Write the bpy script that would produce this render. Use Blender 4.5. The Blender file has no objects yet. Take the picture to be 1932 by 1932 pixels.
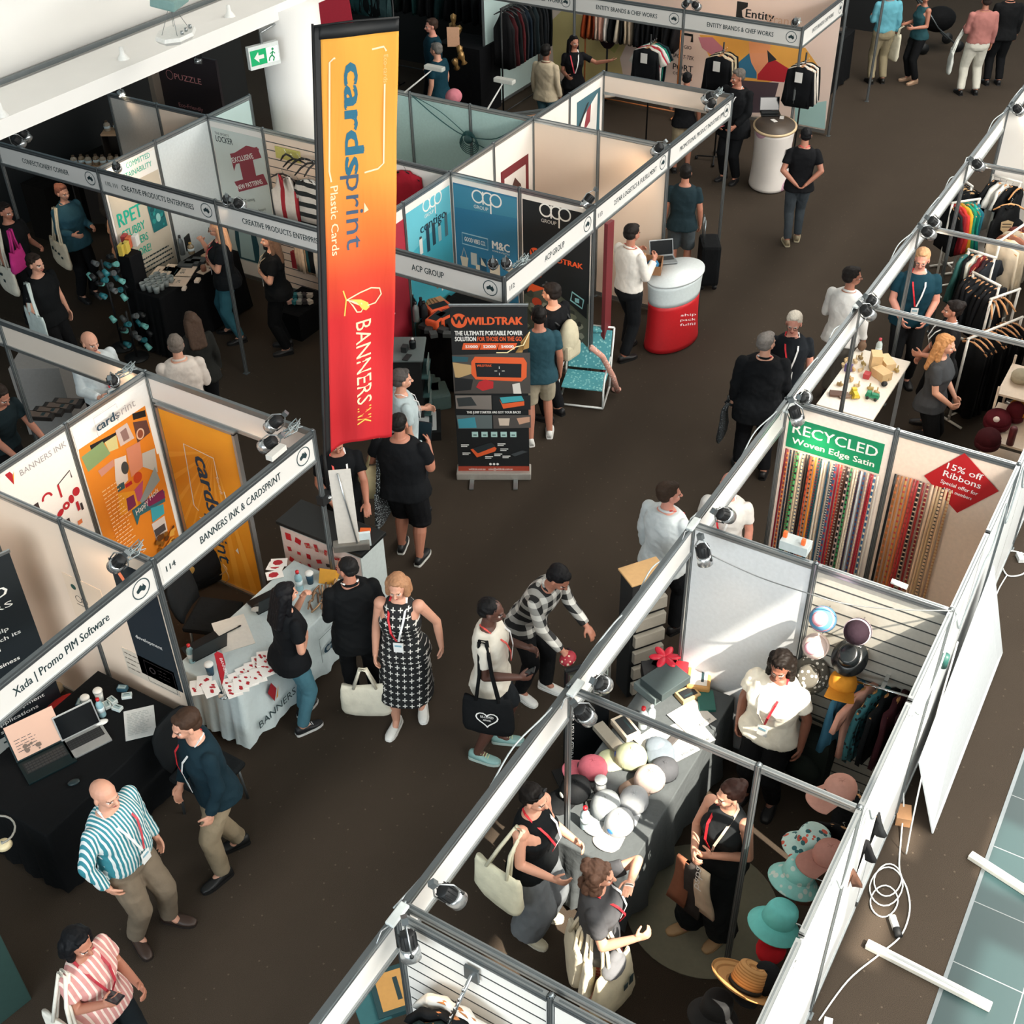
import bpy,bmesh,math,random
from math import sin,cos,pi,radians,sqrt
from mathutils import Vector,Matrix,noise
import numpy as np
random.seed(7)
SC=bpy.context.scene
COL=SC.collection
FPX=2311.37
CR=((0.51432949,-0.85738108,-0.01904884),(-0.54284442,-0.3082875,-0.7812034),(0.6639165,0.4121365,-0.62398589))
CAMZ=8.4657
cam=bpy.data.cameras.new('camera');cam.sensor_width=36;cam.lens=FPX/1932*36;cam.clip_end=200
camo=bpy.data.objects.new('camera',cam);COL.objects.link(camo)
r_,d_,f_=[Vector(v)for v in CR]
camo.matrix_world=Matrix.Translation((0,0,CAMZ))@Matrix((r_,-d_,-f_)).transposed().to_4x4()
SC.camera=camo
SC.view_settings.view_transform='Standard';SC.view_settings.look='None'
SC.view_settings.gamma=1;SC.view_settings.use_curve_mapping=False
SC.view_settings.exposure=0.0
w=bpy.data.worlds.new('world');SC.world=w;w.use_nodes=True
w.node_tree.nodes['Background'].inputs[0].default_value=(0.70,0.93,1.0,1)
w.node_tree.nodes['Background'].inputs[1].default_value=0.30
SUN_D=Vector((0.25,0.75,-1.0))
def sun():
 l=bpy.data.lights.new('sun','SUN');l.energy=17.0;l.angle=radians(0.5);l.color=(1.0,.90,.76)
 o=bpy.data.objects.new('sun',l);COL.objects.link(o)
 o.rotation_euler=(-SUN_D).to_track_quat('Z','Y').to_euler();o.location=(0,-8,20)
sun()
def area(name,loc,tgt,sx,sy,e,c):
 l=bpy.data.lights.new(name,'AREA');l.shape='RECTANGLE';l.size=sx;l.size_y=sy;l.energy=e;l.color=c
 o=bpy.data.objects.new(name,l);COL.objects.link(o);o.location=loc
 o.rotation_euler=(Vector(loc)-Vector(tgt)).to_track_quat('Z','Y').to_euler()
area('window_light',(11,-6.5,8.0),(11,5,0),24,5,2000,(1.0,.96,.90))
area('floor_strip_fill',(9,-2.4,6.5),(9,-.3,0),26,1.2,1500,(1.0,.96,.88))  # added fill lamp, brightens the floor strip outside the back wall
area('skylight_glow',(22,3,11.5),(20,5,0),12,8,2000,(1.0,.94,.86))
area('camera_side_fill',(-9,2,5.5),(12,6,1.5),10,6,1500,(.88,.96,1.0))  # added fill lamp behind the camera, whitens panels that face it
def P(px,py,z=0.0):
 """where a sight line through the photograph meets the height z (objects stand on known heights)"""
 a=(px-966)/FPX;b=(py-966)/FPX
 wv=[CR[0][i]*a+CR[1][i]*b+CR[2][i]for i in range(3)]
 t=(z-CAMZ)/wv[2]
 return Vector((t*wv[0],t*wv[1],z))
MATS={}
def lin(c):
 c=c/255.0
 return c/12.92 if c<=.04045 else((c+.055)/1.055)**2.4
def rgb(h):
 h=h.lstrip('#');return tuple(lin(int(h[i:i+2],16))for i in(0,2,4))
def M(col,rough=.65,metal=0.,kind='',emit=0.,sc=30.,var=.10):
 key=(col,rough,metal,kind,emit,sc,var)
 if key in MATS:return MATS[key]
 m=bpy.data.materials.new('mat_%s_%s'%(kind or 'plain',col.strip('#')));m.use_nodes=True
 nt=m.node_tree;N=nt.nodes;L=nt.links;b=N['Principled BSDF']
 c=rgb(col);b.inputs['Roughness'].default_value=rough;b.inputs['Metallic'].default_value=metal
 b.inputs['Base Color'].default_value=(*c,1)
 tc=N.new('ShaderNodeTexCoord');nz=N.new('ShaderNodeTexNoise');nz.inputs['Scale'].default_value=sc
 nz.inputs['Detail'].default_value=2
 L.new(tc.outputs['Object'],nz.inputs['Vector'])
 mx=N.new('ShaderNodeMixRGB');L.new(nz.outputs['Fac'],mx.inputs[0])
 mx.inputs[1].default_value=(*[max(0,x*(1-var))for x in c],1);mx.inputs[2].default_value=(*[min(1,x*(1+var))for x in c],1)
 out=mx.outputs[0]
 def stripe(axis,scale,c2,lo,hi):
  sp=N.new('ShaderNodeSeparateXYZ');L.new(tc.outputs['Object'],sp.inputs[0])
  mu=N.new('ShaderNodeMath');mu.operation='MULTIPLY';mu.inputs[1].default_value=scale;L.new(sp.outputs[axis],mu.inputs[0])
  fr=N.new('ShaderNodeMath');fr.operation='FRACT';L.new(mu.outputs[0],fr.inputs[0])
  gt=N.new('ShaderNodeMath');gt.operation='LESS_THAN';gt.inputs[1].default_value=lo;L.new(fr.outputs[0],gt.inputs[0])
  m2=N.new('ShaderNodeMixRGB');L.new(gt.outputs[0],m2.inputs[0]);L.new(hi,m2.inputs[1]);m2.inputs[2].default_value=(*rgb(c2),1)
  return m2.outputs[0],gt.outputs[0]
 if kind.startswith('stripe'):
  _,ax,s,fr,c2=kind.split(':')
  out,_=stripe(int(ax),float(s),c2,float(fr),out)
 if kind.startswith('check'):
  _,s,c2=kind.split(':')
  out,_=stripe(0,float(s),c2,.45,out);a2,_=stripe(2,float(s),c2,.45,mx.outputs[0])
  m3=N.new('ShaderNodeMixRGB');m3.inputs[0].default_value=.5;L.new(out,m3.inputs[1]);L.new(a2,m3.inputs[2]);out=m3.outputs[0]
 if kind.startswith('cross'):
  _,s,c2=kind.split(':');s=float(s)
  sp=N.new('ShaderNodeSeparateXYZ');L.new(tc.outputs['Object'],sp.inputs[0])
  def cell(ax,off):
   a=N.new('ShaderNodeMath');a.operation='MULTIPLY_ADD';a.inputs[1].default_value=s;a.inputs[2].default_value=off;L.new(sp.outputs[ax],a.inputs[0])
   f=N.new('ShaderNodeMath');f.operation='FRACT';L.new(a.outputs[0],f.inputs[0])
   g=N.new('ShaderNodeMath');g.operation='SUBTRACT';g.inputs[1].default_value=.5;L.new(f.outputs[0],g.inputs[0])
   h=N.new('ShaderNodeMath');h.operation='ABSOLUTE';L.new(g.outputs[0],h.inputs[0]);return h.outputs[0]
  def lt(v,t):
   a=N.new('ShaderNodeMath');a.operation='LESS_THAN';a.inputs[1].default_value=t;L.new(v,a.inputs[0]);return a.outputs[0]
  def op(o_,a,b_):
   n=N.new('ShaderNodeMath');n.operation=o_;L.new(a,n.inputs[0]);L.new(b_,n.inputs[1]);return n.outputs[0]
  x,z=cell(0,0.),cell(2,0.)
  v=op('MAXIMUM',op('MULTIPLY',lt(x,.32),lt(z,.07)),op('MULTIPLY',lt(z,.32),lt(x,.07)))
  m2=N.new('ShaderNodeMixRGB');L.new(v,m2.inputs[0]);L.new(out,m2.inputs[1]);m2.inputs[2].default_value=(*rgb(c2),1);out=m2.outputs[0]
 if kind.startswith('spots'):
  parts=kind.split(':');s=float(parts[1])
  for i,c2 in enumerate(parts[2:]):
   vo=N.new('ShaderNodeTexVoronoi');vo.inputs['Scale'].default_value=s*(1+.37*i)
   mp=N.new('ShaderNodeMapping');mp.inputs['Location'].default_value=(i*3.3,i*1.7,i*2.2);L.new(tc.outputs['Object'],mp.inputs[0]);L.new(mp.outputs[0],vo.inputs['Vector'])
   gt=N.new('ShaderNodeMath');gt.operation='LESS_THAN';gt.inputs[1].default_value=.33;L.new(vo.outputs['Distance'],gt.inputs[0])
   m2=N.new('ShaderNodeMixRGB');L.new(gt.outputs[0],m2.inputs[0]);L.new(out,m2.inputs[1]);m2.inputs[2].default_value=(*rgb(c2),1);out=m2.outputs[0]
 if kind=='carpet':
  vo=N.new('ShaderNodeTexVoronoi');vo.inputs['Scale'].default_value=9;vo.inputs['Randomness'].default_value=.35;L.new(tc.outputs['Object'],vo.inputs['Vector'])
  gt=N.new('ShaderNodeMath');gt.operation='LESS_THAN';gt.inputs[1].default_value=.075;L.new(vo.outputs['Distance'],gt.inputs[0])
  n2=N.new('ShaderNodeTexNoise');n2.inputs['Scale'].default_value=260;L.new(tc.outputs['Object'],n2.inputs['Vector'])
  rp=N.new('ShaderNodeMixRGB');rp.blend_type='MULTIPLY';rp.inputs[0].default_value=1;L.new(out,rp.inputs[1])
  cr=N.new('ShaderNodeMapRange');cr.inputs['From Min'].default_value=.3;cr.inputs['From Max'].default_value=.7;cr.inputs['To Min'].default_value=.4;cr.inputs['To Max'].default_value=1.6
  L.new(n2.outputs['Fac'],cr.inputs[0]);L.new(cr.outputs[0],rp.inputs[2]);out=rp.outputs[0]
  m2=N.new('ShaderNodeMixRGB');L.new(gt.outputs[0],m2.inputs[0]);L.new(out,m2.inputs[1]);m2.inputs[2].default_value=(*[min(1,x*2.0)for x in c],1);out=m2.outputs[0]
  bp=N.new('ShaderNodeBump');bp.inputs['Strength'].default_value=.5;bp.inputs['Distance'].default_value=.005;L.new(n2.outputs['Fac'],bp.inputs['Height']);L.new(bp.outputs[0],b.inputs['Normal'])
 if kind=='tile':
  br=N.new('ShaderNodeTexBrick');L.new(tc.outputs['Object'],br.inputs['Vector']);br.offset=0;br.inputs['Scale'].default_value=1
  br.inputs['Brick Width'].default_value=.6;br.inputs['Row Height'].default_value=.6;br.inputs['Mortar Size'].default_value=.004
  br.inputs['Mortar'].default_value=(.2,.22,.22,1);L.new(mx.outputs[0],br.inputs['Color1'])
  br.inputs['Color2'].default_value=(*[x*.8 for x in c],1);out=br.outputs[0]
 if kind=='grad':
  pass
 L.new(out,b.inputs['Base Color'])
 if emit:
  b.inputs['Emission Color'].default_value=(*c,1);b.inputs['Emission Strength'].default_value=emit
 if kind=='glass':
  b.inputs['Transmission Weight'].default_value=1;b.inputs['IOR'].default_value=1.1
 if kind=='fabric' or kind=='carpet':b.inputs['Specular IOR Level'].default_value=.15
 if kind=='fabric':
  n2=N.new('ShaderNodeTexNoise');n2.inputs['Scale'].default_value=9;n2.inputs['Detail'].default_value=3;L.new(tc.outputs['Object'],n2.inputs['Vector'])
  bp=N.new('ShaderNodeBump');bp.inputs['Strength'].default_value=.6;bp.inputs['Distance'].default_value=.02;L.new(n2.outputs['Fac'],bp.inputs['Height']);L.new(bp.outputs[0],b.inputs['Normal'])
 MATS[key]=m
 return m
def MF(col,rough=.85):return M(col,rough,0,'fabric',sc=12,var=.16)
ALU=M('#a9aeb0',.32,.85,sc=8);ALUD=M('#767d80',.38,.8,sc=8)
WHITE=M('#dad8d4',.5,sc=6,var=.03);PANEL=M('#e6e2dc',.55,sc=3,var=.03);BLACK=M('#0e1012',.6);CHROME=M('#d8dadb',.12,1.0)
WOOD=M('#b98a58',.55,sc=14,var=.25)
class MB:
 def __init__(s):s.v=[];s.f=[];s.mi=[];s.mats=[];s.sm=[]
 def mat(s,m):
  if m not in s.mats:s.mats.append(m)
  return s.mats.index(m)
 def add(s,vs,fs,m,smooth=False,X=None):
  n=len(s.v);i=s.mat(m)
  for v in vs:
   v=Vector(v)if len(v)==3 else Vector((v[0],v[1],0))
   s.v.append(X@v if X else v)
  for f in fs:s.f.append([n+k for k in f]);s.mi.append(i);s.sm.append(smooth)
  return s
 def box(s,c,d,m,X=None,bev=0):
  x,y,z=d[0]/2,d[1]/2,d[2]/2;T=Matrix.Translation(c)
  if X is not None:T=X@T
  if bev<=0:
   vs=[(a,b,e)for a in(-x,x)for b in(-y,y)for e in(-z,z)]
   s.add(vs,[(0,1,3,2),(4,6,7,5),(0,4,5,1),(2,3,7,6),(0,2,6,4),(1,5,7,3)],m,X=T);return s
  bm=bmesh.new();bmesh.ops.create_cube(bm,size=1)
  for v in bm.verts:v.co=Vector((v.co.x*d[0],v.co.y*d[1],v.co.z*d[2]))
  bmesh.ops.bevel(bm,geom=bm.edges[:],offset=bev,segments=2,affect='EDGES',profile=.6)
  bm.verts.index_update();s.add([v.co for v in bm.verts],[[v.index for v in f.verts]for f in bm.faces],m,False,T);bm.free();return s
 def ring(s,pts,rad,m,n=8,cap=True,smooth=True,closed=False):
  """tube along points, rad number or list"""
  pts=[Vector(p)for p in pts];k=len(pts);rad=rad if isinstance(rad,(list,tuple))else[rad]*k
  vs=[];up=None
  for i,p in enumerate(pts):
   if closed:t=pts[(i+1)%k]-pts[i-1]
   else:t=pts[min(i+1,k-1)]-pts[max(i-1,0)]
   t.normalize()
   if up is None:
    up=Vector((0,0,1))if abs(t.z)<.9 else Vector((1,0,0))
   a=(up-t*up.dot(t)).normalized();b=t.cross(a);up=a
   for j in range(n):
    an=2*pi*j/n;vs.append(p+(a*cos(an)+b*sin(an))*rad[i])
  fs=[]
  for i in range(k if closed else k-1):
   i2=(i+1)%k
   for j in range(n):fs.append((i*n+j,i*n+(j+1)%n,i2*n+(j+1)%n,i2*n+j))
  if cap and not closed:fs.append(tuple(range(n-1,-1,-1)));fs.append(tuple((k-1)*n+j for j in range(n)))
  s.add(vs,fs,m,smooth);return s
 def cyl(s,p0,p1,r0,m,r1=None,n=14,smooth=True):
  return s.ring([p0,p1],[r0,r0 if r1 is None else r1],m,n,True,smooth)
 def lathe(s,prof,m,n=20,X=None,smooth=True):
  vs=[];fs=[];k=len(prof)
  for r,z in prof:
   for j in range(n):vs.append((r*cos(2*pi*j/n),r*sin(2*pi*j/n),z))
  for i in range(k-1):
   for j in range(n):fs.append((i*n+j,i*n+(j+1)%n,(i+1)*n+(j+1)%n,(i+1)*n+j))
  if prof[0][0]>1e-4:fs.append(tuple(range(n-1,-1,-1)))
  if prof[-1][0]>1e-4:fs.append(tuple((k-1)*n+j for j in range(n)))
  s.add(vs,fs,m,smooth,X);return s
 def ell(s,c,r,m,X=None,nu=14,nv=9):
  T=Matrix.Translation(c)
  if X is not None:T=T@X.to_4x4()
  vs=[];fs=[]
  for i in range(1,nv):
   a=pi*i/nv
   for j in range(nu):b=2*pi*j/nu;vs.append((r[0]*sin(a)*cos(b),r[1]*sin(a)*sin(b),-r[2]*cos(a)))
  vs+=[(0,0,-r[2]),(0,0,r[2])];B=(nv-1)*nu
  for i in range(nv-2):
   for j in range(nu):fs.append((i*nu+j,i*nu+(j+1)%nu,(i+1)*nu+(j+1)%nu,(i+1)*nu+j))
  for j in range(nu):fs.append((B,(j+1)%nu,j));fs.append((B+1,(nv-2)*nu+j,(nv-2)*nu+(j+1)%nu))
  s.add(vs,fs,m,True,T);return s
 def loft(s,rings,m,smooth=True,cap=True):
  """rings of equal count"""
  n=len(rings[0]);vs=[p for r in rings for p in r];fs=[]
  for i in range(len(rings)-1):
   for j in range(n):fs.append((i*n+j,i*n+(j+1)%n,(i+1)*n+(j+1)%n,(i+1)*n+j))
  if cap:fs.append(tuple(range(n-1,-1,-1)));fs.append(tuple((len(rings)-1)*n+j for j in range(n)))
  s.add(vs,fs,m,smooth);return s
 def prism(s,poly,h,m,X=None):
  n=len(poly);vs=[(x,y,0)for x,y in poly]+[(x,y,h)for x,y in poly]
  fs=[tuple(range(n-1,-1,-1)),tuple(range(n,2*n))]+[(j,(j+1)%n,n+(j+1)%n,n+j)for j in range(n)]
  s.add(vs,fs,m,False,X);return s
 def mesh(s,name):
  me=bpy.data.meshes.new(name);me.from_pydata([tuple(v)for v in s.v],[],s.f)
  for m in s.mats:me.materials.append(m)
  me.polygons.foreach_set('material_index',s.mi);me.polygons.foreach_set('use_smooth',s.sm);me.update();return me
 def build(s,name,parent=None,loc=None,rz=None,X=None):
  o=bpy.data.objects.new(name,s.mesh(name));COL.objects.link(o)
  if parent:o.parent=parent
  if X is not None:o.matrix_local=X
  if loc is not None:o.location=loc
  if rz is not None:o.rotation_euler=(0,0,rz)
  return o
def tag(o,label=None,cat=None,group=None,kind=None):
 if label:o['label']=label
 if cat:o['category']=cat
 if group:o['group']=group
 if kind:o['kind']=kind
 return o
def empty(name,loc=(0,0,0),rz=0,label=None,cat=None,group=None,X=None):
 o=bpy.data.objects.new(name,None);COL.objects.link(o);o.empty_display_size=.1
 if X is not None:o.matrix_world=X
 else:o.location=loc;o.rotation_euler=(0,0,rz)
 return tag(o,label,cat,group)
def dup(root,loc=None,rz=None,label=None,group=None,X=None):
 r=root.copy();COL.objects.link(r)
 if X is not None:r.matrix_world=X
 if loc is not None:r.location=loc
 if rz is not None:r.rotation_euler=(0,0,rz)
 if label:r['label']=label
 if group:r['group']=group
 for ch in list(root.children):
  c=ch.copy();COL.objects.link(c);c.parent=r
  for g in list(ch.children):
   d=g.copy();COL.objects.link(d);d.parent=c
 return r
TXT={}
def text_geo(txt,bold=0.,shear=0.):
 k=(txt,bold,shear)
 if k in TXT:return TXT[k]
 c=bpy.data.curves.new('t','FONT');c.body=txt;c.size=1;c.resolution_u=2;c.offset=bold;c.shear=shear;c.fill_mode='FRONT'
 o=bpy.data.objects.new('t',c);COL.objects.link(o)
 me=o.to_mesh()
 vs=[v.co.copy()for v in me.vertices];fs=[tuple(p.vertices)for p in me.polygons]
 o.to_mesh_clear();bpy.data.objects.remove(o);bpy.data.curves.remove(c)
 if vs:
  x0=min(v.x for v in vs);x1=max(v.x for v in vs)
 else:x0=x1=0
 TXT[k]=(vs,fs,x0,x1);return TXT[k]
AUS=[(-.92,.1),(-.6,.35),(-.35,.45),(-.2,.72),(.1,.78),(.15,.5),(.4,.4),(.5,.85),(.62,.45),(.8,.1),(.92,-.2),(.75,-.55),(.5,-.75),(.25,-.6),(.05,-.35),(-.3,-.35),(-.6,-.55),(-.85,-.4)]
class Art:
 """flat artwork in one mesh: x right, y up, each layer a hair in front of the last"""
 def __init__(s,w,h,base,t=.004):
  s.w,s.h=w,h;s.b=MB();s.z=.0012;s.b.box((w/2,h/2,-t/2),(w,h,t),base)
 def put(s,vs,fs,m,dz=None):
  s.b.add([(v[0],v[1],s.z)for v in vs],fs,m);s.z+=.00025
 def poly(s,pts,m):s.put(pts,[tuple(range(len(pts)))],m);return s
 def rect(s,x,y,w,h,m,a=0):
  c,n=cos(radians(a)),sin(radians(a));cx,cy=x+w/2,y+h/2
  return s.poly([(cx+c*u-n*v,cy+n*u+c*v)for u,v in((-w/2,-h/2),(w/2,-h/2),(w/2,h/2),(-w/2,h/2))],m)
 def ell(s,x,y,rx,ry,m,n=24,a=0):
  c,q=cos(radians(a)),sin(radians(a));return s.poly([(x+c*rx*cos(2*pi*i/n)-q*ry*sin(2*pi*i/n),y+q*rx*cos(2*pi*i/n)+c*ry*sin(2*pi*i/n))for i in range(n)],m)
 def line(s,pts,wd,m,closed=False):
  n=len(pts);vs=[];P2=[Vector((p[0],p[1]))for p in pts]
  for i in range(n):
   if closed:t=P2[(i+1)%n]-P2[i-1]
   else:t=P2[min(n-1,i+1)]-P2[max(0,i-1)]
   t.normalize();q=Vector((-t.y,t.x))*wd/2;vs+=[tuple(P2[i]+q),tuple(P2[i]-q)]
  fs=[(2*i,2*i+1,2*((i+1)%n)+1,2*((i+1)%n))for i in range(n if closed else n-1)]
  s.put(vs,fs,m);return s
 def ringc(s,x,y,r,wd,m,a0=0,a1=360,n=28):
  return s.line([(x+r*cos(radians(a0+(a1-a0)*i/n)),y+r*sin(radians(a0+(a1-a0)*i/n)))for i in range(n+(0 if a1-a0>=360 else 1))],wd,m,a1-a0>=360)
 def text(s,t,x,y,size,m,a=0,bold=0.,w=None,al='l',shear=0.,sy=1.):
  vs,fs,x0,x1=text_geo(t,0.,shear);sx=size
  if w:sx=w/max(1e-6,x1-x0)
  ox={'l':-x0,'c':-(x0+x1)/2,'r':-x1}[al];c,q=cos(radians(a)),sin(radians(a))
  for d in((-bold,0),(bold,0),(0,bold*.6))if bold else((0,0),):s.put([(x+c*(v.x+ox+d[0])*sx-q*(v.y+d[1])*size*sy,y+q*(v.x+ox+d[0])*sx+c*(v.y+d[1])*size*sy)for v in vs],fs,m)
  return s
 def aus(s,x,y,r,m,ring=True,mr=None):
  if ring:s.ringc(x,y,r,r*.12,mr or m)
  return s.poly([(x+u*r*.62,y+v*r*.55)for u,v in AUS],m)
 def place(s,name,o,u,v,parent=None):
  o,u,v=Vector(o),Vector(u).normalized(),Vector(v).normalized();n=u.cross(v)
  X=Matrix((u,v,n)).transposed().to_4x4();X.translation=o
  if parent:X=parent.matrix_basis.inverted()@X
  return s.b.build(name,parent,X=X)
INK=M('#1b3236',.6);NAVY=M('#123a4d',.6);RED=M('#b3161c',.55);ORA=M('#e8862a',.6);TEAL=M('#17a58e',.6);WHT=M('#eceae6',.55,var=.03)
def struct(name,b,**k):return tag(b.build(name,**k),kind='structure')
b=MB();b.box((14,9.93,-.02),(44,20,.04),M('#3b332b',.95,kind='carpet',sc=2));struct('floor_carpet',b)
b=MB();b.box((14,-3.53,-.02),(44,6.9,.04),M('#22393b',.4,kind='tile',sc=3));struct('floor_tiles',b)
b=MB();b.box((14,-.075,.002),(44,.03,.012),ALUD);struct('trim_1',b)
CW=M('#f2f0ec',.6,sc=3,var=.02)
b=MB();b.box((8,11.95,3.5),(18,.8,.2),CW);b.box((8,12.7,3.42),(18,.9,.3),CW)
b.box((8,12.45,3.62),(18,.05,.05),ALUD)
struct('trim_2',b)
b=MB();n=14;rings=[]
for i in range(n+1):
 t=i/n;y=12.52+3.2*(1-cos(t*1.1));z=3.55+7.5*sin(t*1.25);rings.append([Vector((-1,y,z)),Vector((16.9,y,z)),Vector((16.9,y+.2,z)),Vector((-1,y+.2,z))])
b.loft(rings,CW);struct('wall_back',b)
b=MB();b.box((8,15.9,2.9),(18,.2,.75),M('#c9d4d3',.6));b.box((8,16.2,1.2),(18,.1,2.4),M('#16191a',.8));struct('wall_left',b)
b=MB();b.lathe([(.43,0),(.43,3.5)],CW,40);struct('trim_3',b,loc=(13.35,11.72,0))
b=MB();b.box((27,14,2.5),(.2,14,5),M('#101315',.8));struct('wall_far',b)
RZ=12.;RM=M('#cfcdc8',.7);ox,oy=SUN_D.x*RZ,SUN_D.y*RZ
def gobo_piece(x0,x1,y0,y1):b.box(((x0+x1)/2,(y0+y1)/2,RZ+.1),(x1-x0,y1-y0,.2),RM)
b=MB()
def slab_with_holes(xs,ys,holes):
 for i in range(len(xs)-1):
  for j in range(len(ys)-1):
   cx,cy=(xs[i]+xs[i+1])/2,(ys[j]+ys[j+1])/2
   if not any(h[0]<cx<h[1]and h[2]<cy<h[3]for h in holes):gobo_piece(xs[i],xs[i+1],ys[j],ys[j+1])
H=[(3.3,4.85,.9,2.95),(4.85,5.7,.9,3.55),(5.85,7.75,1.1,3.35),(6.75,7.5,-1.2,-.06),(5.45,6.3,-1.5,-.26),(5.6,6.2,.25,.62),(6.7,7.05,.3,.6)]  # openings traced back along the sun to land the wanted sunlight patches
H=[(a-ox,c-ox,d-oy,e-oy)for a,c,d,e in H]
xs=sorted(set([-8,36]+[h[0]for h in H]+[h[1]for h in H]));ys=sorted(set([-12.,22.]+[h[2]for h in H]+[h[3]for h in H]))
slab_with_holes(xs,ys,H);struct('sun_gobo_ceiling',b)  # unseen slab added to block the sun except through the shaped openings
HT=2.4
XR=[3.03+2.01*k for k in range(9)];YF,YB=2.71,.70
def post_mesh():
 b=MB();b.cyl((0,0,0),(0,0,HT),.022,ALU,n=8,smooth=False)
 for k in range(8):
  a=pi/4*k;b.box((.02*cos(a),.02*sin(a),HT/2),(.010,.006,HT),ALUD,X=None)
 b.box((0,0,.004),(.07,.07,.008),ALUD);b.cyl((0,0,HT),(0,0,HT+.012),.016,ALUD,n=8);return b.mesh('post')
PM=post_mesh()
def post(x,y,lab):
 o=bpy.data.objects.new('upright_post',PM);COL.objects.link(o);o.location=(x,y,0)
 return tag(o,lab,'post','aluminium posts of the stall frames')
def seg(a,c):
 a,c=Vector(a),Vector(c);L=(c-a).length;ang=math.atan2(c.y-a.y,c.x-a.x);return(a+c)/2,L,ang
def rail(a,c,lab,z=HT):
 m,L,an=seg(a,c);b=MB();b.box((0,0,-.0),(L-.045,.035,.05),ALU);b.box((0,0,.027),(L-.05,.012,.004),ALUD);b.box((0,0,0),(L-.1,.037,.012),ALUD)
 return tag(b.build('top_rail',loc=(m.x,m.y,z-.028),rz=an),lab,'rail','aluminium top rails of the stalls')
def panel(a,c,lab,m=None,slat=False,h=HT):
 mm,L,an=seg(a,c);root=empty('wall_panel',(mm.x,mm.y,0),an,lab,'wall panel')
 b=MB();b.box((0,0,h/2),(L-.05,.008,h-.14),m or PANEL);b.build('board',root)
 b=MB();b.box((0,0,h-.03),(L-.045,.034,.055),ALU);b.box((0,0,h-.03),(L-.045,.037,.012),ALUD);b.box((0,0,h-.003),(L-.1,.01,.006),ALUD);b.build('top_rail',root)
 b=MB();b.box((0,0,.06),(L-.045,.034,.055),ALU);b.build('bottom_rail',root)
 if slat:
  b=MB();k=0
  while .16+k*.115<h-.12:
   b.box((0,0,.16+k*.115),(L-.06,.0105,.012),M('#3a3d3d',.5));k+=1
  b.build('slat_groove',root)
 return root
def fascia(a,c,lab,txt=None,num=None,em=True,side=1,x=None,sz=.105,bold=.02,emx=None,back='#d8d6d2',ems=1.,tw=None):
 """board between two posts; side=1: face on the right of the direction a->c (a is left when read)"""
 a,c=Vector((*a,0)),Vector((*c,0));u=(c-a).normalized();L=(c-a).length
 an=math.atan2(u.y,u.x);mid=(a+c)/2
 root=empty('fascia_board',(mid.x,mid.y,0),an,lab,'fascia board')
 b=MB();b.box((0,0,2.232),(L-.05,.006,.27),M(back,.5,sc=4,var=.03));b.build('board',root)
 for z,d in((HT-.03,.055),(2.09,.035)):
  b=MB();b.box((0,0,z),(L-.045,.034,d),ALUD if z>2.2 else ALU);b.box((0,-.0175,z),(L-.05,.004,.008),ALU);b.build('frame_rail',root)
 if txt or em:
  art=Art(L-.1,.2,M(back,.5,sc=4,var=.03),t=.001)
  if txt:art.text(txt,(L-.1)/2 if x is None else x,.06,sz,INK,bold=bold,al='c',w=tw)
  if num:art.text(num,.05,.065,.08,INK,bold=.015,w=.2 if len(num)>3 else None)
  if em:art.aus(L-.1-.12 if emx is None else emx,.1,.085,INK,mr=M('#33484c',.6))
  o=a+u*.05-Vector((-u.y,u.x,0))*.0045;o.z=2.13
  X=Matrix.Translation((-L/2+.05,-.0045,2.132))@Matrix(((1,0,0),(0,0,-1),(0,1,0))).to_4x4()
  art.b.build('lettering',root,X=X)
 return root
names_r=['at the bottom of the photo','by the cap table','at the corner of the white panel','by the ribbon wall','by the white display table','by the clothes racks','beyond the clothes racks','at the far end']
for i,x in enumerate(XR[:8]):post(x,YF,'aluminium front post of the right-hand stalls, '+names_r[i])
post(XR[0]+.07,YF,'second aluminium post close beside the front corner post at the bottom')
for i,x in enumerate(XR):post(x,YB,'aluminium back wall post of the right-hand stalls, %s'%(['at the bottom','behind the bucket hats','at the end of the slatted cap wall','at the end of the ribbon wall','behind the white table stall','behind the clothes racks','behind the furthest racks','near the far corner','beyond the frame edge'][i]))
post(XR[1],1.35,'aluminium post in the middle of the hat stall, by the smiling woman')
for i,(x,t)in enumerate([(XR[0],'slatted panels at the bottom'),(XR[2],'white and slatted panels'),(XR[3],'ribbon panels')]):post(x,1.71,'aluminium post joining the two '+t)
XL=[4.60,6.57];YA=[6.1,8.09,10.08,12.02,13.87];XA=[9.78,11.79,13.80,15.82]
for x,y,t in[(4.60,6.1,'at the front corner between the two left stalls'),(6.57,6.1,'at the outer corner of the stall with the orange banner'),(6.57,8.09,'at the back corner of the stall with the orange banner'),(6.57,10.1,'at the far left end of the blank fascia'),(5.58,8.09,'between the two poster panels on the left'),(4.60,8.09,'at the back of the left partition'),(4.6,7.1,'in the middle of the left partition'),(3.6,8.09,'behind the dark banner at the left edge')]:
 post(x,y,'aluminium post '+t)
for y,t in zip(YA,['front corner of the power stall','behind the tall flag','under the blank end of the name board','beside the cream poster','at the left edge']):post(XA[0],y,'aluminium front post of the middle stalls, '+t)
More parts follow.
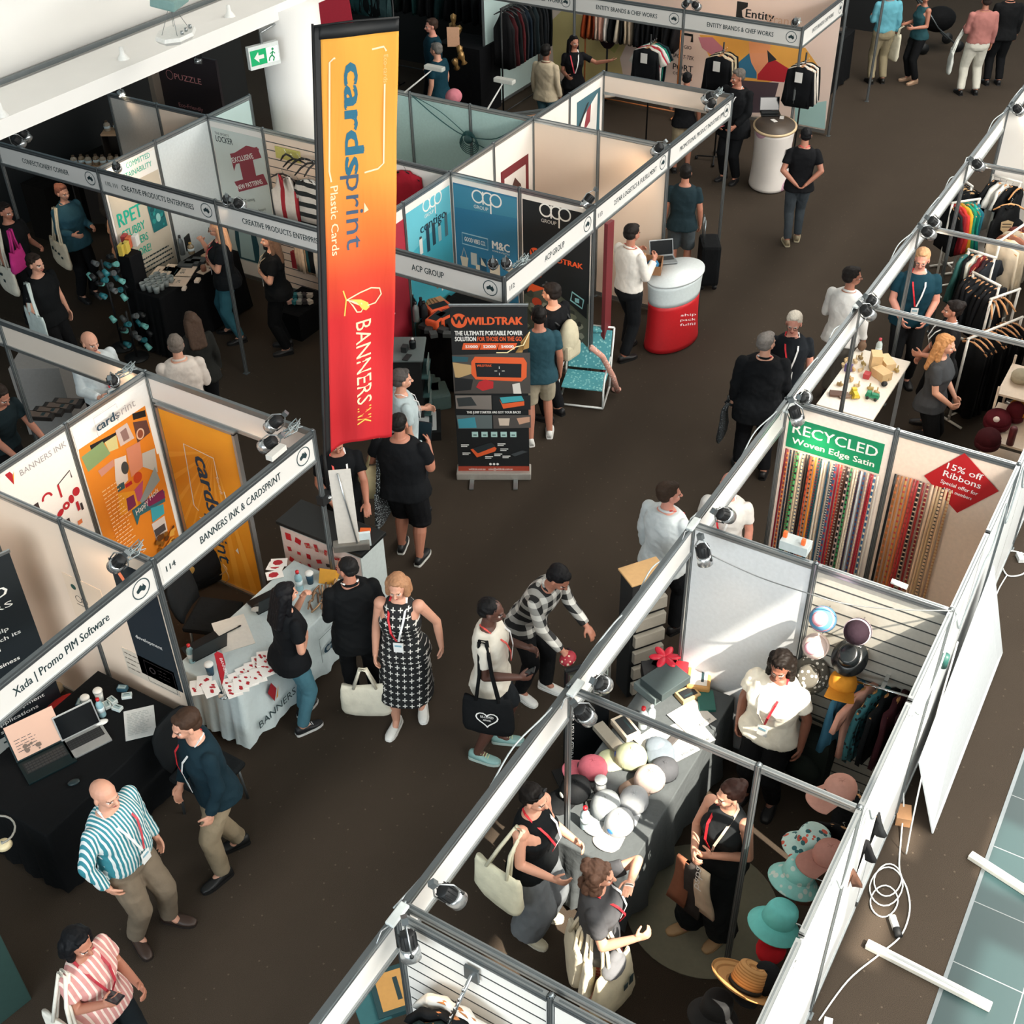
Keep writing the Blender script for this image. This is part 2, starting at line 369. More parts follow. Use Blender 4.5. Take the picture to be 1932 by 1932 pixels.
for x,y,t in[(XA[1],6.1,'between the power stall and the next stall'),(XA[2],6.1,'between the two peach stalls'),(XA[3],6.1,'free corner post by the round counter aisle'),(XA[1],8.09,'at the back corner of the blue panel'),(XA[2],8.09,'at the back corner by the maroon poster'),(XA[3],8.09,'behind the product poster'),(XA[1],7.1,'between the blue and the black panel'),(XA[2],7.1,'between two peach panels'),(XA[0]+1,8.09,'between crimson and cyan panels'),(XA[1]+1,8.09,'in the white wall of the maroon posters'),(XA[2]+1,8.09,'left of the product poster'),(XA[1],10.08,'behind the hanging jerseys'),(XA[1],11.05,'beside the new patterns poster'),(XA[1],12.02,'at the back corner of the cream poster wall'),(XA[0]+1,12.02,'between the cream poster and blank panel'),(12.66,12.02,'against the round column'),(XA[1],12.94,'in the back wall of the sweets stall'),(XA[1],YA[4],'at the far corner of the sweets stall'),(XA[2],9.08,'with the coiled cable'),(XA[2],10.08,'at the left of the teal wall')]:
 post(x,y,'aluminium post '+t)
for i,(t)in enumerate(['over the two women and the slatted stall','over the stall of caps and hats','over the stall of ribbons','over the empty aisle side of the ribbon stall','over the clothes stall entrance','over the far clothes racks','beyond the clothes racks','at the top right']):
 if i+1<len(XR):fascia((XR[i],YF),(XR[i+1],YF),'blank white fascia board of the right-hand stalls '+['nearest the bottom of the photo','beside the cap stall','in front of the ribbon stall','beside the white display table','beside the clothes racks','beside the far racks','second from the top right','furthest at the top right'][i],em=False,side=-1)
fascia((XR[0]-2.0,YF),(XR[0]-.02,YF),'blank white fascia board running out of the bottom of the photo',em=False)
for i in range(8):
 for k in range(2):
  x0=XR[i]+1.005*k
  panel((x0,YB),(x0+1.005,YB),'white back wall panel %s of the %s stall in the right-hand row'%(['nearer half','further half'][k],['bottom slatted','hat and cap','ribbon','white table','clothes rack','second clothes rack','third clothes','furthest'][i]),m=M('#d4d5d4',.45,sc=3,var=.02),slat=False)
for k in range(2):panel((XR[0]-1-k,YB),(XR[0]-k,YB),'white back wall panel at the very bottom edge, %s'%['second from the corner','next to the corner'][k-1],m=M('#e8e8e6',.45))
panel((XR[0],1.71),(XR[0],YF),'slatted white panel with a clothes arm at the bottom of the photo',slat=True)
panel((XR[0],YB),(XR[0],1.71),'plain white panel at the bottom edge beside the slatted one')
rail((XR[0]+.07,YB),(XR[0]+.07,YF),'second top rail beside the slatted panel at the bottom')
rail((XR[1],1.35),(XR[1],YF),'longer rail crossing over the cap table')
rail((XR[1],YB),(XR[1],1.35),'short rail from the middle post to the back wall over the hats')
panel((XR[2],1.71),(XR[2],YF),'blank white panel with a patch of sunlight beside the cap wall',m=M('#ccd0d3',.5))
panel((XR[2],YB),(XR[2],1.71),'white slatted panel hung with caps',slat=True,m=M('#b5b1a6',.5))
panel((XR[3],1.71),(XR[3],YF),'white panel carrying the green recycled sign',m=M('#f0e2d6',.5))
panel((XR[3],YB),(XR[3],1.71),'cream panel carrying the red diamond sign',m=M('#f0d8c4',.5))
rail((XR[4],YB),(XR[4],YF),'rail over the blond woman and the white table')
rail((XR[5],YB),(XR[5],YF),'rail over the nearer clothes racks')
rail((XR[6],YB),(XR[6],YF),'rail over the far clothes racks')
panel((XR[7],YB),(XR[7],1.71),'blank white panel closing the clothes stall, near the edge')
panel((XR[7],1.71),(XR[7],YF),'blank white panel closing the clothes stall, near the aisle')
PEACH=M('#ead4c0',.55,sc=3,var=.04)
fascia((XL[0],6.1),(XL[1],6.1),'white name board reading BANNERS INK & CARDSPRINT','BANNERS INK & CARDSPRINT','114',x=.94,tw=1.0)
fascia((2.55,6.1),(XL[0],6.1),'white name board reading Xada | Promo PIM Software','Xada | Promo PIM Software',x=1.04,sz=.11,tw=.9)
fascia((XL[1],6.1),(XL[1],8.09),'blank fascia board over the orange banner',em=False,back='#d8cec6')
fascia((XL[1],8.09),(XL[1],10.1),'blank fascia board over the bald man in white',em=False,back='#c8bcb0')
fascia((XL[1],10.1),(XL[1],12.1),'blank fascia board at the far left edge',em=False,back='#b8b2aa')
panel((5.58,8.09),(XL[1],8.09),'panel behind the orange card poster',m=PANEL)
panel((4.60,8.09),(5.58,8.09),'panel behind the red product poster',m=PANEL)
panel((3.6,8.09),(4.60,8.09),'panel at the left edge behind the dark banner',m=PEACH)
panel((2.6,8.09),(3.6,8.09),'furthest left panel at the frame edge',m=PEACH)
panel((4.6,7.1),(4.6,8.09),'partition panel between the left stalls, back half',m=PEACH)
panel((4.6,6.1),(4.6,7.1),'partition panel between the left stalls, front half',m=PEACH)
fascia((XA[0],8.09),(XA[0],6.1),'white name board reading ACP GROUP left of the corner','ACP GROUP',x=.97,tw=.42)
fascia((XA[0],6.1),(XA[1],6.1),'white name board reading ACP GROUP right of the corner','ACP GROUP','112',x=1.02,tw=.44)
fascia((XA[1],6.1),(XA[2],6.1),'white name board reading 2STAR LOGISTICS & FULFILLMENT','2STAR LOGISTICS & FULFILLMENT','113',x=1.03,sz=.09,tw=1.16)
fascia((XA[2],6.1),(XA[3],6.1),'white name board reading PROMOTIONAL PRODUCT INDUSTRIES','PROMOTIONAL PRODUCT INDUSTRIES (PPI)',x=1.0,sz=.085,tw=1.42)
fascia((XA[3],6.1),(XA[3],8.09),'blank peach lit fascia board at the end of the middle block',em=False,back='#e6d5c6')
fascia((XA[0],10.08),(XA[0],8.09),'white name board reading CREATIVE PRODUCTS ENTERPRISES, partly behind the flag','CREATIVE PRODUCTS ENTERPRISES',x=.93,sz=.1,tw=1.19,emx=1.78)
fascia((XA[0],12.02),(XA[0],10.08),'white name board reading CREATIVE PRODUCTS ENTERPRISES beside stand number 110','CREATIVE PRODUCTS ENTERPRISES','110, 111',x=.92,sz=.1,tw=1.19,emx=1.72)
fascia((XA[0],13.87),(XA[0],12.02),'white name board reading CONFECTIONERY CORNER','CONFECTIONERY CORNER',x=.82,sz=.095,tw=.85)
TEA=M('#b8cfcd',.55,sc=3,var=.04)
panel((XA[0],8.09),(XA[0]+1,8.09),'panel behind the crimson poster');panel((XA[0]+1,8.09),(XA[1],8.09),'panel behind the cyan drink bottle poster')
panel((XA[1],8.09),(XA[1]+1,8.09),'white panel left of the maroon poster');panel((XA[1]+1,8.09),(XA[2],8.09),'white panel behind the large maroon poster')
panel((XA[2],8.09),(XA[2]+1,8.09),'plain white panel left of the product poster');panel((XA[2]+1,8.09),(XA[3],8.09),'white panel behind the notebook poster')
panel((XA[1],8.09),(XA[1],7.1),'panel behind the blue tote bag poster');panel((XA[1],7.1),(XA[1],6.1),'panel behind the black power poster')
panel((XA[2],8.09),(XA[2],7.1),'plain peach panel, left of two in the second stall',m=PEACH);panel((XA[2],7.1),(XA[2],6.1),'plain peach panel, right of two in the second stall',m=PEACH)
panel((XA[1],10.08),(XA[1],9.08),'pale panel behind the hanging jerseys',m=PANEL);panel((XA[1],9.08),(XA[1],8.09),'pale panel behind the red jacket',m=PANEL)
panel((XA[1],11.05),(XA[1],10.08),'slatted panel behind the jerseys and hangers',slat=True,m=PEACH)
panel((XA[1],12.02),(XA[1],11.05),'panel behind the new patterns poster')
panel((XA[0],12.02),(XA[0]+1,12.02),'panel behind the cream poster');panel((XA[0]+1,12.02),(XA[1],12.02),'blank pale blue panel right of the cream poster',m=M('#d3dadb',.5))
panel((XA[1],12.02),(12.66,12.02),'short panel running up to the round column',m=TEA)
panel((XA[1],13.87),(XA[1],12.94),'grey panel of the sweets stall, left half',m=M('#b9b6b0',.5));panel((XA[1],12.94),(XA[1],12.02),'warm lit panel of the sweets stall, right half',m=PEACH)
panel((XA[2],10.08),(XA[2],9.08),'teal panel behind the flag',m=M('#a9c6c2',.5));panel((XA[2],9.08),(XA[2],8.09),'teal panel with cables looped in front',m=M('#a9c6c2',.5))
panel((XA[2],11.05),(XA[2],10.08),'teal panel mostly hidden by the flag',m=M('#a9c6c2',.5))
panel((15.2,9.9),(16.1,9.1),'low peach counter front behind the white wall',m=M('#e8b596',.6),h=1.6)
XE=19.0;YE=[6.27,8.28,10.3,12.15];XEB=20.95
fascia((XE,YE[1]),(XE,YE[0]),'white name board reading ENTITY BRANDS & CHEF WORKS by the round counter','ENTITY BRANDS & CHEF WORKS',x=.93,sz=.1,tw=1.13)
fascia((XE,YE[2]),(XE,YE[1]),'white name board reading ENTITY BRANDS & CHEF WORKS above the waving woman','ENTITY BRANDS & CHEF WORKS',x=.93,sz=.1,tw=1.13)
fascia((XE,YE[3]),(XE,YE[2]),'white name board cut off by the top edge, ending in CHEF WORKS','BRANDS & CHEF WORKS',x=1.1,sz=.1,tw=.95)
fascia((XE,YE[0]),(XEB,YE[0]),'white name board on the side of the brand stall','ENTITY BRANDS & CHEF WORKS',x=.9,sz=.09,tw=1.0)
for y,t in zip(YE,['corner post of the brand stall by the round counter','post of the brand stall beside the hanging polo shirts','post of the brand stall in front of the waving woman','post at the left end of the brand stall']):post(XE,y,'aluminium '+t)
post(XEB,YE[0]-.06,'aluminium post at the end of the printed wall')
post(22.9,6.15,'thin aluminium post alone behind the man in the blue shirt')
for k in range(6):
 y1=YE[3]-.98*k;panel((XEB+.02,y1),(XEB+.02,y1-.98),'panel of the printed brand wall, %s from the left'%['first','second','third','fourth','fifth','sixth'][k],m=M('#e0cfc4',.55))
panel((XE,YE[3]),(XEB,YE[3]),'pale teal side wall of the brand stall',m=TEA)
def onp(px,py,axis,val):
 a=(px-966)/FPX;b=(py-966)/FPX
 wv=[CR[0][i]*a+CR[1][i]*b+CR[2][i]for i in range(3)];o=(0,0,CAMZ);t=(val-o[axis])/wv[axis]
 return Vector([o[i]+t*wv[i]for i in range(3)])
class Wall(Art):
 """artwork on a wall: axis 0 = wall facing -x (left end has the larger y), axis 1 = wall facing -y"""
 def __init__(s,axis,val,lo,hi,z0,z1,base,t=.004):
  s.axis,s.val,s.lo,s.hi,s.z0=axis,val,lo,hi,z0
  Art.__init__(s,abs(hi-lo),z1-z0,base,t)
 def q(s,px,py):
  p=onp(px,py,s.axis,s.val)
  return((s.hi-p.y)if s.axis==0 else(p.x-s.lo),p.z-s.z0)
 def poly(s,pts,m):
  for ax,lim,sg in((0,0,1),(0,s.w,-1),(1,0,1),(1,s.h,-1)):
   out=[]
   for i in range(len(pts)):
    a,c_=pts[i-1],pts[i];da,dc=(a[ax]-lim)*sg,(c_[ax]-lim)*sg
    if da*dc<0:t=da/(da-dc);out.append((a[0]+(c_[0]-a[0])*t,a[1]+(c_[1]-a[1])*t))
    if dc>=0:out.append(c_)
   pts=out
   if len(pts)<3:return s
  return Art.poly(s,pts,m)
 def qq(s,*pts):return[s.q(*p)for p in pts]
 def poly_px(s,pts,m):return s.poly([s.q(*p)for p in pts],m)
 def put_wall(s,name,lab,cat='poster',group=None):
  off=.0082
  if s.axis==0:o=s.place(name,(s.val-off,s.hi,s.z0),(0,-1,0),(0,0,1))
  else:o=s.place(name,(s.lo,s.val-off,s.z0),(1,0,0),(0,0,1))
  return tag(o,lab,cat,group)
def lines(a,x,y,w,n,dy,m,h=.012,rag=.3,seed=0):
 r=random.Random(seed)
 for i in range(n):
  xx=x;e=x+w*(1-rag*r.random())
  while xx<e:
   l=r.uniform(.02,.06);a.rect(xx,y-i*dy,min(l,e-xx),h,m);xx+=l+.012
def blobs(a,x0,y0,x1,y1,cols,n,s0,s1,seed=1):
 r=random.Random(seed)
 for i in range(n):
  x,y=r.uniform(x0,x1),r.uniform(y0,y1);s=r.uniform(s0,s1)
  s=min(s,max(.004,min(x-0.01,a.w-x-.01,y-.01,a.h-y-.01)))
  k=r.randint(5,9);a.poly([(x+s*r.uniform(.6,1)*cos(2*pi*j/k),y+s*r.uniform(.6,1)*sin(2*pi*j/k))for j in range(k)],r.choice(cols))
def c(h,r=.6):return M(h,r,sc=6,var=.04)
a=Wall(1,8.09,4.64,5.55,.15,2.3,WHT)
RD=c('#b01e2a');DK=c('#33292a');GY=c('#9b9494');PK=c('#d98f8f')
x,y=a.q(22,905);a.poly([(x,y-.05),(x-.05,y+.08),(x-.03,y+.15),(x+.02,y+.05)],RD);a.poly([(x,y-.05),(x+.04,y+.07),(x+.015,y+.03)],c('#e4a51e'))
x,y=a.q(38,898);a.text('BANNERS INK',x,y,.085,GY,w=.52)
a.rect(.2,1.62,.12,.10,GY);a.rect(.215,1.66,.09,.05,RD);a.rect(.36,1.64,.08,.07,DK);a.rect(.37,1.61,.06,.02,DK)
a.ringc(.54,1.68,.05,.022,RD,0,180);a.line([(.68,1.6),(.68,1.74),(.84,1.8),(.84,1.72)],.012,DK);a.rect(.67,1.6,.022,.14,RD)
a.ell(.62,1.46,.045,.03,RD,a=30);a.ell(.70,1.49,.04,.04,RD);a.ell(.70,1.49,.014,.014,WHT);a.ell(.77,1.52,.03,.045,RD);a.ell(.84,1.56,.04,.045,RD)
a.rect(.50,1.38,.035,.10,RD);a.rect(.38,1.33,.04,.06,RD);a.rect(.58,1.3,.11,.06,DK);a.rect(.6,1.32,.07,.02,PK);a.rect(.8,1.36,.03,.1,RD);a.rect(.84,1.34,.025,.08,DK)
a.ringc(.6,1.16,.05,.012,RD,20,190);a.rect(.76,1.22,.05,.045,c('#d97b4a'));a.rect(.76,1.04,.03,.08,RD)
for i in range(5):
 for j in range(6):a.rect(.08+.16*i,.2+.13*j,.05+.03*((i+j)%3),.04+.03*((i*j)%2),[RD,RD,DK,PK][(i+2*j)%4],a=10*((i*3+j)%4))
a.put_wall('poster','white poster of small red promotional products on the left stall wall')
a=Wall(1,8.09,5.62,6.53,.1,2.3,WHT)
a.poly_px([(147,848),(272,765),(332,1005),(332,1120),(190,1120)],c('#dc8524'))
a.poly([(0.02,0),(.87,0),(.87,1.4),(.03,1.5)],c('#dc8524'))
a.poly_px([(168,840),(217,815),(219,824),(170,848)],BLACK)
a.poly_px([(152,862),(192,832),(207,855),(165,890)],c('#7f9a6a'));a.poly_px([(196,834),(218,820),(222,845),(205,852)],c('#cbc58a'))
a.poly_px([(216,812),(238,797),(252,826),(226,842)],c('#c9b9b4'));a.poly_px([(225,815),(236,806),(243,826),(232,833)],c('#8c6f6a'))
a.poly_px([(248,780),(272,773),(274,785),(250,792)],BLACK);a.poly_px([(249,796),(275,792),(282,815),(258,835)],c('#5d3b35'));x,y=a.q(263,818);a.ell(x,y,.05,.06,c('#d8b8a0'));a.ell(x,y,.035,.045,c('#8a4b35'))
a.poly_px([(183,888),(212,866),(214,878),(190,899)],c('#c98f7f'));a.poly_px([(214,866),(236,858),(240,905),(222,925),(216,905)],c('#d9d2cc'));x,y=a.q(234,882);a.ell(x,y,.045,.07,c('#3b3f41'))
a.poly_px([(236,846),(262,832),(268,880),(246,900)],c('#cf8a70'));a.poly_px([(266,855),(290,845),(296,890),(268,880)],c('#b9bdbb'))
x,y=a.q(258,900);a.ell(x,y,.055,.06,c('#c0441f'));a.poly_px([(218,915),(232,908),(234,920),(221,928)],c('#2d5560'));a.poly_px([(234,914),(246,906),(248,912),(236,920)],c('#b01e2a'))
a.poly_px([(250,925),(268,905),(266,945),(258,945)],c('#b7527a'));a.poly_px([(262,945),(290,880),(300,905),(268,950)],c('#8d9ea3'))
a.poly_px([(220,930),(252,925),(260,955),(225,972)],c('#e5a02a'));a.poly_px([(236,940),(250,932),(255,952),(240,965)],c('#7c2f5a'))
a.poly_px([(247,962),(290,930),(308,925),(310,945),(262,972),(257,990)],c('#2c6a78'));a.poly_px([(270,945),(305,922),(310,938),(280,955)],c('#7c2558'));x,y=a.q(256,972);a.text('Happy Hols',x,y,.09,WHT,a=14,shear=.3,w=.34)
a.poly_px([(282,958),(306,950),(308,968),(286,985)],c('#3aa6b9'));a.poly_px([(284,988),(308,972),(314,1000),(294,1022)],c('#d6d2cf'));a.poly_px([(288,1000),(308,986),(311,998),(292,1012)],c('#4a4648'))
lines(a,.12,1.42,.25,18,.042,c('#f0c997'),.012);lines(a,.12,.64,.32,8,.042,c('#f0c997'),.012,seed=4)
blobs(a,.55,.2,.8,.55,[c('#8a5a1c'),c('#5f3b18'),c('#e8b04c')],18,.02,.06)
x,y=a.q(177,812);a.text('cards',x,y,.13,NAVY,bold=.03,w=.27);x,y=a.q(213,786);a.text('print',x,y,.12,GY,w=.24);
x0,y0=a.q(178,821);x1,y1=a.q(213,771);a.line([(x0,y0),(x0-.0,y0+.2),(x0+.28,y0+.2),(x0+.28,y0+.15)],.004,GY)
a.put_wall('poster','white and orange poster of printed cards with a small blue wordmark')
a=Wall(0,4.6,6.15,6.62,.9,2.2,c('#121f29'));a.rect(.1,.95,.05,.3,c('#c8765a'),a=28);a.rect(.12,1.05,.14,.04,c('#e8c9a8'),a=40);a.text('development',.06,.45,.06,WHT,w=.3);a.put_wall('poster','dark pinned poster with an orange mark by the corner post')
a=Wall(0,4.6,6.85,7.3,1.25,1.75,c('#e6cfb8'));a.ell(.1,.38,.03,.03,c('#1c4a44'));a.ringc(.12,.25,.035,.006,DK);a.ringc(.19,.25,.035,.006,DK);a.rect(.08,.18,.16,.006,DK);a.ringc(.25,.12,.025,.006,DK);a.put_wall('paper_sheet','cream sheet with small line drawings taped to the left partition','paper')
a=Wall(0,4.6,6.2,6.8,.82,1.12,c('#cfc3b4'));a.line([(.25,.02),(.58,.02),(.58,.27),(.25,.27)],.006,DK,True);a.ringc(.33,.18,.03,.012,DK);lines(a,.4,.22,.14,3,.04,DK,.005);lines(a,.02,.25,.18,4,.06,DK,.006,seed=3);a.put_wall('paper_sheet','grey sheet with a boxed diagram low on the left partition','paper')
a=Wall(0,9.06,1.79,2.66,1.9,2.22,M('#12885c',.5,sc=4,var=.03))
a.text('RECYCLED',.435,.165,.155,WHT,al='c',w=.78,bold=.012);a.text('Woven Edge Satin',.435,.055,.09,WHT,al='c',w=.76,bold=.02);a.put_wall('sign','green rectangular sign reading RECYCLED Woven Edge Satin','sign')
pts=[(.0,.28),(.42,.48),(.60,.10),(.20,-.13)]
b=MB();b.prism([(-.31,0),(0,-.31),(.31,0),(0,.31)],.004,M('#b3181d',.5,sc=4,var=.03))
art=Art(.001,.001,WHT);art.b=MB();art.z=.0055;W2=WHT
for t,yy,s,w in[('15% off',.10,.09,.30),('Ribbons',.015,.09,.32),('Special offer for',-.06,.055,.32),('APPA members',-.125,.05,.25)]:art.text(t,0,yy,s,W2,al='c',w=w,bold=.01)
X=Matrix(((0,0,-1),(-1,0,0),(0,1,0))).to_4x4();root=empty('diamond_sign',label='red diamond sign reading 15% off Ribbons on the cream panel',cat='sign',X=Matrix.Translation((9.045,1.10,2.06))@X@Matrix.Rotation(radians(-4),4,'Z'))
b.build('board',root,X=Matrix.Rotation(radians(10),4,'Z'));art.b.build('lettering',root)
CY=c('#3fa5bb');BL=c('#2f7397');CY2=c('#62b7c8');CR1=c('#a52a3c');WT=c('#e6e6e2')
def acp(a,x,y,s,col):
 a.ringc(x-.105*s,y,.07*s,.018*s,col,0,360);a.rect(x-.045*s,y-.08*s,.018*s,.15*s,col)
 a.ringc(x+.03*s,y,.07*s,.018*s,col,40,320,24);a.ringc(x+.13*s,y,.07*s,.018*s,col,0,360);a.rect(x+.055*s,y-.17*s,.018*s,.17*s,col)
 a.text('GROUP',x-.16*s,y-.145*s,.06*s,col,w=.19*s)
a=Wall(1,8.09,XA[0]+.04,XA[0]+.98,.15,2.2,CR1);a.poly([(0,0),(.94,0),(.94,1.6),(0,1.3)],c('#8f1f30'));a.line([(.35,.9),(.5,1.1),(.62,.95)],.02,WT);a.put_wall('poster','crimson poster mostly hidden by the tall flag')
a=Wall(1,8.09,XA[0]+1.04,XA[1]-.04,.15,2.24,CY2)
a.poly([(0,0),(.93,0),(.93,1.75),(0,1.55)],CY);x,y=a.q(813,380);acp(a,x,y,1.05,WT);x,y=a.q(794,440);a.text('contigo',x-.02,y,.17,NAVY,w=.55,bold=.02)
for i,(px,py,ht,cc)in enumerate([(793,465,.2,'#d7d9d6'),(806,450,.34,'#1f3a4c'),(817,443,.26,'#26414e'),(828,440,.2,'#8fb2b8'),(840,425,.28,'#4a6a74')]):
 x,y=a.q(px,py);a.rect(x-.03,y-ht/2,.065,ht,c(cc));a.rect(x-.02,y+ht/2,.045,.03,c('#3b3f41'))
blobs(a,.5,.85,.85,1.0,[c('#c4a187'),c('#8d7564')],8,.03,.06);lines(a,.62,.95,.25,3,.08,WT,.04)
a.rect(0,0,.93,.62,c('#5d665a'));blobs(a,.05,.05,.85,.6,[c('#73806a'),c('#3f4a40'),c('#7e6d5a')],26,.04,.1,3)
for x,sk,top in[(.25,'#b58468','#d9dbd8'),(.5,'#a97a60','#b8cfd4'),(.74,'#b58468','#cfe0e4')]:a.ell(x,.36,.10,.19,c(top));a.ell(x,.58,.05,.07,c(sk));a.ell(x,.63,.055,.04,c('#2c2220'))
a.put_wall('poster','cyan poster of insulated drink bottles on the power stall wall')
a=Wall(0,XA[1],7.14,8.05,.1,2.27,BL);a.poly([(0,1.85),(.91,1.9),(.91,2.15),(0,2.15)],c('#3d829f'))
x,y=a.q(917,374);acp(a,x,y,1.1,WT);a.line([(.10,1.38),(.48,1.38),(.48,1.53),(.10,1.53)],.015,c('#9cc2d0'),True);a.text('GOOD VIBES CO.',.29,1.425,.085,WT,al='c',w=.31,bold=.03)
a.text('M&C',.67,1.42,.15,WT,al='c',w=.25,bold=.04);a.text('HOME & LIFESTYLE',.67,1.38,.03,WT,al='c',w=.25)
KH=c('#cfc4ae')
a.poly([(.06,1.2),(.18,1.2),(.16,1.06),(.08,1.06)],KH);a.line([(.08,1.2),(.12,1.33),(.16,1.2)],.008,KH)
a.rect(.22,1.12,.09,.17,c('#b9bcb4'));a.rect(.29,1.02,.06,.12,KH);a.rect(.35,1.05,.1,.2,c('#1d4c66'));a.poly([(.37,1.26),(.45,1.14),(.37,1.15)],KH)
a.poly([(.5,1.2),(.65,1.22),(.65,1.03),(.5,1.05)],KH);a.ell(.78,1.2,.08,.04,KH);a.rect(.777,1.05,.004,.14,KH)
a.poly([(0,1.0),(.1,1.0),(.3,.95),(.45,.88),(.62,.72),(.75,.52),(.9,.45),(.9,0),(0,0)],c('#c9bda9'));blobs(a,.05,.5,.55,.95,[c('#8a8478'),c('#e0d8c8'),c('#7c7468')],60,.008,.016,9)
a.poly([(0,.78),(.2,.72),(.35,.55),(.3,.35),(0,.3)],c('#9c8a76'));a.rect(.52,.92,.36,.11,NAVY);a.text('ADD YOUR LOGO',.7,.95,.06,WT,al='c',w=.32,bold=.03)
a.rect(0,0,.91,.4,c('#4c88a0'));a.ell(.3,.3,.14,.12,c('#c49d84'))
a.put_wall('poster','blue poster of tote bags and towels in the power stall')
a=Wall(0,XA[1],6.14,7.06,.1,2.27,c('#14191c'));x,y=a.q(1046,400);acp(a,x,y,1.1,WT)
a.ell(.17,1.5,.075,.075,c('#d9562a'));a.text('W',.17,1.465,.11,c('#14191c'),al='c',bold=.05);a.text('WILDTRAK',.28,1.45,.1,c('#d9562a'),w=.55,bold=.04)
a.poly([(.03,1.2),(.08,1.33),(.25,1.33),(.26,1.2),(.1,1.14)],c('#d9562a'));a.poly([(.06,1.24),(.1,1.31),(.23,1.31),(.23,1.23)],c('#22272a'));a.poly([(.05,.95),(.1,1.08),(.3,1.06),(.28,.95)],c('#d9562a'))
a.poly([(0,0),(.92,0),(.92,1.0),(.45,1.12),(0,.9)],c('#4d5349'));blobs(a,.05,.05,.85,.95,[c('#6f7563'),c('#2e342f'),c('#8b8f80'),c('#3a4138')],60,.03,.08,5)
a.poly([(.5,1.05),(.91,.8),(.91,1.35),(.6,1.3)],c('#11171a'));a.line([(.68,1.0),(.84,.93),(.86,1.05),(.70,1.12)],.022,c('#7fb6bd'),True);a.rect(.74,.99,.06,.06,c('#7fb6bd'));a.ell(.2,.85,.07,.06,c('#b8452a'))
a.put_wall('poster','black poster of orange power packs in the power stall')
def maroon(x0,x1,lab,big):
 a=Wall(1,8.09,x0,x1,.9,1.95 if big else 1.55,c('#6d1f26'));w=x1-x0
 a.rect(.08,.0,w-.16,a.h-.12,c('#d9d4ce'));
 if big:a.poly([(.15,.2),(.22,.7),(.35,.85),(.5,.7),(.58,.2)],c('#4a2a26'));a.poly([(.22,.35),(.30,.55),(.42,.5),(.40,.3)],c('#d9d4ce'));a.rect(.2,.1,.34,.14,c('#a01e24'));a.ell(.36,.62,.07,.09,c('#b58468'))
 a.put_wall('poster',lab)
maroon(12.95,13.66,'maroon framed poster of a dark figure on the white wall',True);maroon(12.35,12.72,'smaller maroon poster low beside the larger maroon one',False)
a=Wall(1,8.09,15.02,15.72,.5,2.2,c('#3d6470'));a.poly([(.1,.8),(.6,1.1),(.62,1.65),(.12,1.4)],WT);a.poly([(.2,1.2),(.4,1.3),(.42,1.55),(.3,1.5)],c('#8f3b44'));a.poly([(.05,1.35),(.3,1.6),(.36,1.6),(.08,1.3)],c('#232b2f'))
for k in range(4):a.rect(.15+.1*k,.88+.06*k,.02,.09,c('#2b5560'))
a.ell(.42,.58,.12,.1,WT);a.ell(.42,.6,.08,.05,c('#9db5ba'));a.ringc(.55,.58,.05,.02,WT);a.put_wall('poster','teal poster of a notebook and white mug in the end stall')
a=Wall(1,12.02,9.84,10.74,.25,2.3,c('#c3baa8'));a.rect(.0,1.78,.9,.27,WT);G=c('#19a88e')
x,y=a.q(238,318);a.text('COMMITTED',x,y,.1,G,w=.42,bold=.015);x,y=a.q(242,334);a.text('SUSTAINABILITY',x+.42,y,.1,G,w=.6,bold=.015,al='r')
a.text('RPET',.06,1.30,.26,G,w=.42,bold=.03);a.text('STUBBY',.08,1.12,.17,G,w=.4,bold=.02);a.text('HOLDERS',.09,.96,.15,G,w=.4,bold=.02);a.text('& MORE!',.1,.8,.15,G,w=.4,bold=.02)
a.poly([(.58,1.4),(.84,1.4),(.86,1.0),(.6,1.0)],c('#15666a'));a.ell(.73,1.17,.04,.06,c('#8fc4c0'));blobs(a,.62,1.04,.82,1.36,[c('#0e4b52'),c('#1f8a86')],10,.02,.05)
lines(a,.3,.72,.55,4,.06,INK,.02,.1,2);a.poly([(.3,.42),(.62,.46),(.58,.16),(.38,.14)],c('#1c4f60'));a.ell(.46,.44,.16,.07,c('#123847'));a.poly([(.66,.3),(.75,.5),(.84,.32)],c('#124a48'));a.text('AT CREATIVE',.4,.05,.11,INK,w=.45,bold=.01)
a.put_wall('poster','cream poster with teal RPET STUBBY HOLDERS lettering')
a=Wall(0,XA[1],11.09,11.98,.3,2.25,c('#c7d1cd'));a.text('LOCKER',.06,1.76,.12,INK,w=.3,bold=.02);a.text('THE SPORTS',.06,1.86,.05,INK,w=.25)
MR=c('#8a3340');a.poly([(.3,1.38),(.36,1.5),(.8,1.72),(.82,1.8),(.6,1.8),(.28,1.6)],MR);a.line([(.3,1.55),(.82,1.75)],.15,MR);a.line([(.3,1.15),(.86,1.38)],.15,MR);a.poly([(.45,1.2),(.7,1.32),(.68,1.65),(.42,1.55)],MR)
a.text('EXCLUSIVE',.31,1.50,.1,WT,a=20,w=.42,bold=.02);a.text('NEW PATTERNS',.32,1.11,.09,WT,a=22,w=.52,bold=.02);a.text('Training',.42,.95,.06,INK,a=20);a.text('On-field and Supporters Apparel',.2,.7,.055,INK,a=20,w=.62)
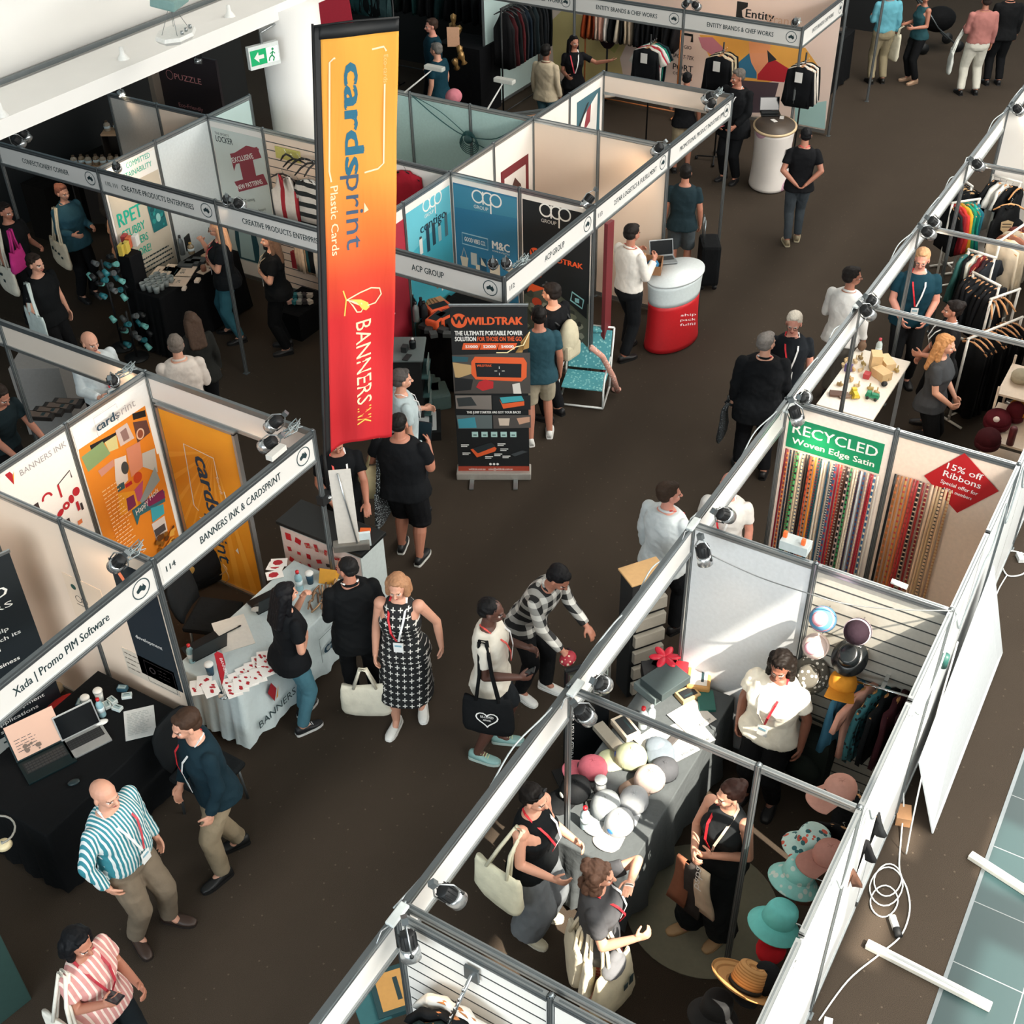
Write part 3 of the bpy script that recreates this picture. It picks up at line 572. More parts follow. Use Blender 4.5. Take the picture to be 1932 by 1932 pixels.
SKD=c('#1f4a55');a.ell(.28,.85,.065,.11,SKD);a.poly([(.1,.3),(.14,.62),(.22,.72),(.38,.72),(.5,.58),(.54,.3),(.5,0.02),(.12,0.02)],SKD);a.poly([(.18,.3),(.2,.6),(.24,.7),(.3,.52),(.37,.68),(.42,.55),(.42,0.05),(.16,0.05)],c('#a9c6c9'));a.poly([(.62,.5),(.72,.58),(.84,.45),(.8,.25),(.62,.28)],c('#20282c'));a.ell(.7,.12,.12,.07,c('#1c3a40'))
a.put_wall('poster','pale poster reading EXCLUSIVE NEW PATTERNS with an athlete silhouette')
b=MB();b.box((0,0,1.2),(1.25,.05,2.4),c('#2b2226'));b.box((-.66,0,1.2),(.1,.35,2.4),c('#8d8074'));root=empty('display_wall',(13.55,14.05,0),radians(-90),'tall dark brown display wall under the mezzanine','display wall');b.build('board',root)
art=Art(1.2,2.3,c('#2b2226'));art.ringc(.22,1.98,.07,.008,PK);art.text('PUZZLE',.32,1.93,.13,PK,w=.55);art.text('Eco-Friendly',.3,1.5,.09,PK,w=.5);art.ringc(.85,1.2,.08,.01,PK);art.rect(.95,.9,.22,.5,c('#8d6f52'))
art.b.build('lettering',root,X=Matrix.Translation((-.6,-.028,.05))@Matrix(((1,0,0),(0,0,-1),(0,1,0))).to_4x4())
a=Wall(0,XEB,6.28,12.1,.12,2.36,M('#e4cfc4',.6,sc=2,var=.05))
BK=c('#15181a')
x,y=a.q(1388,40);a.poly([(x,y),(x,y+.34),(x+.2,y+.34),(x+.2,y+.27),(x+.1,y+.2),(x+.12,y+.1),(x+.2,y+.06),(x+.2,y)],BK)
x,y=a.q(1407,32);a.text('Entity',x,y,.2,BK,w=.52,bold=.02);x,y=a.q(1447,41);a.text('Brands',x,y,.2,c('#d8b49c'),w=.6)
def blot(pts,col):a.poly([a.q(*p)for p in pts],c(col,.7))
blot([(1040,40),(1060,20),(1170,45),(1195,55),(1170,110),(1185,190),(1150,200),(1080,160),(1045,120)],'#c9b77e');blot([(1125,45),(1170,50),(1180,65),(1160,100),(1140,85)],'#b3b06a')
blot([(1320,65),(1400,70),(1520,90),(1548,130),(1530,160),(1470,150),(1430,160),(1380,150),(1340,110)],'#e2a64c');blot([(1318,70),(1345,70),(1370,95),(1345,105),(1325,90)],'#bf7a8c')
blot([(1395,116),(1420,95),(1428,120),(1428,148),(1385,143)],'#2d6f92');blot([(1429,150),(1430,138),(1455,108),(1490,130),(1480,155)],'#b0202c');blot([(1413,95),(1450,92),(1455,110),(1430,140),(1418,118)],'#e39a70');blot([(1413,78),(1455,82),(1452,100),(1415,100)],'#e59a68');blot([(1448,94),(1466,112),(1450,118)],'#22262a')
blot([(1385,150),(1470,156),(1455,212),(1380,212)],'#4c3f48');blot([(1500,200),(1560,190),(1556,258),(1500,245)],'#9fc4c2')
for px,py,t,s,w in[(1205,68,'BELLA+CANVAS',.09,.55),(1284,90,'OGIO',.09,.22),(1270,107,'SPORT-TEK',.1,.42),(1270,130,'PORT',.16,.4),(1270,139,'COMPANY',.07,.4)]:
 x,y=a.q(px,py);a.text(t,x,y,s,BK,w=w,bold=.015,shear=.2 if 'SP' in t else 0)
x,y=a.q(1287,76);a.line([(x,y),(x-.0,y+.12),(x+.2,y+.12),(x+.2,y)],.05,BK);
blot([(975,75),(1000,52),(1018,55),(1028,110),(1025,175),(975,185),(970,130)],'#6a6668');blot([(985,35),(1000,30),(1010,40),(1008,60),(995,68),(985,55)],'#c98f70');blot([(983,28),(1004,24),(1010,36),(1008,45),(985,36)],'#33231f');blot([(988,58),(1008,50),(1006,62),(996,70)],'#3a2a26')
a.put_wall('printed_wall','printed fabric wall with brand names, colour splashes and a red and blue jacket','wall graphic')
a=Wall(0,6.53,7.05,7.98,.0,2.05,M('#e59a22',.6,sc=3,var=.06));GD=c('#eeaa38');NV=c('#143c5a')
for k in range(5):a.poly([(.62,1.75),(-.0+.0,.35+.28*k),(0,.42+.28*k)],GD)
for k in range(4):a.poly([(.62,1.75),(.1+.22*k,0.02),(.2+.22*k,0.02)],GD)
def vert(a,t,x,y,s,m,w=None,bold=0.):a.text(t,x,y,s,m,a=-90,w=w,bold=bold)
a.line([(.62,1.45),(.62,1.68),(.25,1.72),(.2,.95),(.25,.9)],.012,WT);a.line([(.67,1.3),(.70,.95)],.012,WT);a.text('Eco-cards',.6,1.45,.05,WT,a=-85,w=.2)
a.text('cards',.36,1.62,.26,NV,a=-88,w=.66,bold=.03);a.text('print',.38,.9,.26,NV,a=-88,w=.6);a.poly([(.66,.55),(.70,.6),(.70,.52)],WT);a.text('Plastic Cards',.24,.82,.09,WT,a=-88,w=.5)
X=a.place('lettering',(6.525,7.98,0),(0,-1,0),(0,0,1));X.name='printed_face'
root=empty('fabric_banner',(6.53,7.5,0),0,'yellow upright banner with blue cardsprint lettering inside the left stall','banner');X.parent=root;X.matrix_basis=Matrix.Translation((-6.53,-7.5,0))@X.matrix_basis
b=MB()
for y in(-.46,.49):b.box((.01,y,1.03),(.05,.03,2.08),ALU)
b.box((.01,.015,2.07),(.05,.98,.03),ALU);b.box((.01,.015,.012),(.08,.98,.024),ALU);b.build('frame',root)
P0=Vector((6.66,6.10,1.62));PT=P(590,50,5.5);Pb=P(612,862,1.98)
root=empty('flag_banner',tuple(P0),0,'tall orange to red hanging flag reading cardsprint and BANNERS INK','flag')
I=Matrix.Translation(-P0)
pole=[P0,Pb.lerp(P0,.1),Pb,Pb.lerp(PT,.3),Pb.lerp(PT,.65),PT+Vector((0,0,.02))]
b=MB();b.ring([p-P0 for p in pole],[.016,.016,.016,.014,.012,.01],BLACK,n=10);
TR=P(753,33,5.5);b.ring([PT-P0,PT.lerp(TR,.5)-P0+Vector((0,0,.01)),TR-P0],.009,BLACK,n=8);b.build('pole',root)
BR=P(740,826,2.02);BL_=P(614,862,1.95)
def fpt(u,v,off=0.):
 l=BL_.lerp(PT,v);r=BR.lerp(TR,v);p=l.lerp(r,u)
 n=(TR-PT).cross(PT-BL_).normalized()
 d=.018*sin(u*7+v*9)+.03*(1-v)**2*sin(u*9+2*v)+.012*sin(v*23+u*3)
 if v<.12:p=p+(PT-BL_).normalized()*(.07*(1-v/.12)*sin(pi*min(1,u*1.1)))
 return p-n*(d*min(1,4*u)+off)-P0
FLN=(TR-PT).cross(PT-BL_).normalized()
sgn=1 if FLN.dot(Vector((0,0,CAMZ))-PT)>0 else-1
def flag_mat():
 m=bpy.data.materials.new('mat_flag_gradient');m.use_nodes=True;nt=m.node_tree;N=nt.nodes;L=nt.links
 at=N.new('ShaderNodeUVMap');sp=N.new('ShaderNodeSeparateXYZ');L.new(at.outputs[0],sp.inputs[0]);cr=N.new('ShaderNodeValToRGB');L.new(sp.outputs[1],cr.inputs[0])
 e=cr.color_ramp.elements;e[0].position=.0;e[0].color=(*rgb('#b81420'),1);e[1].position=1;e[1].color=(*rgb('#eaa43c'),1)
 for p_,h in[(.35,'#cc1c20'),(.45,'#d9421f'),(.55,'#e5702a'),(.68,'#e9993a')]:k=e.new(p_);k.color=(*rgb(h),1)
 L.new(cr.outputs[0],N['Principled BSDF'].inputs['Base Color']);N['Principled BSDF'].inputs['Roughness'].default_value=.75
 nz=N.new('ShaderNodeTexNoise');nz.inputs['Scale'].default_value=7;bp=N.new('ShaderNodeBump');bp.inputs['Strength'].default_value=.4;bp.inputs['Distance'].default_value=.02;L.new(nz.outputs[0],bp.inputs['Height']);L.new(bp.outputs[0],N['Principled BSDF'].inputs['Normal']);return m
def cloth_grid(nu,nv,u0,u1,v0,v1,off,m,name,uv=False):
 vs=[tuple(fpt(u0+(u1-u0)*i/nu,v0+(v1-v0)*j/nv,off))for j in range(nv+1)for i in range(nu+1)]
 fs=[(j*(nu+1)+i,j*(nu+1)+i+1,(j+1)*(nu+1)+i+1,(j+1)*(nu+1)+i)for j in range(nv)for i in range(nu)]
 me=bpy.data.meshes.new(name);me.from_pydata(vs,[],fs);me.materials.append(m);me.polygons.foreach_set('use_smooth',[True]*len(fs))
 ul=me.uv_layers.new(name='UVMap')
 for p_ in me.polygons:
  for li in p_.loop_indices:
   k=me.loops[li].vertex_index;ul.data[li].uv=((k%(nu+1))/nu,(k//(nu+1))/nv)
 o=bpy.data.objects.new(name,me);COL.objects.link(o);o.parent=root;s=o.modifiers.new('thick','SOLIDIFY');s.thickness=.002;return o
cloth_grid(24,90,.08,1,0,.975,0,flag_mat(),'cloth');cloth_grid(3,60,0,.085,0,1,-.001,BLACK,'sleeve');cloth_grid(20,2,.06,1,.972,1.0,-.001,BLACK,'top_hem')
FL=(PT-BL_).length;FW=(TR-PT).length
art=Art(.001,.001,WHT);art.b=MB();art.z=0
def uvp(px,py):
 """photograph position -> cloth coordinates in metres"""
 v=(862-py)/(862-50);xl=612+(590-612)*v;xr=740+(753-740)*v;v2=v-.02*((px-xl)/(xr-xl))*0
 return((px-xl)/(xr-xl)*FW,v2*FL)
TB=c('#14647f');TW=c('#ecd9b0');YL=c('#f0c95a')
def vt(t,px,py0,py1,hpx,m,bold=0.,ang=-90.):
 x,y=uvp(px,py0);x2,y2=uvp(px,py1);art.text(t,x,y,hpx/150*FW/.72,m,a=ang,w=abs(y-y2),bold=bold)
vt('cards',648,118,310,36,TB,.035);vt('print',652,312,452,36,c('#3c5470'));vt('Plastic Cards',622,328,456,15,TW,.01);x,y=uvp(686,380);art.poly([(x,y+.06),(x+.04,y-.01),(x,y-.03)],TW)
l=[uvp(*q_)for q_ in[(624,320),(620,300),(621,112),(628,106),(724,96),(729,104)]];art.line(l,.014,TW);l=[uvp(*q_)for q_ in[(726,160),(723,300),(712,308),(686,311)]];art.line(l,.014,TW);vt('Eco-cards',724,110,158,8,c('#f1c27a'))
vt('BANNERS',670,596,765,34,TW,.0);vt('INK',672,774,818,32,YL,-.0)
l=[uvp(*q_)for q_ in[(652,546),(678,538),(700,534),(716,538),(719,550),(708,566),(692,568),(680,560)]];art.line(l+[uvp(652,546)],.012,TW)
l=[uvp(*q_)for q_ in[(655,548),(664,560),(672,575),(680,577),(686,568),(668,556)]];art.line(l,.012,TW,True);art.poly([uvp(*q_)for q_ in[(658,546),(680,552),(694,562),(697,572),(690,577),(682,572),(672,556)]],YL);art.line([uvp(*q_)for q_ in[(645,526),(651,545),(648,577)]],.012,YL)
g=MB();src=art.b
for v in src.v:
 g.v.append(fpt(v.x/FW,v.y/FL,sgn*-1*(.0035+v.z*.3)))
g.f,g.mi,g.sm,g.mats=src.f,src.mi,src.sm,src.mats;g.build('lettering',root)
b=MB();b.box((-.06,.0,.02),(.14,.08,.09),BLACK);b.box((.02,-.04,.05),(.03,.06,.14),CHROME);b.cyl((-.04,-.06,.02),(-.04,.06,.02),.02,CHROME);b.build('clamp',root)
q0=P(862,893,.06);q1=P(1002,893,.06);u=(q1-q0);W=u.length;u.normalize()
th=math.atan2(u.y,u.x);root=empty('rollup_banner',((q0.x+q1.x)/2,(q0.y+q1.y)/2,0),th,'black roll-up banner reading WILDTRAK standing in the aisle','banner')
H_=2.12;OG=c('#d85a2c');a=Art(W-.04,H_,c('#0f1214'));k=(W-.04)/140.;hh=H_/308.
def rq(px,py):return((px-858)*k+(.0),(898-py)*hh)
def rp(pts,col):a.poly([rq(*p)for p in pts],c(col))
a.rect(0,0,W-.04,.1,c('#9a3a26'));a.text('wildtrak.com.au    sales@wildtrak.com.au',.12,.045,.045,WT,w=.5)
x,y=rq(874,613);a.ell(x,y,.085,.085,OG);a.text('W',x,y-.04,.13,c('#0f1214'),al='c',bold=.05);x,y=rq(889,620);a.text('WILDTRAK',x,y,.13,OG,w=W*.68,bold=.05)
x,y=rq(865,638);a.text('THE ULTIMATE PORTABLE POWER',x,y,.075,WT,w=W*.84,bold=.04);x,y=rq(865,648);a.text('SOLUTION',x,y,.075,WT,w=W*.26,bold=.04);x,y=rq(906,648);a.text('FOR THOSE ON THE GO',x,y,.075,OG,w=W*.55,bold=.04)
for i,t in enumerate(['S1000','S2000','S4000']):x,y=rq(880+33*i,660);a.poly([(x-.02,y-.02),(x+.16,y-.02),(x+.19,y+.06),(x,y+.06)],OG);a.text(t,x+.02,y,.05,WT,w=.13,bold=.04)
rp([(975,668),(1000,660),(1002,630),(985,650),(988,668)],'#a9834c');a.line([rq(*p)for p in[(1002,632),(990,655),(976,658),(960,668),(940,668)]],.012,c('#f2e2b0'))
rp([(858,672),(1002,668),(1002,742),(858,742)],'#45403c');rp([(858,685),(892,690),(895,705),(862,715)],'#b09468');rp([(860,712),(895,716),(890,735),(860,738)],'#16181a');rp([(858,674),(888,676),(886,684),(858,684)],'#25505a')
a.poly([rq(*p)for p in[(893,684),(900,675),(990,677),(996,686),(995,712),(985,720),(900,716),(892,706)]],OG);rp([(900,686),(986,688),(985,713),(902,711)],'#12161a');x,y=rq(903,693);a.text('WILDTRAK',x,y,.04,OG,w=.16,bold=.04);rp([(906,720),(918,716),(933,720),(932,732),(912,737),(900,730)],'#b3262a');rp([(968,725),(982,722),(985,742),(970,742)],'#cfcac2')
x,y=rq(944,701);a.rect(x-.05,y,.03,.006,WT);a.rect(x+.03,y,.03,.006,WT);a.rect(x,y+.03,.006,.03,WT);a.rect(x,y-.05,.006,.03,WT)
rp([(860,745),(928,745),(928,772),(860,770)],'#77706a');rp([(862,750),(890,748),(900,764),(865,766)],'#2f3435');rp([(930,745),(1002,745),(1002,772),(930,772)],'#15181a');rp([(944,749),(985,746),(990,755),(948,760)],'#3d98a0');a.poly([rq(*p)for p in[(943,752),(948,761),(990,756),(990,764),(950,770)]],OG)
x,y=rq(880,779);a.text('THIS JUMP STARTER HAS GOT YOUR BACK!',x,y,.045,WT,w=W*.7,bold=.04)
rp([(860,782),(928,782),(928,808),(862,808)],'#5a6566');rp([(862,790),(895,786),(898,806),(864,807)],'#3f8fa0');rp([(930,782),(1002,782),(1002,806),(930,808)],'#4b4744');rp([(940,788),(962,788),(960,802),(942,802)],'#c9b9a8');rp([(975,788),(1000,785),(1000,795),(980,800)],'#c0957c')
for i in range(5):x,y=rq(888+18.5*i,824);a.rect(x,y,.07,.07,c('#a9cbc6'));a.rect(x+.015,y+.02,.04,.012,INK)
a.poly([rq(*p)for p in[(884,848),(925,838),(935,846),(932,852),(896,864)]],OG);rp([(888,846),(925,834),(934,842),(898,856)],'#20272a');rp([(962,858),(985,850),(995,853),(970,862)],'#3a3f42')
for px,py in[(866,840),(868,856),(937,838),(942,848),(930,858),(912,863),(946,862)]:x,y=rq(px,py);a.rect(x,y,.09,.012,WT);a.rect(x,y-.02,.07,.01,WT)
for i in range(3):x,y=rq(922+7*i,877);a.ell(x,y,.015,.015,WT)
X=Matrix.Translation((-(W-.04)/2,0,.06))@Matrix.Rotation(radians(-1.5),4,'X')@Matrix(((1,0,0),(0,0,-1),(0,1,0))).to_4x4()
a.b.build('printed_face',root,X=X)
b=MB();b.box((0,.04,.05),(W,.2,.09),M('#a8a49c',.4,.3),bev=.012);b.build('base',root)
for sx in(-.25,.25):b=MB();b.box((sx,-.1,.012),(.05,.28,.02),ALU,bev=.005);b.build('foot',root)
b=MB();b.box((0,.06,H_+.08),(W-.02,.025,.03),ALU,bev=.004);b.build('top_bar',root)
b=MB();b.cyl((0,.08,.05),(0,.085,H_+.06),.012,ALU);b.build('pole',root)
a=Art(.95,2.1,c('#0f191f'));a.text('PROMO',.84,1.72,.15,WT,al='r',w=.8);a.text('PARTNERS',.84,1.60,.08,WT,al='r',w=.8)
for i,(t,w)in enumerate([('Websites to help',.62),('your brand reach its',.7),('full potential',.5),('',0),('Grow your business',.62),('online',.2),('Store integrations',.62),('and data migrations',.62),('eCommerce and',.5),('online ordering',.5),('Website development',.7),('Mobile applications',.62),('Hosting services',.5)]):
 if t:a.text(t,.12,1.38-.085*i,.06,WT,w=w,bold=.01)
a.rect(.0,.12,.95,.2,c('#b9bdb9'));[a.rect(.1+.27*(i%3),.17+.08*(i//3),.16,.02,INK)for i in range(6)]
root=empty('pull_up_banner',(3.82,7.55,0),radians(-18),'black banner of white text about websites at the left edge','banner')
a.b.build('printed_face',root,X=Matrix.Translation((-.475,0,.06))@Matrix(((1,0,0),(0,0,-1),(0,1,0))).to_4x4());b=MB();b.box((0,.03,.04),(1.0,.16,.08),BLACK,bev=.01);b.build('base',root);b=MB();b.box((0,.01,2.17),(.97,.02,.025),ALU);b.build('top_bar',root)
root=empty('exit_sign',(12.55,11.55,3.05),radians(-20),'green and white running man exit sign hanging beside the column','exit sign')
b=MB();b.box((0,0,0),(.46,.07,.3),M('#dfe4e2',.4));b.box((.0,0,.22),(.03,.03,.16),ALU);b.cyl((0,0,.29),(.62,.36,.29),.015,ALU);b.build('housing',root)
a=Art(.42,.2,M('#0f9a5f',.4,emit=.35));a.rect(.24,.0,.18,.2,M('#e8efe9',.4,emit=.3));GN=c('#0f8f58');a.poly([(.05,.1),(.12,.17),(.12,.125),(.2,.125),(.2,.075),(.12,.075),(.12,.03)],WHT)
a.ell(.34,.165,.018,.018,GN);a.line([(.34,.14),(.32,.09),(.35,.05),(.33,.01)],.022,GN);a.line([(.32,.09),(.28,.06),(.27,.02)],.02,GN);a.line([(.37,.1),(.34,.13),(.29,.11)],.014,GN)
a.b.build('sign_face',root,X=Matrix.Translation((-.21,-.038,-.1))@Matrix(((1,0,0),(0,0,-1),(0,1,0))).to_4x4())
TS=bpy.data.scenes.new('workshop')
def fuse(b,vox,it=3,fac=.5):
 """closed shapes in b -> one continuous smooth mesh"""
 o=bpy.data.objects.new('w',b.mesh('w'));TS.collection.objects.link(o)
 m=o.modifiers.new('r','REMESH');m.mode='VOXEL';m.voxel_size=vox;m.use_smooth_shade=True
 if it:s=o.modifiers.new('s','SMOOTH');s.factor=fac;s.iterations=it
 vl=TS.view_layers[0];vl.update();dg=vl.depsgraph
 me=bpy.data.meshes.new_from_object(o.evaluated_get(dg),depsgraph=dg)
 old=o.data;bpy.data.objects.remove(o);bpy.data.meshes.remove(old)
 me.materials.clear();return me
def rumple(me,amp,kx=7,kz=13,seed=0):
 n=len(me.vertices);co=np.empty(n*3);me.vertices.foreach_get('co',co);co=co.reshape(-1,3)
 no=np.empty(n*3);me.vertices.foreach_get('normal',no);no=no.reshape(-1,3)
 d=np.zeros(n);r=np.random.RandomState(seed)
 for k in range(7):
  f=r.normal(size=3)*np.array([kx,kx,kz])*(1+.35*k);p=r.uniform(0,6.28);d+=np.sin(co@f+p+1.5*np.sin(co@(f[::-1]*.6)+k))/(1+.35*k)
 d=1-np.abs(d/2.2);co+=no*(d*amp)[:,None];me.vertices.foreach_set('co',co.ravel());me.update()
def setm(me,mats,idx=None):
 for m in mats:me.materials.append(m)
 if idx is not None:me.polygons.foreach_set('material_index',idx)
 me.polygons.foreach_set('use_smooth',[True]*len(me.polygons));me.update()
def mobj(name,me,parent=None):
 o=bpy.data.objects.new(name,me);COL.objects.link(o)
 if parent:o.parent=parent
 return o
def capsule(b,p0,p1,r0,r1,n=12,flat=False):
 p0,p1=Vector(p0),Vector(p1);t=(p1-p0)
 if t.length<1e-5:b.ell(p0,(r0,r0,r0),BLACK);return
 t.normalize();pts,rad=[],[]
 if not flat:
  for a in(80,60,40,20):pts.append(p0-t*r0*sin(radians(a)));rad.append(r0*cos(radians(a)))
 pts+=[p0,p1];rad+=[r0,r1]
 if not flat:
  for a in(20,40,60,80):pts.append(p1+t*r1*sin(radians(a)));rad.append(r1*cos(radians(a)))
 b.ring(pts,rad,BLACK,n=n)
ARMS={'down':((.16,-.04,-1),(.06,.28,-1),'in',.45),'bent':((.14,.06,-1),(-.22,1,-.05),'in',.7),'bentup':((.15,.2,-1),(-.35,.9,.55),'in',.8),'fold':((.22,.3,-1),(-1,.42,.08),'in',.5),'back':((.32,-.38,-1),(-.8,-.22,-.75),'in',.6),'chin':((.05,.55,-.75),(-.32,.3,1),'in',.9),'pocket':((.4,-.1,-1),(-.22,.3,-1),'in',.4),'reach':((.1,.75,-.7),(-.1,1,-.2),'down',.35),'wide':((.55,.5,-.7),(.5,.9,.1),'up',.2),'brow':((.7,.7,.15),(-.75,-.35,.45),'in',.4),'carry':((.2,-.05,-1),(.1,.12,-1),'in',1.),'lowfront':((.14,.2,-1),(-.45,.7,-.7),'in',.6),'strap':((.3,.1,-1),(-.35,.5,1),'in',1.)}
SKIN={'fair':'#c9947c','pink':'#cf8f7c','tan':'#a8705a','brown':'#7d4e3c','dark':'#52342a'}
def person(lab,xy,face,h=1.72,sex='m',w=1.,skin='fair',hair=('short','#2a211d'),top=('tee','#15181b'),bottom=('trousers','#17191c'),shoes=('#1a1a1c','#101112'),R='down',L='down',feet=((.11,.0),(-.11,.0)),lean=0.,twist=0.,hy=0.,hp=12.,lanyard=None,badge=True,glasses=None,near=True,belly=0.,toe=(8,8),vx=None,extra=None,lf=None):
 az=face-59+0.;s=h/1.72;hp=hp*.45;root=empty('person',(xy[0],xy[1],0),radians(az-90),lab,'person')
 LA=radians(-lean);TA=radians(twist);back=.17*sin(radians(lean))
 def up(p,z0=.90):
  p=Vector(p);t=max(0,min(1,(p.z-z0)/.16));t=t*t*(3-2*t)
  q=p-Vector((0,0,.93));q=Matrix.Rotation(LA*t,3,'X')@(Matrix.Rotation(TA*t,3,'Z')@q);q+=Vector((0,-back,.93));return q*s
 fem=sex=='f';SW=.160 if fem else .185
 if fem:sec=[(.80,.10,.09,-.01),(.86,.165,.12,-.015),(.93,.172,.12,-.012),(1.02,.142,.10,0),(1.10,.128,.094,0),(1.19,.138,.108,.01),(1.27,.152,.125,.018),(1.34,.145,.105,.006),(1.40,.125,.085,-.005),(1.44,.085,.065,-.01),(1.475,.055,.05,-.01)]
 else:sec=[(.80,.10,.09,-.01),(.86,.162,.112,-.01),(.93,.165,.115,-.005),(1.02,.152,.108,0),(1.10,.15,.11,.004),(1.19,.16,.115,.004),(1.28,.172,.12,.004),(1.35,.168,.112,0),(1.41,.145,.09,-.008),(1.45,.09,.068,-.01),(1.48,.058,.055,-.01)]
 def secs(z0,z1,e,fl=0.,ww=None):
  out=[];zs=sorted(set([z0,z1]+[q[0]for q in sec if z0<q[0]<z1]));
  for z in zs:
   for a,c_ in zip(sec,sec[1:]):
    if a[0]<=z<=c_[0]:
     t=(z-a[0])/(c_[0]-a[0]);v=[a[i]+(c_[i]-a[i])*t for i in range(4)];break
   bl=belly*math.exp(-((z-1.06)/.12)**2)
   ex=e+fl*max(0,min(1,(1.0-z)/.12));hx=v[1]*(1+(w-1)*(1 if z<1.35 else .6))+ex+bl*.5;hy_=v[2]*(1+(w-1))+ex+bl*.5;yo=v[3]+bl*.5
   if ww and z>1.3:hx=min(hx,ww)
   out.append([up((hx*math.copysign(abs(cos(a_))**.8,cos(a_)),yo+hy_*math.copysign(abs(sin(a_))**.8,sin(a_)),z))for a_ in[2*pi*k/20 for k in range(20)]])
  return out
 B=MB();B.loft(secs(.80,1.48,0),BLACK)
 sh={};joints={}
 wf=1+(w-1)*.6
 for sd,nm,spec in((1,'R',R),(-1,'L',L)):
  spec=ARMS[spec]if isinstance(spec,str)else spec;ud,fd,palm,curl=spec
  S=up((sd*SW*wf,-.01,1.405));
  def dirv(v):return(Matrix.Rotation(LA,3,'X')@(Matrix.Rotation(TA,3,'Z')@Vector((sd*v[0],v[1],v[2])))).normalized()if lean<40 else Vector((sd*v[0],v[1],v[2])).normalized()
  u,f=dirv(ud),dirv(fd);E_=S+u*.285*s;W=E_+f*.25*s
  joints[nm]=(S,E_,W,f)
  ra=.047*(.9 if fem else 1)*wf*(.88 if top[0]in('shirt','tucked','jacket','longsleeve')else 1);ks=1. if top[0]in('tank','dress','vest')else .84;B.ell(S-Vector((sd*.008,0,.008+(1-ks)*.2)),(.058*s*wf*ks,.055*s*wf*ks,.056*s*wf*ks),BLACK)
  capsule(B,S-Vector((0,0,(1-ks)*.2)),E_,ra*s*1.08*(.9 if ks<1 else 1),ra*s*.86);capsule(B,E_,E_.lerp(W,.35),ra*s*.86,ra*s*.84);capsule(B,E_.lerp(W,.35),W,ra*s*.84,.027*s)
  if palm=='in':n0=dirv((-1,.0,0))if abs(f.x)<.8 else dirv((0,-1,-.2))
  elif palm=='down':n0=Vector((0,0,-1))
  elif palm=='up':n0=Vector((0,0,1))
  else:n0=dirv((0,-1,0))
  n_=(n0-f*n0.dot(f)).normalized();t_=f.cross(n_)*sd;fm=.93 if fem else 1.
  Rm=Matrix((t_,n_,f)).transposed()
  B.ell(W+f*.05*s,(.040*s*fm,.017*s,.055*s),BLACK,Rm);capsule(B,W-f*.02*s,W+f*.03*s,.026*s,.025*s)
  for off,ln in((.030,.068),(.0105,.076),(-.0095,.07),(-.029,.054)):
   p=W+(f*.082+t_*off*fm)*s;a=.15;rr=.0092
   for k,sg in enumerate((.42,.33,.27)):
    a+=curl*(.55,.75,.55)[k];dd=f*cos(a)+n_*sin(a)+t_*off*1.2*(1-curl);q=p+dd*ln*sg*s*1.05;capsule(B,p,q,rr*s,rr*s*.9,8);p=q;rr*=.92
  p=W+(f*.028+t_*.030)*s;dd=(f*.62+t_*.62+n_*.35).normalized();q=p+dd*.038*s;capsule(B,p,q,.0125*s,.011*s,8);dd=(f*.85+t_*.25+n_*(.3+curl*.5)).normalized();capsule(B,q,q+dd*.032*s,.0105*s,.009*s,8)
  sh[nm]=W+f*.085*s+n_*.02*s
 legs={}
 for sd,nm,(fx,fy)in((1,'R',feet[0]),(-1,'L',feet[1])):
  Hp=Vector((sd*.088,-back/1.,.88))*s;An=Vector((fx,fy-.02,.085))*s;d=An-Hp;dl=d.length;th,sk=.42*s,.41*s
  if dl>(th+sk)*.995:An_z=An;An=Hp+d*((th+sk)*.995/dl)if False else An;dl=min(dl,(th+sk)*.9995)
  ca=(th*th+dl*dl-sk*sk)/(2*th*dl);an=math.acos(max(-1,min(1,ca)));dn=d.normalized();fw=(Vector((0,1,0))-dn*dn.y).normalized()
  K=Hp+(dn*cos(an)+fw*sin(an))*th;legs[nm]=(Hp,K,An)
  lw=(1+(w-1)*.8)*(.86 if bottom[0]in('trousers','chinos','jeans','wide')else 1);capsule(B,Hp,K,.083*s*lw,.055*s*lw);capsule(B,K,K.lerp(An,.35)-fw*.01,.054*s*lw,.056*s*lw);capsule(B,K.lerp(An,.35)-fw*.01,An,.056*s*lw,.036*s)
  capsule(B,An,Vector((An.x,An.y+.06*s,.05*s)),.034*s,.03*s)
 nb=up((0,-.015,1.455));HR=Matrix.Rotation(LA*.75,3,'X')@Matrix.Rotation(TA+radians(hy),3,'Z')@Matrix.Rotation(radians(-hp),3,'X')
 nt=up((0,.0,1.54));capsule(B,nb,nt,.057*s*(.88 if fem else 1),.052*s*(.85 if fem else 1))
 def hd(p):return nt+HR@(Vector(p)*s)
 hs=.96 if fem else 1.;HRs=HR
 def he(c_,r):B.ell(hd([x*hs for x in c_]),[x*s*hs for x in r],BLACK,HRs)
 he((0,-.012,.105),(.076,.098,.086));he((0,.022,.062),(.062,.072,.07));he((0,.046,.022),(.042,.042,.032));he((0,.074,.012),(.02,.018,.015));he((0,.078,.098),(.05,.02,.014))
 he((.033,.064,.055),(.024,.024,.022));he((-.033,.064,.055),(.024,.024,.022));he((.077,-.002,.07),(.011,.018,.03));he((-.077,-.002,.07),(.011,.018,.03))
 capsule(B,hd((0,.092*hs,.085*hs)),hd((0,.112*hs,.058*hs)),.010*s,.014*s,8);he((0,.106,.056),(.018,.010,.009));he((0,.090,.030),(.022,.012,.0055));he((0,.088,.020),(.019,.012,.006))
 vox=vx or(.0062 if near else .0105)
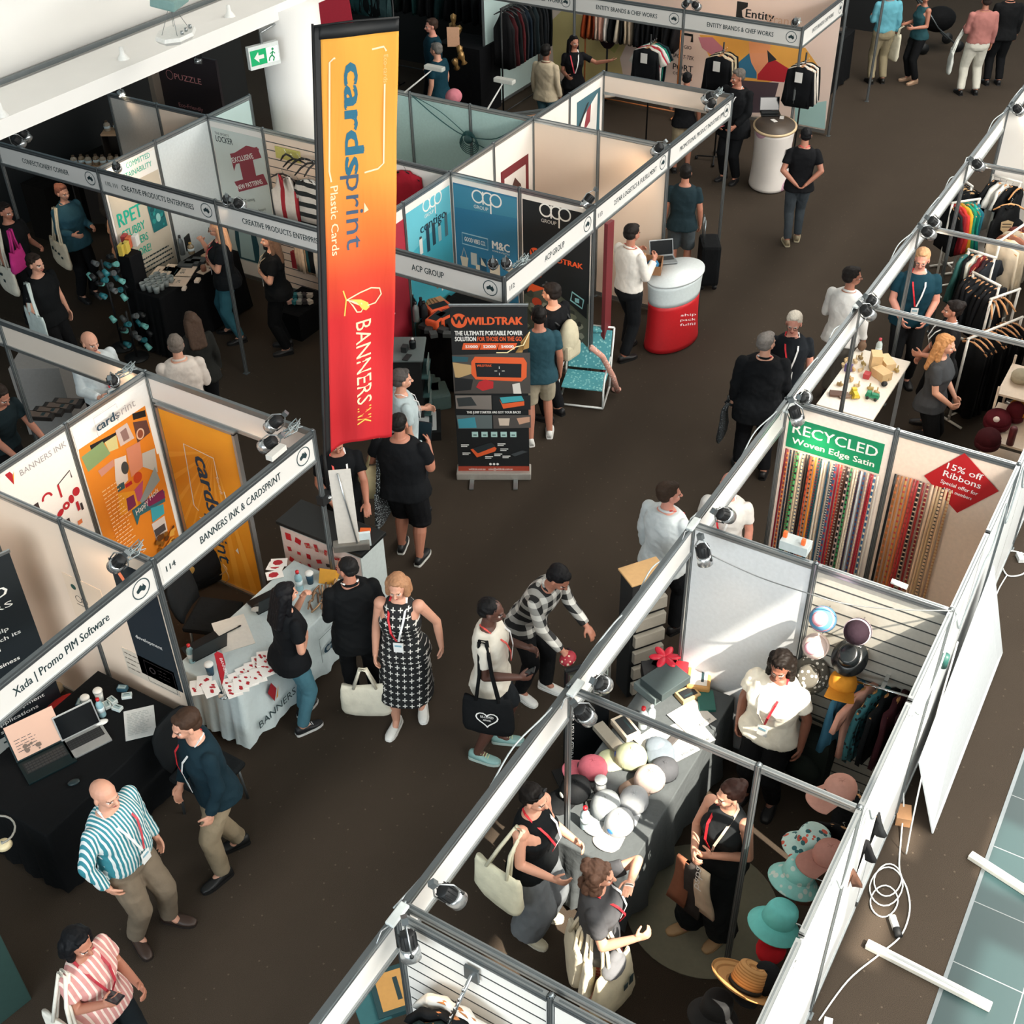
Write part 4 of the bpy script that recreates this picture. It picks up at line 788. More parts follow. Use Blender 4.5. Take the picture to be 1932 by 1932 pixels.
 me=fuse(B,vox*s,2 if near else 1)
 npol=len(me.polygons);cen=np.empty(npol*3);me.polygons.foreach_get('center',cen);cen=cen.reshape(-1,3)
 q=(cen-np.array(nt))@np.array(HR)/(s*hs)
 idx=np.zeros(npol,int);fr=q[:,1]>.05
 for sx in(-1,1):
  ex,ez=q[:,0]-sx*.030,q[:,2]-.078
  idx[fr&((ex/.017)**2+(ez/.009)**2<1)]=1;idx[fr&((ex/.0065)**2+(ez/.0075)**2<1)]=2
  idx[fr&((ex/.021)**2+((q[:,2]-.1)/.0042)**2<1)]=3
 idx[fr&((q[:,0]/.024)**2+((q[:,2]-.026)/.010)**2<1)]=4
 sk=SKIN.get(skin,skin);hc=hair[1]if hair[1]else '#6b5346'
 setm(me,[M(sk,.55,sc=25,var=.06),M('#cfc6bf',.4),M('#2b1d17',.3),M(hc if hc not in('#b9b2a8',)else '#8a8078',.8),M('#9c5048' if skin not in('dark',)else '#5a3230',.45)],idx)
 mobj('body',me,root)
 st,hcol=hair
 if st!='none':
  Hh=MB();
  def hc_(c_,r):Hh.ell(hd([x*hs for x in c_]),[x*s*hs for x in r],BLACK,HRs)
  def hcap(a,b_,r0,r1):capsule(Hh,hd([x*hs for x in a]),hd([x*hs for x in b_]),r0*s,r1*s)
  if st=='fringe':hc_((0,-.035,.08),(.081,.082,.035))
  elif st=='buzz':hc_((0,-.026,.122),(.079,.092,.074));hc_((0,-.05,.08),(.076,.062,.055))
  else:hc_((0,-.03,.128),(.084,.098,.078));hc_((0,-.05,.08),(.083,.066,.065));hc_((0,.03,.178),(.05,.04,.02))
  if st in('long','wavy'):
   ln=.33
   for x in(-.06,-.03,0,.03,.06):hcap((x,-.07,.09),(x*1.25,-.1,.09-ln+.03*abs(x)*10),.045,.03)
   for x in(-.075,.075):hcap((x,-.02,.1),(x*1.12,-.02,-.07),.028,.026);hcap((x*1.12,-.02,-.07),(x*1.15,.02 if st=='long' else 0,-.17),.028,.02)
  if st=='bob':
   for x in(-.06,0,.06):hcap((x,-.06,.09),(x*1.2,-.07,-.02),.05,.042)
   for x in(-.076,.076):hcap((x,-.01,.12),(x*1.08,.0,.0),.03,.03)
  if st=='bun':hc_((0,-.10,.15),(.045,.045,.042))
  if st=='pony':hcap((0,-.1,.14),(0,-.15,.08),.03,.035);hcap((0,-.15,.08),(0,-.15,-.12),.035,.018)
  if st=='curly':
   rr=random.Random(5)
   for k in range(26):a=rr.uniform(0,2*pi);z=rr.uniform(-.06,.17);hc_((.085*cos(a),-.03+.085*sin(a)*(1 if sin(a)<0 else .45),z),(.032,.032,.034))
  hm=fuse(Hh,(.007 if near else .011)*s,2);rumple(hm,.004 if st not in('wavy','curly')else .009,40,12,3);setm(hm,[M(hcol,.6,kind='fabric',sc=60,var=.35)]);mobj('hair',hm,root)
 kind,col=top[0],top[1];tm=col if not isinstance(col,str)else MF(col);cv=(.011 if near else .015)*s
 TB_=MB();hem={'tee':.84,'shirt':.83,'tucked':.93,'jacket':.74,'tank':.86,'dress':.84,'polo':.84,'blouse':.88,'longsleeve':.84,'vest':.86}[kind]
 e={'tee':.016,'shirt':.02,'tucked':.018,'jacket':.03,'tank':.012,'dress':.014,'polo':.016,'blouse':.03,'longsleeve':.02,'vest':.015}[kind]
 bare=kind in('tank','dress','vest')
 if hem<.86:
  rings=secs(.86,1.452,e,.032,.135 if bare else None);base=rings[0];
  low=[p+Vector((0,0,(hem-.86)*s))for p in base];cc=sum(low,Vector())/20;low=[cc+(p-cc)*1.03 for p in low];rings=[low]+rings
 else:rings=secs(hem,1.452,e,.0 if kind=='tucked' else .022,.135 if bare else None)
 TB_.loft(rings,BLACK)
 for nm in 'RL':
  S,E_,W,f=joints[nm]
  if kind in('tee','polo','blouse'):
   k=.62 if kind!='blouse' else .55;r0=.058 if kind!='blouse' else .066;S=S-Vector((0,0,.024));TB_.ell(S,(.054*s*wf,)*3,BLACK);capsule(TB_,S,S.lerp(E_,k),r0*.93*s*wf,(r0-.002)*s*wf,flat=True)
  elif kind in('shirt','tucked','jacket','longsleeve'):
   r0=.055 if kind!='jacket' else .062;S=S-Vector((0,0,.022));TB_.ell(S,(r0*s*wf,)*3,BLACK);capsule(TB_,S,E_,r0*s*wf,r0*.9*s*wf);W2_=E_.lerp(W,.93 if kind!='tucked' or top[2:]!=('rolled',)else .25);capsule(TB_,E_,W2_,r0*.88*s*wf,.042*s,flat=True)
   TB_.ell(E_,(r0*.88*s*wf,)*3,BLACK)
 if kind=='dress':
  z=hem;hem2=top[2]if len(top)>2 else .40;r0=base=secs(.86,.9,.02)[0];c0=sum(r0,Vector())/20;ctr=Vector(((feet[0][0]+feet[1][0])/2,(feet[0][1]+feet[1][1])/2,0))*s
  rr=[r0];
  for t in(.33,.66,1):z=(.86+(hem2-.86)*t)*s;cc=c0.lerp(Vector((ctr.x,ctr.y,z)),t);rr.append([Vector((cc.x+(p.x-c0.x)*(1+.18*t),cc.y+(p.y-c0.y)*(1+.45*t),z))for p in r0])
  TB_.loft(rr[::-1],BLACK)
 tob=None;tme=fuse(TB_,cv,3);rumple(tme,.009 if kind not in('blouse','jacket')else .012,7,12,int(xy[0]*10)%50);setm(tme,[tm]);tob=mobj({'tee':'t_shirt','shirt':'shirt','tucked':'shirt','jacket':'jacket','tank':'sleeveless_top','dress':'dress','polo':'polo_shirt','blouse':'blouse','longsleeve':'shirt','vest':'vest'}[kind],tme,root)
 if kind in('shirt','tucked','polo','jacket','longsleeve')and kind!='longsleeve':
  b=MB();ctr=up((0,-.012,1.475));pts=[up((.063*cos(a),-.012+.06*sin(a),1.468+.012*-sin(a)))for a in[2*pi*k/14 for k in range(14)]];b.ring(pts,.013*s,tm,6,closed=True);b.build('collar',tob)
 kind,col=bottom[0],bottom[1]or '#15181b';bm_=col if not isinstance(col,str)else MF(col)
 if kind!='none':
  Q=MB();Q.loft(secs(.80,.985 if top[0]=='tucked' else .93,.013 if top[0]=='tucked' else .004),BLACK);lw=1+(w-1)*.8
  for nm in 'RL':
   Hp,K,An=legs[nm];
   if kind in('trousers','jeans','chinos'):
    g={'trousers':1.1,'jeans':1.04,'chinos':1.13}[kind];Q.ell(Hp,(.098*s*lw*g,)*3,BLACK);capsule(Q,Hp,K,.095*s*lw*g,.068*s*lw*g);capsule(Q,K,K.lerp(An,.96),.068*s*lw*g,.053*s*g*(1.1 if kind!='jeans' else .95),flat=True);Q.ell(K,(.068*s*lw*g,)*3,BLACK)
   elif kind=='shorts':Q.ell(Hp,(.103*s*lw,)*3,BLACK);capsule(Q,Hp,Hp.lerp(K,.92),.10*s*lw,.095*s*lw,flat=True)
   elif kind=='long_shorts':Q.ell(Hp,(.108*s*lw,)*3,BLACK);capsule(Q,Hp,K,.105*s*lw,.09*s*lw);capsule(Q,K,K.lerp(An,.15),.09*s*lw,.09*s*lw,flat=True)
   elif kind=='wide':Q.ell(Hp,(.11*s*lw,)*3,BLACK);capsule(Q,Hp,K,.11*s*lw,.11*s*lw);capsule(Q,K,K.lerp(An,.85),.11*s*lw,.12*s*lw,flat=True)
  qm=fuse(Q,cv,3);rumple(qm,.006 if kind!='wide' else .012,9,9,int(xy[1]*10)%50);setm(qm,[bm_]);mobj({'trousers':'trousers','chinos':'trousers','jeans':'jeans','shorts':'shorts','long_shorts':'shorts','wide':'wide_trousers'}[kind],qm,root)
 for i,nm in enumerate('RL'):
  Hp,K,An=legs[nm];an=radians(toe[i]*(-1 if nm=='R' else 1));X=Matrix.Translation((An.x,An.y,0))@Matrix.Rotation(an,4,'Z')@Matrix.Scale(s,4)
  b=MB();prof=[(-.075,.022,.075),(-.06,.034,.095),(-.01,.040,.098),(.05,.043,.075),(.11,.048,.056),(.16,.043,.048),(.195,.028,.04),(.205,.012,.03)]
  rings=[];
  for y,hw,ht in prof:rings.append([X@Vector((hw*math.copysign(abs(cos(a))**.7,cos(a)),y,.022+(ht-.022)*max(0,sin(a))**.8 if sin(a)>0 else .022))for a in[2*pi*k/16 for k in range(16)]])
  b.loft(rings,M(shoes[0],.5,sc=20))
  rings=[]
  for y,hw,ht in prof:rings.append([X@Vector(p)for p in((-hw-.004,y,0),(hw+.004,y,0),(hw+.004,y,.026),(-hw-.004,y,.026))])
  so=MB();so.loft(rings,M(shoes[1],.6),smooth=False)
  if len(shoes)>2:
   for k in range(4):b.box((0,.04+.02*k,.09-.009*k),(.045,.006,.006),M(shoes[2],.6),X=X)
  so.build('sole',b.build('shoe',root))
 if lanyard:
  def fy(z,x=0):
   for a,c_ in zip(sec,sec[1:]):
    if a[0]<=z<=c_[0]:t=(z-a[0])/(c_[0]-a[0]);return(a[3]+(c_[3]-a[3])*t)+(a[2]+(c_[2]-a[2])*t)*w+.042+e*.6+belly*math.exp(-((z-1.06)/.12)**2)
   return .12
  zb=1.10;b=MB()
  for sx,m_ in((1,lanyard[0]),(-1,lanyard[1])):
   pts=[(sx*.02,-.075,1.475),(sx*.066,-.03,1.488),(sx*.074,.035,1.45),(sx*.066,fy(1.36)-.012,1.36),(sx*.04,fy(1.25),1.25),(sx*.008,fy(zb+.02),zb+.02)]
   P_=[up(p)for p in pts];vs=[];
   for p in P_:vs+=[p+Vector((-.009,0,.0)),p+Vector((.009,0,0)),p+Vector((.009,.004,.002)),p+Vector((-.009,.004,.002))]
   fs=[]
   for k in range(len(P_)-1):
    for j in range(4):fs.append((4*k+j,4*k+(j+1)%4,4*k+4+(j+1)%4,4*k+4+j))
   b.add(vs,fs,M(m_,.6))
  ln_=b.build('lanyard',root)
  if badge:b=MB();p=up((0,fy(zb-.05)+.006,zb-.05));X=Matrix.Translation(p)@Matrix.Rotation(LA,4,'X');b.box((0,0,0),(.085,.004,.11),M('#e3e5e4',.4),X=X);b.box((0,.003,.02),(.06,.002,.02),M('#7fa9b8',.5),X=X);b.build('name_badge',ln_)
 if glasses:
  b=MB()
  for sx in(-1,1):pts=[hd((sx*.032+.022*cos(a),.102 if glasses!='head' else .06,(.078 if glasses!='head' else .185)+.016*sin(a)))for a in[2*pi*k/12 for k in range(12)]];b.ring(pts,.0022*s,BLACK,5,closed=True);b.ring([hd((sx*.054,.1,.08)),hd((sx*.08,.0,.082))]if glasses!='head' else[hd((sx*.05,.06,.18)),hd((sx*.085,-.03,.12))],.002*s,BLACK,5)
  if glasses=='head':b.ell(hd((.03,.055,.187)),(.022,.012,.015),BLACK);b.ell(hd((-.03,.055,.187)),(.022,.012,.015),BLACK)
  b.build('glasses',root)
 if extra:extra(root,up,hd,s)
 XW=root.matrix_basis
 return dict(root=root,X=XW,R=XW@sh['R'],L=XW@sh['L'],sR=XW@joints['R'][0],sL=XW@joints['L'][0],s=s,fR=XW.to_3x3()@joints['R'][3],fL=XW.to_3x3()@joints['L'][3],az=az)
def tote(lab,top,h=.38,w=.36,rz=0.,col='#d9d0b8',m=None,hold=None,tilt=0.,fat=.09,mark=None,name='tote_bag'):
 """soft bag whose mouth centre is at top; handles rise to the point hold"""
 mm=m or MF(col);root=empty(name,tuple(top),rz,lab,'bag');b=MB();rings=[]
 for t,ww,dd in((0,.96,.25),(.12,1,.5),(.45,1.02,.85),(.8,1.05,1),(.95,1,.9),(1,.9,.5)):
  rings.append([Vector((w/2*ww*math.copysign(abs(cos(a))**.45,cos(a))+.02*sin(3*t+a),fat/2*dd*math.copysign(abs(sin(a))**.8,sin(a))+tilt*t+.008*sin(9*t+3*a),-h*t+(.02*cos(2*a)if t==0 else 0)))for a in[2*pi*k/20 for k in range(20)]])
 b.loft(rings,mm);b.build('bag_body',root)
 hp=Vector(hold)-Vector(top)if hold is not None else Vector((0,0,.28));hp=Matrix.Rotation(-rz,3,'Z')@hp
 for sy in(-1,1):
  b=MB();y=sy*fat*.18;pts=[Vector((-w*.24,y,-.03)),Vector((-w*.2,y,.06)).lerp(hp,.35),hp+Vector((-.03,sy*.012,-.01)),hp+Vector((.03,sy*.012,-.01)),Vector((w*.2,y,.06)).lerp(hp,.35),Vector((w*.24,y,-.03))]
  b.ring(pts,.014,mm,6);b.build('handle',root)
 if mark:mark(root,w,h,fat)
 return root
PE={}
RW=('#c8202c','#e2e3e3');
def at(px,py,z=0.):v=P(px,py,z);return(v.x,v.y)
def pp(key,*a,**k):PE[key]=person(*a,**k)
WHS=('#dcdcd8','#e4e3df');BRS=('#3a2a22','#201814')
pp('bald','bald man in a teal and white striped shirt and khaki trousers, left foreground',(3.13,5.34),335,h=1.78,w=1.1,skin='fair',hair=('none',''),top=('tucked',M('#2f7f8c',.8,kind='stripe:0:38:.45:#d9dedd')),bottom=('chinos','#75695a'),shoes=BRS,R='pocket',L='down',feet=((.12,-.02),(-.13,.10)),hy=-5,hp=14,lanyard=('#e0e2e2','#b8404a'),toe=(25,15),belly=.03)
pp('navy','man in a dark navy jumper and khaki trousers beside the laptop table',(3.95,5.24),215,h=1.80,skin='fair',hair=('short','#3b2a20'),top=('longsleeve','#12262f'),bottom=('chinos','#8a7c66'),shoes=('#101112','#0c0c0d'),R='lowfront',L=((.15,.1,-1),(.0,.5,-.9),'in',.5),feet=((.09,-.1),(-.12,.14)),lean=6,hp=22,lanyard=('#c8202c','#d8d8d8'),toe=(10,10))
pp('pink','woman with black hair and a pink striped top at the bottom left, holding a phone',at(245,2010),330,h=1.66,sex='f',skin='tan',hair=('bob','#0e0f12'),top=('tee',M('#c98d88',.8,kind='stripe:0:26:.35:#e8d3c8')),bottom=('trousers','#1c2226'),R='bentup',L='bent',hp=25,lanyard=('#a02030','#a02030'),badge=False)
pp('dark','woman with a long black ponytail, black t-shirt and blue jeans at the cloth-covered table',(5.42,5.66),40,h=1.66,sex='f',skin='fair',hair=('long','#101013'),top=('tee','#101215'),bottom=('jeans','#46707e'),shoes=('#15171a','#dcdcda','#e5e5e5'),R=((.25,.0,-1),(-.6,.5,-.2),'in',.6),L='chin',feet=((.10,-.05),(-.10,.08)),hp=20,lean=5,toe=(5,20))
pp('suit','man with dark hair in a black jacket, holding a white tote beside the table',(5.95,5.35),110,h=1.70,skin='tan',hair=('buzz','#191818'),top=('jacket','#0f1113'),bottom=('trousers','#0f1012'),R='carry',L='bent',hy=40,hp=20,lanyard=('#e0e0e0','#e0e0e0'),badge=False)
pp('cross','woman with blond hair in a black dress patterned with white crosses',(5.98,4.86),262,h=1.70,sex='f',w=1.14,skin='fair',hair=('bob','#a07658'),top=('dress',M('#121416',.85,kind='cross:16:#d6d4ce'),.38),bottom=('none',''),shoes=WHS,R=((.18,.1,-1),(.05,.3,-1),'in',.5),L=((.5,-.3,-1),(.12,.12,-1),'in',.45),feet=((.10,.16),(-.10,-.08)),hp=20,lanyard=RW,toe=(12,12))
pp('apparel','young man in a white t-shirt with a black shoulder bag looking at a phone',(6.02,3.98),348,h=1.80,skin='dark',hair=('buzz','#0f0e0f'),top=('tee','#d9d3c6'),bottom=('shorts','#22262a'),shoes=('#7da3a0','#a8bab4','#c8d0a0'),R='bent',L='bent',hp=28,hy=5,lanyard=('#d85048','#e0e0e0'),badge=False,feet=((.12,-.10),(-.10,.05)))
pp('check','person in a black and white checked shirt bending forward in the aisle',(6.80,4.02),325,h=1.74,skin='tan',hair=('short','#111012'),top=('shirt',M('#1a1a1b',.85,kind='check:9:#d8d6cf')),bottom=('trousers','#131416'),shoes=WHS,R='reach',L='reach',lean=28,hp=35,feet=((.12,-.06),(-.10,.08)))
pp('grey','man in a loose pale grey long sleeved shirt beside the brochure stand',(8.12,3.38),45,h=1.80,skin='pink',hair=('short','#3d2f26'),top=('shirt','#c9cfd0'),bottom=('trousers','#17191c'),R='bent',L='down',hy=-35,hp=12,w=1.08,lanyard=('#c8202c','#e0e0e0'),badge=False,feet=((.12,.1),(-.12,-.2)))
pp('pinkbald','bald man in white half hidden behind the blank fascia board',(8.62,3.0),250,h=1.72,skin='pink',hair=('fringe','#b9a391'),top=('tee','#d8d6d2'),bottom=('trousers','#2b2d30'),L='down',R='down',lanyard=RW,near=False)
pp('blouse','woman with long dark wavy hair in a cream blouse behind the cap table',(6.66,1.74),235,h=1.76,sex='f',w=1.2,skin='brown',hair=('wavy','#17120f'),top=('blouse','#e2ddce'),bottom=('trousers','#121315'),R=((.25,.05,-1),(.0,.2,-1),'in',.8),L=((.3,-.1,-1),(.05,.3,-1),'in',.5),hy=10,hp=30,lanyard=('#cfc6bc','#c01c28'))
pp('smile','smiling woman in a dark sleeveless top and long skirt with pointed tan shoes',(5.36,1.60),225,h=1.70,sex='f',skin='fair',hair=('bun','#2a1813'),top=('vest','#1f2224'),bottom=('wide','#1b1f21'),shoes=('#c2a076','#a88a64'),R=((.2,.2,-1),(-.5,.75,.1),'in',.8),L=((.25,.1,-1),(-.75,.7,.05),'in',.7),hy=-25,hp=10,lanyard=('#c01c28','#cbb7a4'),badge=False,feet=((.12,.14),(-.12,.05)),toe=(25,-5))
pp('tank','woman in a black sleeveless top and grey wide trousers with a cream shoulder bag',(4.66,2.78),330,h=1.68,sex='f',w=1.18,skin='fair',hair=('bun','#14100e'),top=('tank','#101315'),bottom=('wide','#6b7074'),shoes=('#b9b29a','#cfc9b8'),R=((.2,.1,-1),(-.1,.9,-.1),'in',.6),L='bent',hp=18,glasses='head',lanyard=RW,badge=False,toe=(5,15))
pp('curly','woman with curly grey-brown hair shielding her eyes, carrying cream bags',(4.36,2.10),350,h=1.64,sex='f',w=1.1,skin='fair',hair=('curly','#5c4438'),top=('tee','#47484b'),bottom=('shorts',M('#b5514f',.8,kind='cross:30:#e0c0b4')),shoes=('#caa98a','#b89878'),R=((.3,.3,-1),(-.1,.9,.5),'in',.9),L=((.35,.95,.25),(-.8,-.1,.3),'down',.3),hp=10,lanyard=RW,badge=False)
pp('counter','person in a black t-shirt leaning over the dark counter beside the flag pole',(7.45,6.64),285,h=1.72,skin='tan',hair=('bun','#171313'),top=('tee','#0e1013'),bottom=('trousers','#101113'),R='lowfront',L='reach',lean=9,hp=25,lanyard=('#d85048','#d8d8d8'),near=True)
pp('bigman','heavy man in a black t-shirt and long black shorts holding up a phone',(7.84,6.14),75,h=1.80,w=1.32,skin='tan',hair=('buzz','#171615'),top=('tee','#0f1114'),bottom=('long_shorts','#0e0f12'),shoes=('#18191a','#cfcfca'),R='bentup',L=((.4,.1,-1),(-.2,.7,-.2),'in',.6),hp=15,feet=((.12,-.06),(-.12,.08)))
pp('greypolo','man in a pale grey t-shirt partly hidden by the red end of the flag',(8.55,6.62),20,h=1.76,skin='fair',hair=('short','#4a4644'),top=('tee','#a9b7ba'),bottom=('trousers','#1b1d20'),R='down',L='bent',hp=18,lanyard=('#e0e0e0','#e0e0e0'),badge=False)
pp('black','man with grey hair in a black coat seen from behind in the aisle',(11.0,3.60),80,h=1.80,w=1.2,skin='fair',hair=('short','#6c6763'),top=('jacket','#0f1114'),bottom=('trousers','#121316'),R='bent',L='down',hy=-40,hp=12,lanyard=('#c8202c','#e0e0e0'),badge=False,feet=((.14,-.06),(-.14,.05)))
pp('white','white-haired man in glasses and a dark shirt with a red and white lanyard',(11.62,3.52),262,h=1.76,skin='pink',hair=('short','#cfc6b8'),top=('polo','#191d22'),bottom=('trousers','#15171a'),hp=22,lanyard=RW,glasses=True,hy=-10)
pp('wshirt','man in a white long sleeved shirt and grey trousers behind the fascia',(12.86,3.30),55,h=1.80,skin='tan',hair=('short','#26211f'),top=('shirt','#d3d2cf'),bottom=('trousers','#6a665f'),R='down',L='bent',hy=-50,hp=15,glasses=True,feet=((.1,-.2),(-.1,.1)))
pp('hands','man in a black t-shirt with hands clasped behind his back',(16.72,5.28),85,h=1.76,skin='tan',hair=('buzz','#121214'),top=('tee','#0f1013'),bottom=('jeans','#3a4045'),shoes=('#8a7c62','#b5aa8e'),R='back',L='back',hp=10,lanyard=('#d84048','#d84048'),badge=False,feet=((.08,.08),(-.08,-.08)))
pp('office','man in a white shirt and black trousers standing at the red counter',(12.60,6.0),40,h=1.82,skin='tan',hair=('short','#1d1816'),top=('tucked','#d8d3cb'),bottom=('trousers','#121417'),shoes=('#0f0f10','#0c0c0c'),R='bentup',L='bentup',hp=28,lanyard=('#c02030','#c02030'),badge=False,feet=((.1,-.12),(-.1,.12)))
pp('sung','man in a black t-shirt with sunglasses on his head and a beige backpack',(10.85,6.12),140,h=1.80,w=1.12,skin='fair',hair=('short','#221d1b'),top=('tee','#101114'),bottom=('trousers','#111215'),R='bent',L='down',hp=28,glasses='head',hy=10)
pp('teal','man in a teal t-shirt and khaki shorts beside the roll-up banner',(10.40,6.04),95,h=1.74,skin='tan',hair=('short','#171413'),top=('tee','#26444e'),bottom=('shorts','#a39a86'),shoes=WHS,R='down',L='down',hp=20,feet=((.12,.04),(-.12,-.1)))
pp('acp','person in black leaning over the power stall display behind the roll-up banner',(10.42,6.6),265,h=1.70,skin='pink',hair=('fringe','#a8795c'),top=('shirt','#0e0f12'),bottom=('trousers','#101113'),lean=25,hp=40,R='reach',L='reach',near=False)
pp('blondteal','woman with long blond hair, glasses, black top and rolled blue jeans',(10.42,10.80),190,h=1.70,sex='f',w=1.15,skin='fair',hair=('long','#cf9c78'),top=('tee','#12161a'),bottom=('jeans','#305f6c'),shoes=('#101012','#0c0c0c'),R='chin',L='fold',hp=10,glasses=True,lanyard=('#c01c38','#c01c38'),feet=((.14,.1),(-.14,-.05)),toe=(15,15))
pp('longhair','woman with long brown hair dressed in black with crossed arm beside the flag',(10.5,10.0),190,h=1.70,sex='f',w=1.1,skin='fair',hair=('long','#6b5242'),top=('tee','#0e1012'),bottom=('trousers','#0e0f11'),R='down',L='fold',hp=12,lanyard=('#b8a58c','#b8a58c'))
pp('whitebald','bald man in a white shirt with a lanyard behind the blank fascia board',(7.50,10.02),320,h=1.78,w=1.15,skin='fair',hair=('fringe','#6b4a3a'),top=('tucked','#c8d0d2'),bottom=('trousers','#0f1012'),R='bent',L='down',hp=18,lanyard=('#d84048','#e0e0e0'))
pp('backwhite','person in a white shirt with light hair seen from behind near the fascia',(7.92,9.15),110,h=1.76,w=1.1,skin='fair',hair=('short','#6f665f'),top=('shirt','#d0c6bd'),bottom=('trousers','#1a1b1d'),R='bent',L='bent',hp=22)
pp('backdark','woman with brown hair in dark clothes just beyond the person in white',(8.52,9.5),120,h=1.66,sex='f',skin='fair',hair=('long','#4a3a30'),top=('longsleeve','#20211f'),bottom=('trousers','#141517'),hp=18,near=False)
pp('denim','woman in a blue denim shirt with a printed cream tote on her shoulder',(10.25,13.42),325,h=1.70,sex='f',w=1.15,skin='fair',hair=('bun','#7c5142'),top=('shirt','#2f5563'),bottom=('trousers','#101113'),R='bent',L='bent',hp=15,near=False)
pp('peach','woman in a peach top lit warmly beside the cream poster',(10.45,12.62),330,h=1.66,sex='f',skin='tan',hair=('bun','#5c3a28'),top=('tee','#d8a07c'),bottom=('trousers','#3b2a22'),hp=10,near=False)
pp('edge','person in black with a printed white tote at the far left edge',(9.4,13.55),330,h=1.74,skin='tan',hair=('short','#1c1512'),top=('tee','#111214'),bottom=('trousers','#0f1012'),R='down',L='bent',near=False)
pp('edge2','person in black carrying a large plain white bag at the left edge',(8.55,12.05),335,h=1.74,w=1.1,skin='fair',hair=('short','#2a211c'),top=('tee','#0f1113'),bottom=('trousers','#0f1012'),R='down',L='down',hp=15,near=True)
pp('boxes','person reaching over the boxes of pens at the left edge',(6.35,10.35),330,h=1.74,skin='tan',hair=('short','#2a211c'),top=('tee','#1a262a'),bottom=('trousers','#0f1012'),R='reach',L='reach',lean=22,hp=25,near=True)
pp('dim','person with pale hair in dark clothes among the sweets in the back stall',(11.0,13.3),290,h=1.68,sex='f',skin='tan',hair=('bob','#7a6a5c'),top=('longsleeve','#2a2724'),bottom=('trousers','#111213'),R='bent',L='bent',near=False)
pp('tealshirt','man with blond hair and glasses in a teal shirt inside the clothes stall',(13.65,2.72),262,h=1.82,w=1.12,skin='pink',hair=('short','#b98f6a'),top=('polo','#113441'),bottom=('trousers','#1a1b1d'),R='lowfront',L='lowfront',hp=20,hy=-12,glasses=True,lanyard=RW)
pp('staff','dark-haired woman with a bun and lanyard laughing in the clothes stall',(12.8,2.1),170,h=1.72,sex='f',w=1.1,skin='tan',hair=('bun','#17110f'),top=('tee','#101113'),bottom=('trousers','#0f1012'),R='lowfront',L='bent',hp=10,lanyard=('#e0e0e0','#e0e0e0'),badge=False)
pp('blondgrey','woman with long reddish blond hair and a dark grey t-shirt, hands joined',(12.05,1.98),330,h=1.70,sex='f',w=1.05,skin='fair',hair=('wavy','#a8794e'),top=('tee','#3a3c3f'),bottom=('trousers','#101113'),R='lowfront',L='lowfront',hp=15)
pp('redshirt','man in a red checked shirt and white trousers at the top right',(24.15,4.62),90,h=1.80,w=1.12,skin='tan',hair=('short','#2b2320'),top=('tucked','#a06a64'),bottom=('chinos','#c9c6ba'),shoes=('#131314','#101010'),R='down',L='bent',near=False,feet=((.14,0),(-.14,0)))
pp('blackback','person in a black shirt mostly cut off at the top right',(24.9,4.35),90,h=1.80,w=1.15,skin='tan',hair=('short','#161414'),top=('shirt','#0f1012'),bottom=('trousers','#101113'),near=False)
pp('blueshirt','man in a light blue shirt and khaki trousers at the top right stall',(23.95,6.32),95,h=1.82,w=1.05,skin='tan',hair=('short','#2b2320'),top=('tucked','#5f9fae'),bottom=('chinos','#8c8168'),shoes=('#14130f','#101010'),R='down',L='bent',near=False)
pp('tealtank','woman in a dark teal sleeveless top holding a cream bag at the top right',(24.3,5.75),200,h=1.68,sex='f',skin='tan',hair=('short','#16110f'),top=('tank','#24464c'),bottom=('trousers','#111214'),shoes=('#a98a70','#8c705a'),R='bent',L='bent',near=False,hy=60)
pp('hoodie','grey-haired man in a black fleece with a lanyard by the round counter',(18.35,7.0),230,h=1.82,w=1.15,skin='tan',hair=('short','#5a5550'),top=('jacket','#0d0f12'),bottom=('trousers','#0f1114'),R='lowfront',L='lowfront',hy=-30,hp=22,lanyard=RW,badge=False,near=True)
pp('young','person with short dark hair, black t-shirt and khaki shorts, back turned',(18.3,7.85),80,h=1.66,skin='tan',hair=('buzz','#121214'),top=('tee','#101114'),bottom=('shorts','#9a8d74'),R='down',L='bent',near=False)
pp('suitcase','man in a dark t-shirt and grey shorts behind the end board with a suitcase',(14.75,6.25),80,h=1.74,skin='tan',hair=('short','#191615'),top=('tee','#1b2b31'),bottom=('shorts','#454c50'),shoes=('#22262a','#d0d0cc'),R='down',L='down',near=False)
pp('vestman','man in a cream shirt with a black strap over his shoulder in the brand stall',(18.2,10.4),60,h=1.74,skin='brown',hair=('short','#151312'),top=('shirt','#b9ab93'),bottom=('jeans','#3d5f6b'),hp=10,near=False)
pp('waving','woman with long black hair smiling and gesturing in the brand stall',(19.0,10.3),275,h=1.68,sex='f',skin='tan',hair=('long','#120f10'),top=('tee','#101114'),bottom=('trousers','#101113'),R='bent',L=((.7,.3,-.4),(.9,.6,.3),'up',.1),hp=5,hy=20,near=False,lanyard=('#d84050','#e0e0e0'),badge=False)
pp('beard','bearded man in a teal t-shirt by the dark clothes stall at the top',(18.25,12.75),200,h=1.82,w=1.1,skin='pink',hair=('short','#3a2b24'),top=('tee','#103340'),bottom=('trousers','#0f1012'),near=False,extra=lambda r,up,hd,s:None)
pp('oldteal','grey-haired man in a dark teal t-shirt holding a black printed bag',(17.35,12.05),150,h=1.76,w=1.1,skin='fair',hair=('short','#6a6763'),top=('tee','#103542'),bottom=('trousers','#101113'),R='down',L='down',hp=18,near=False)
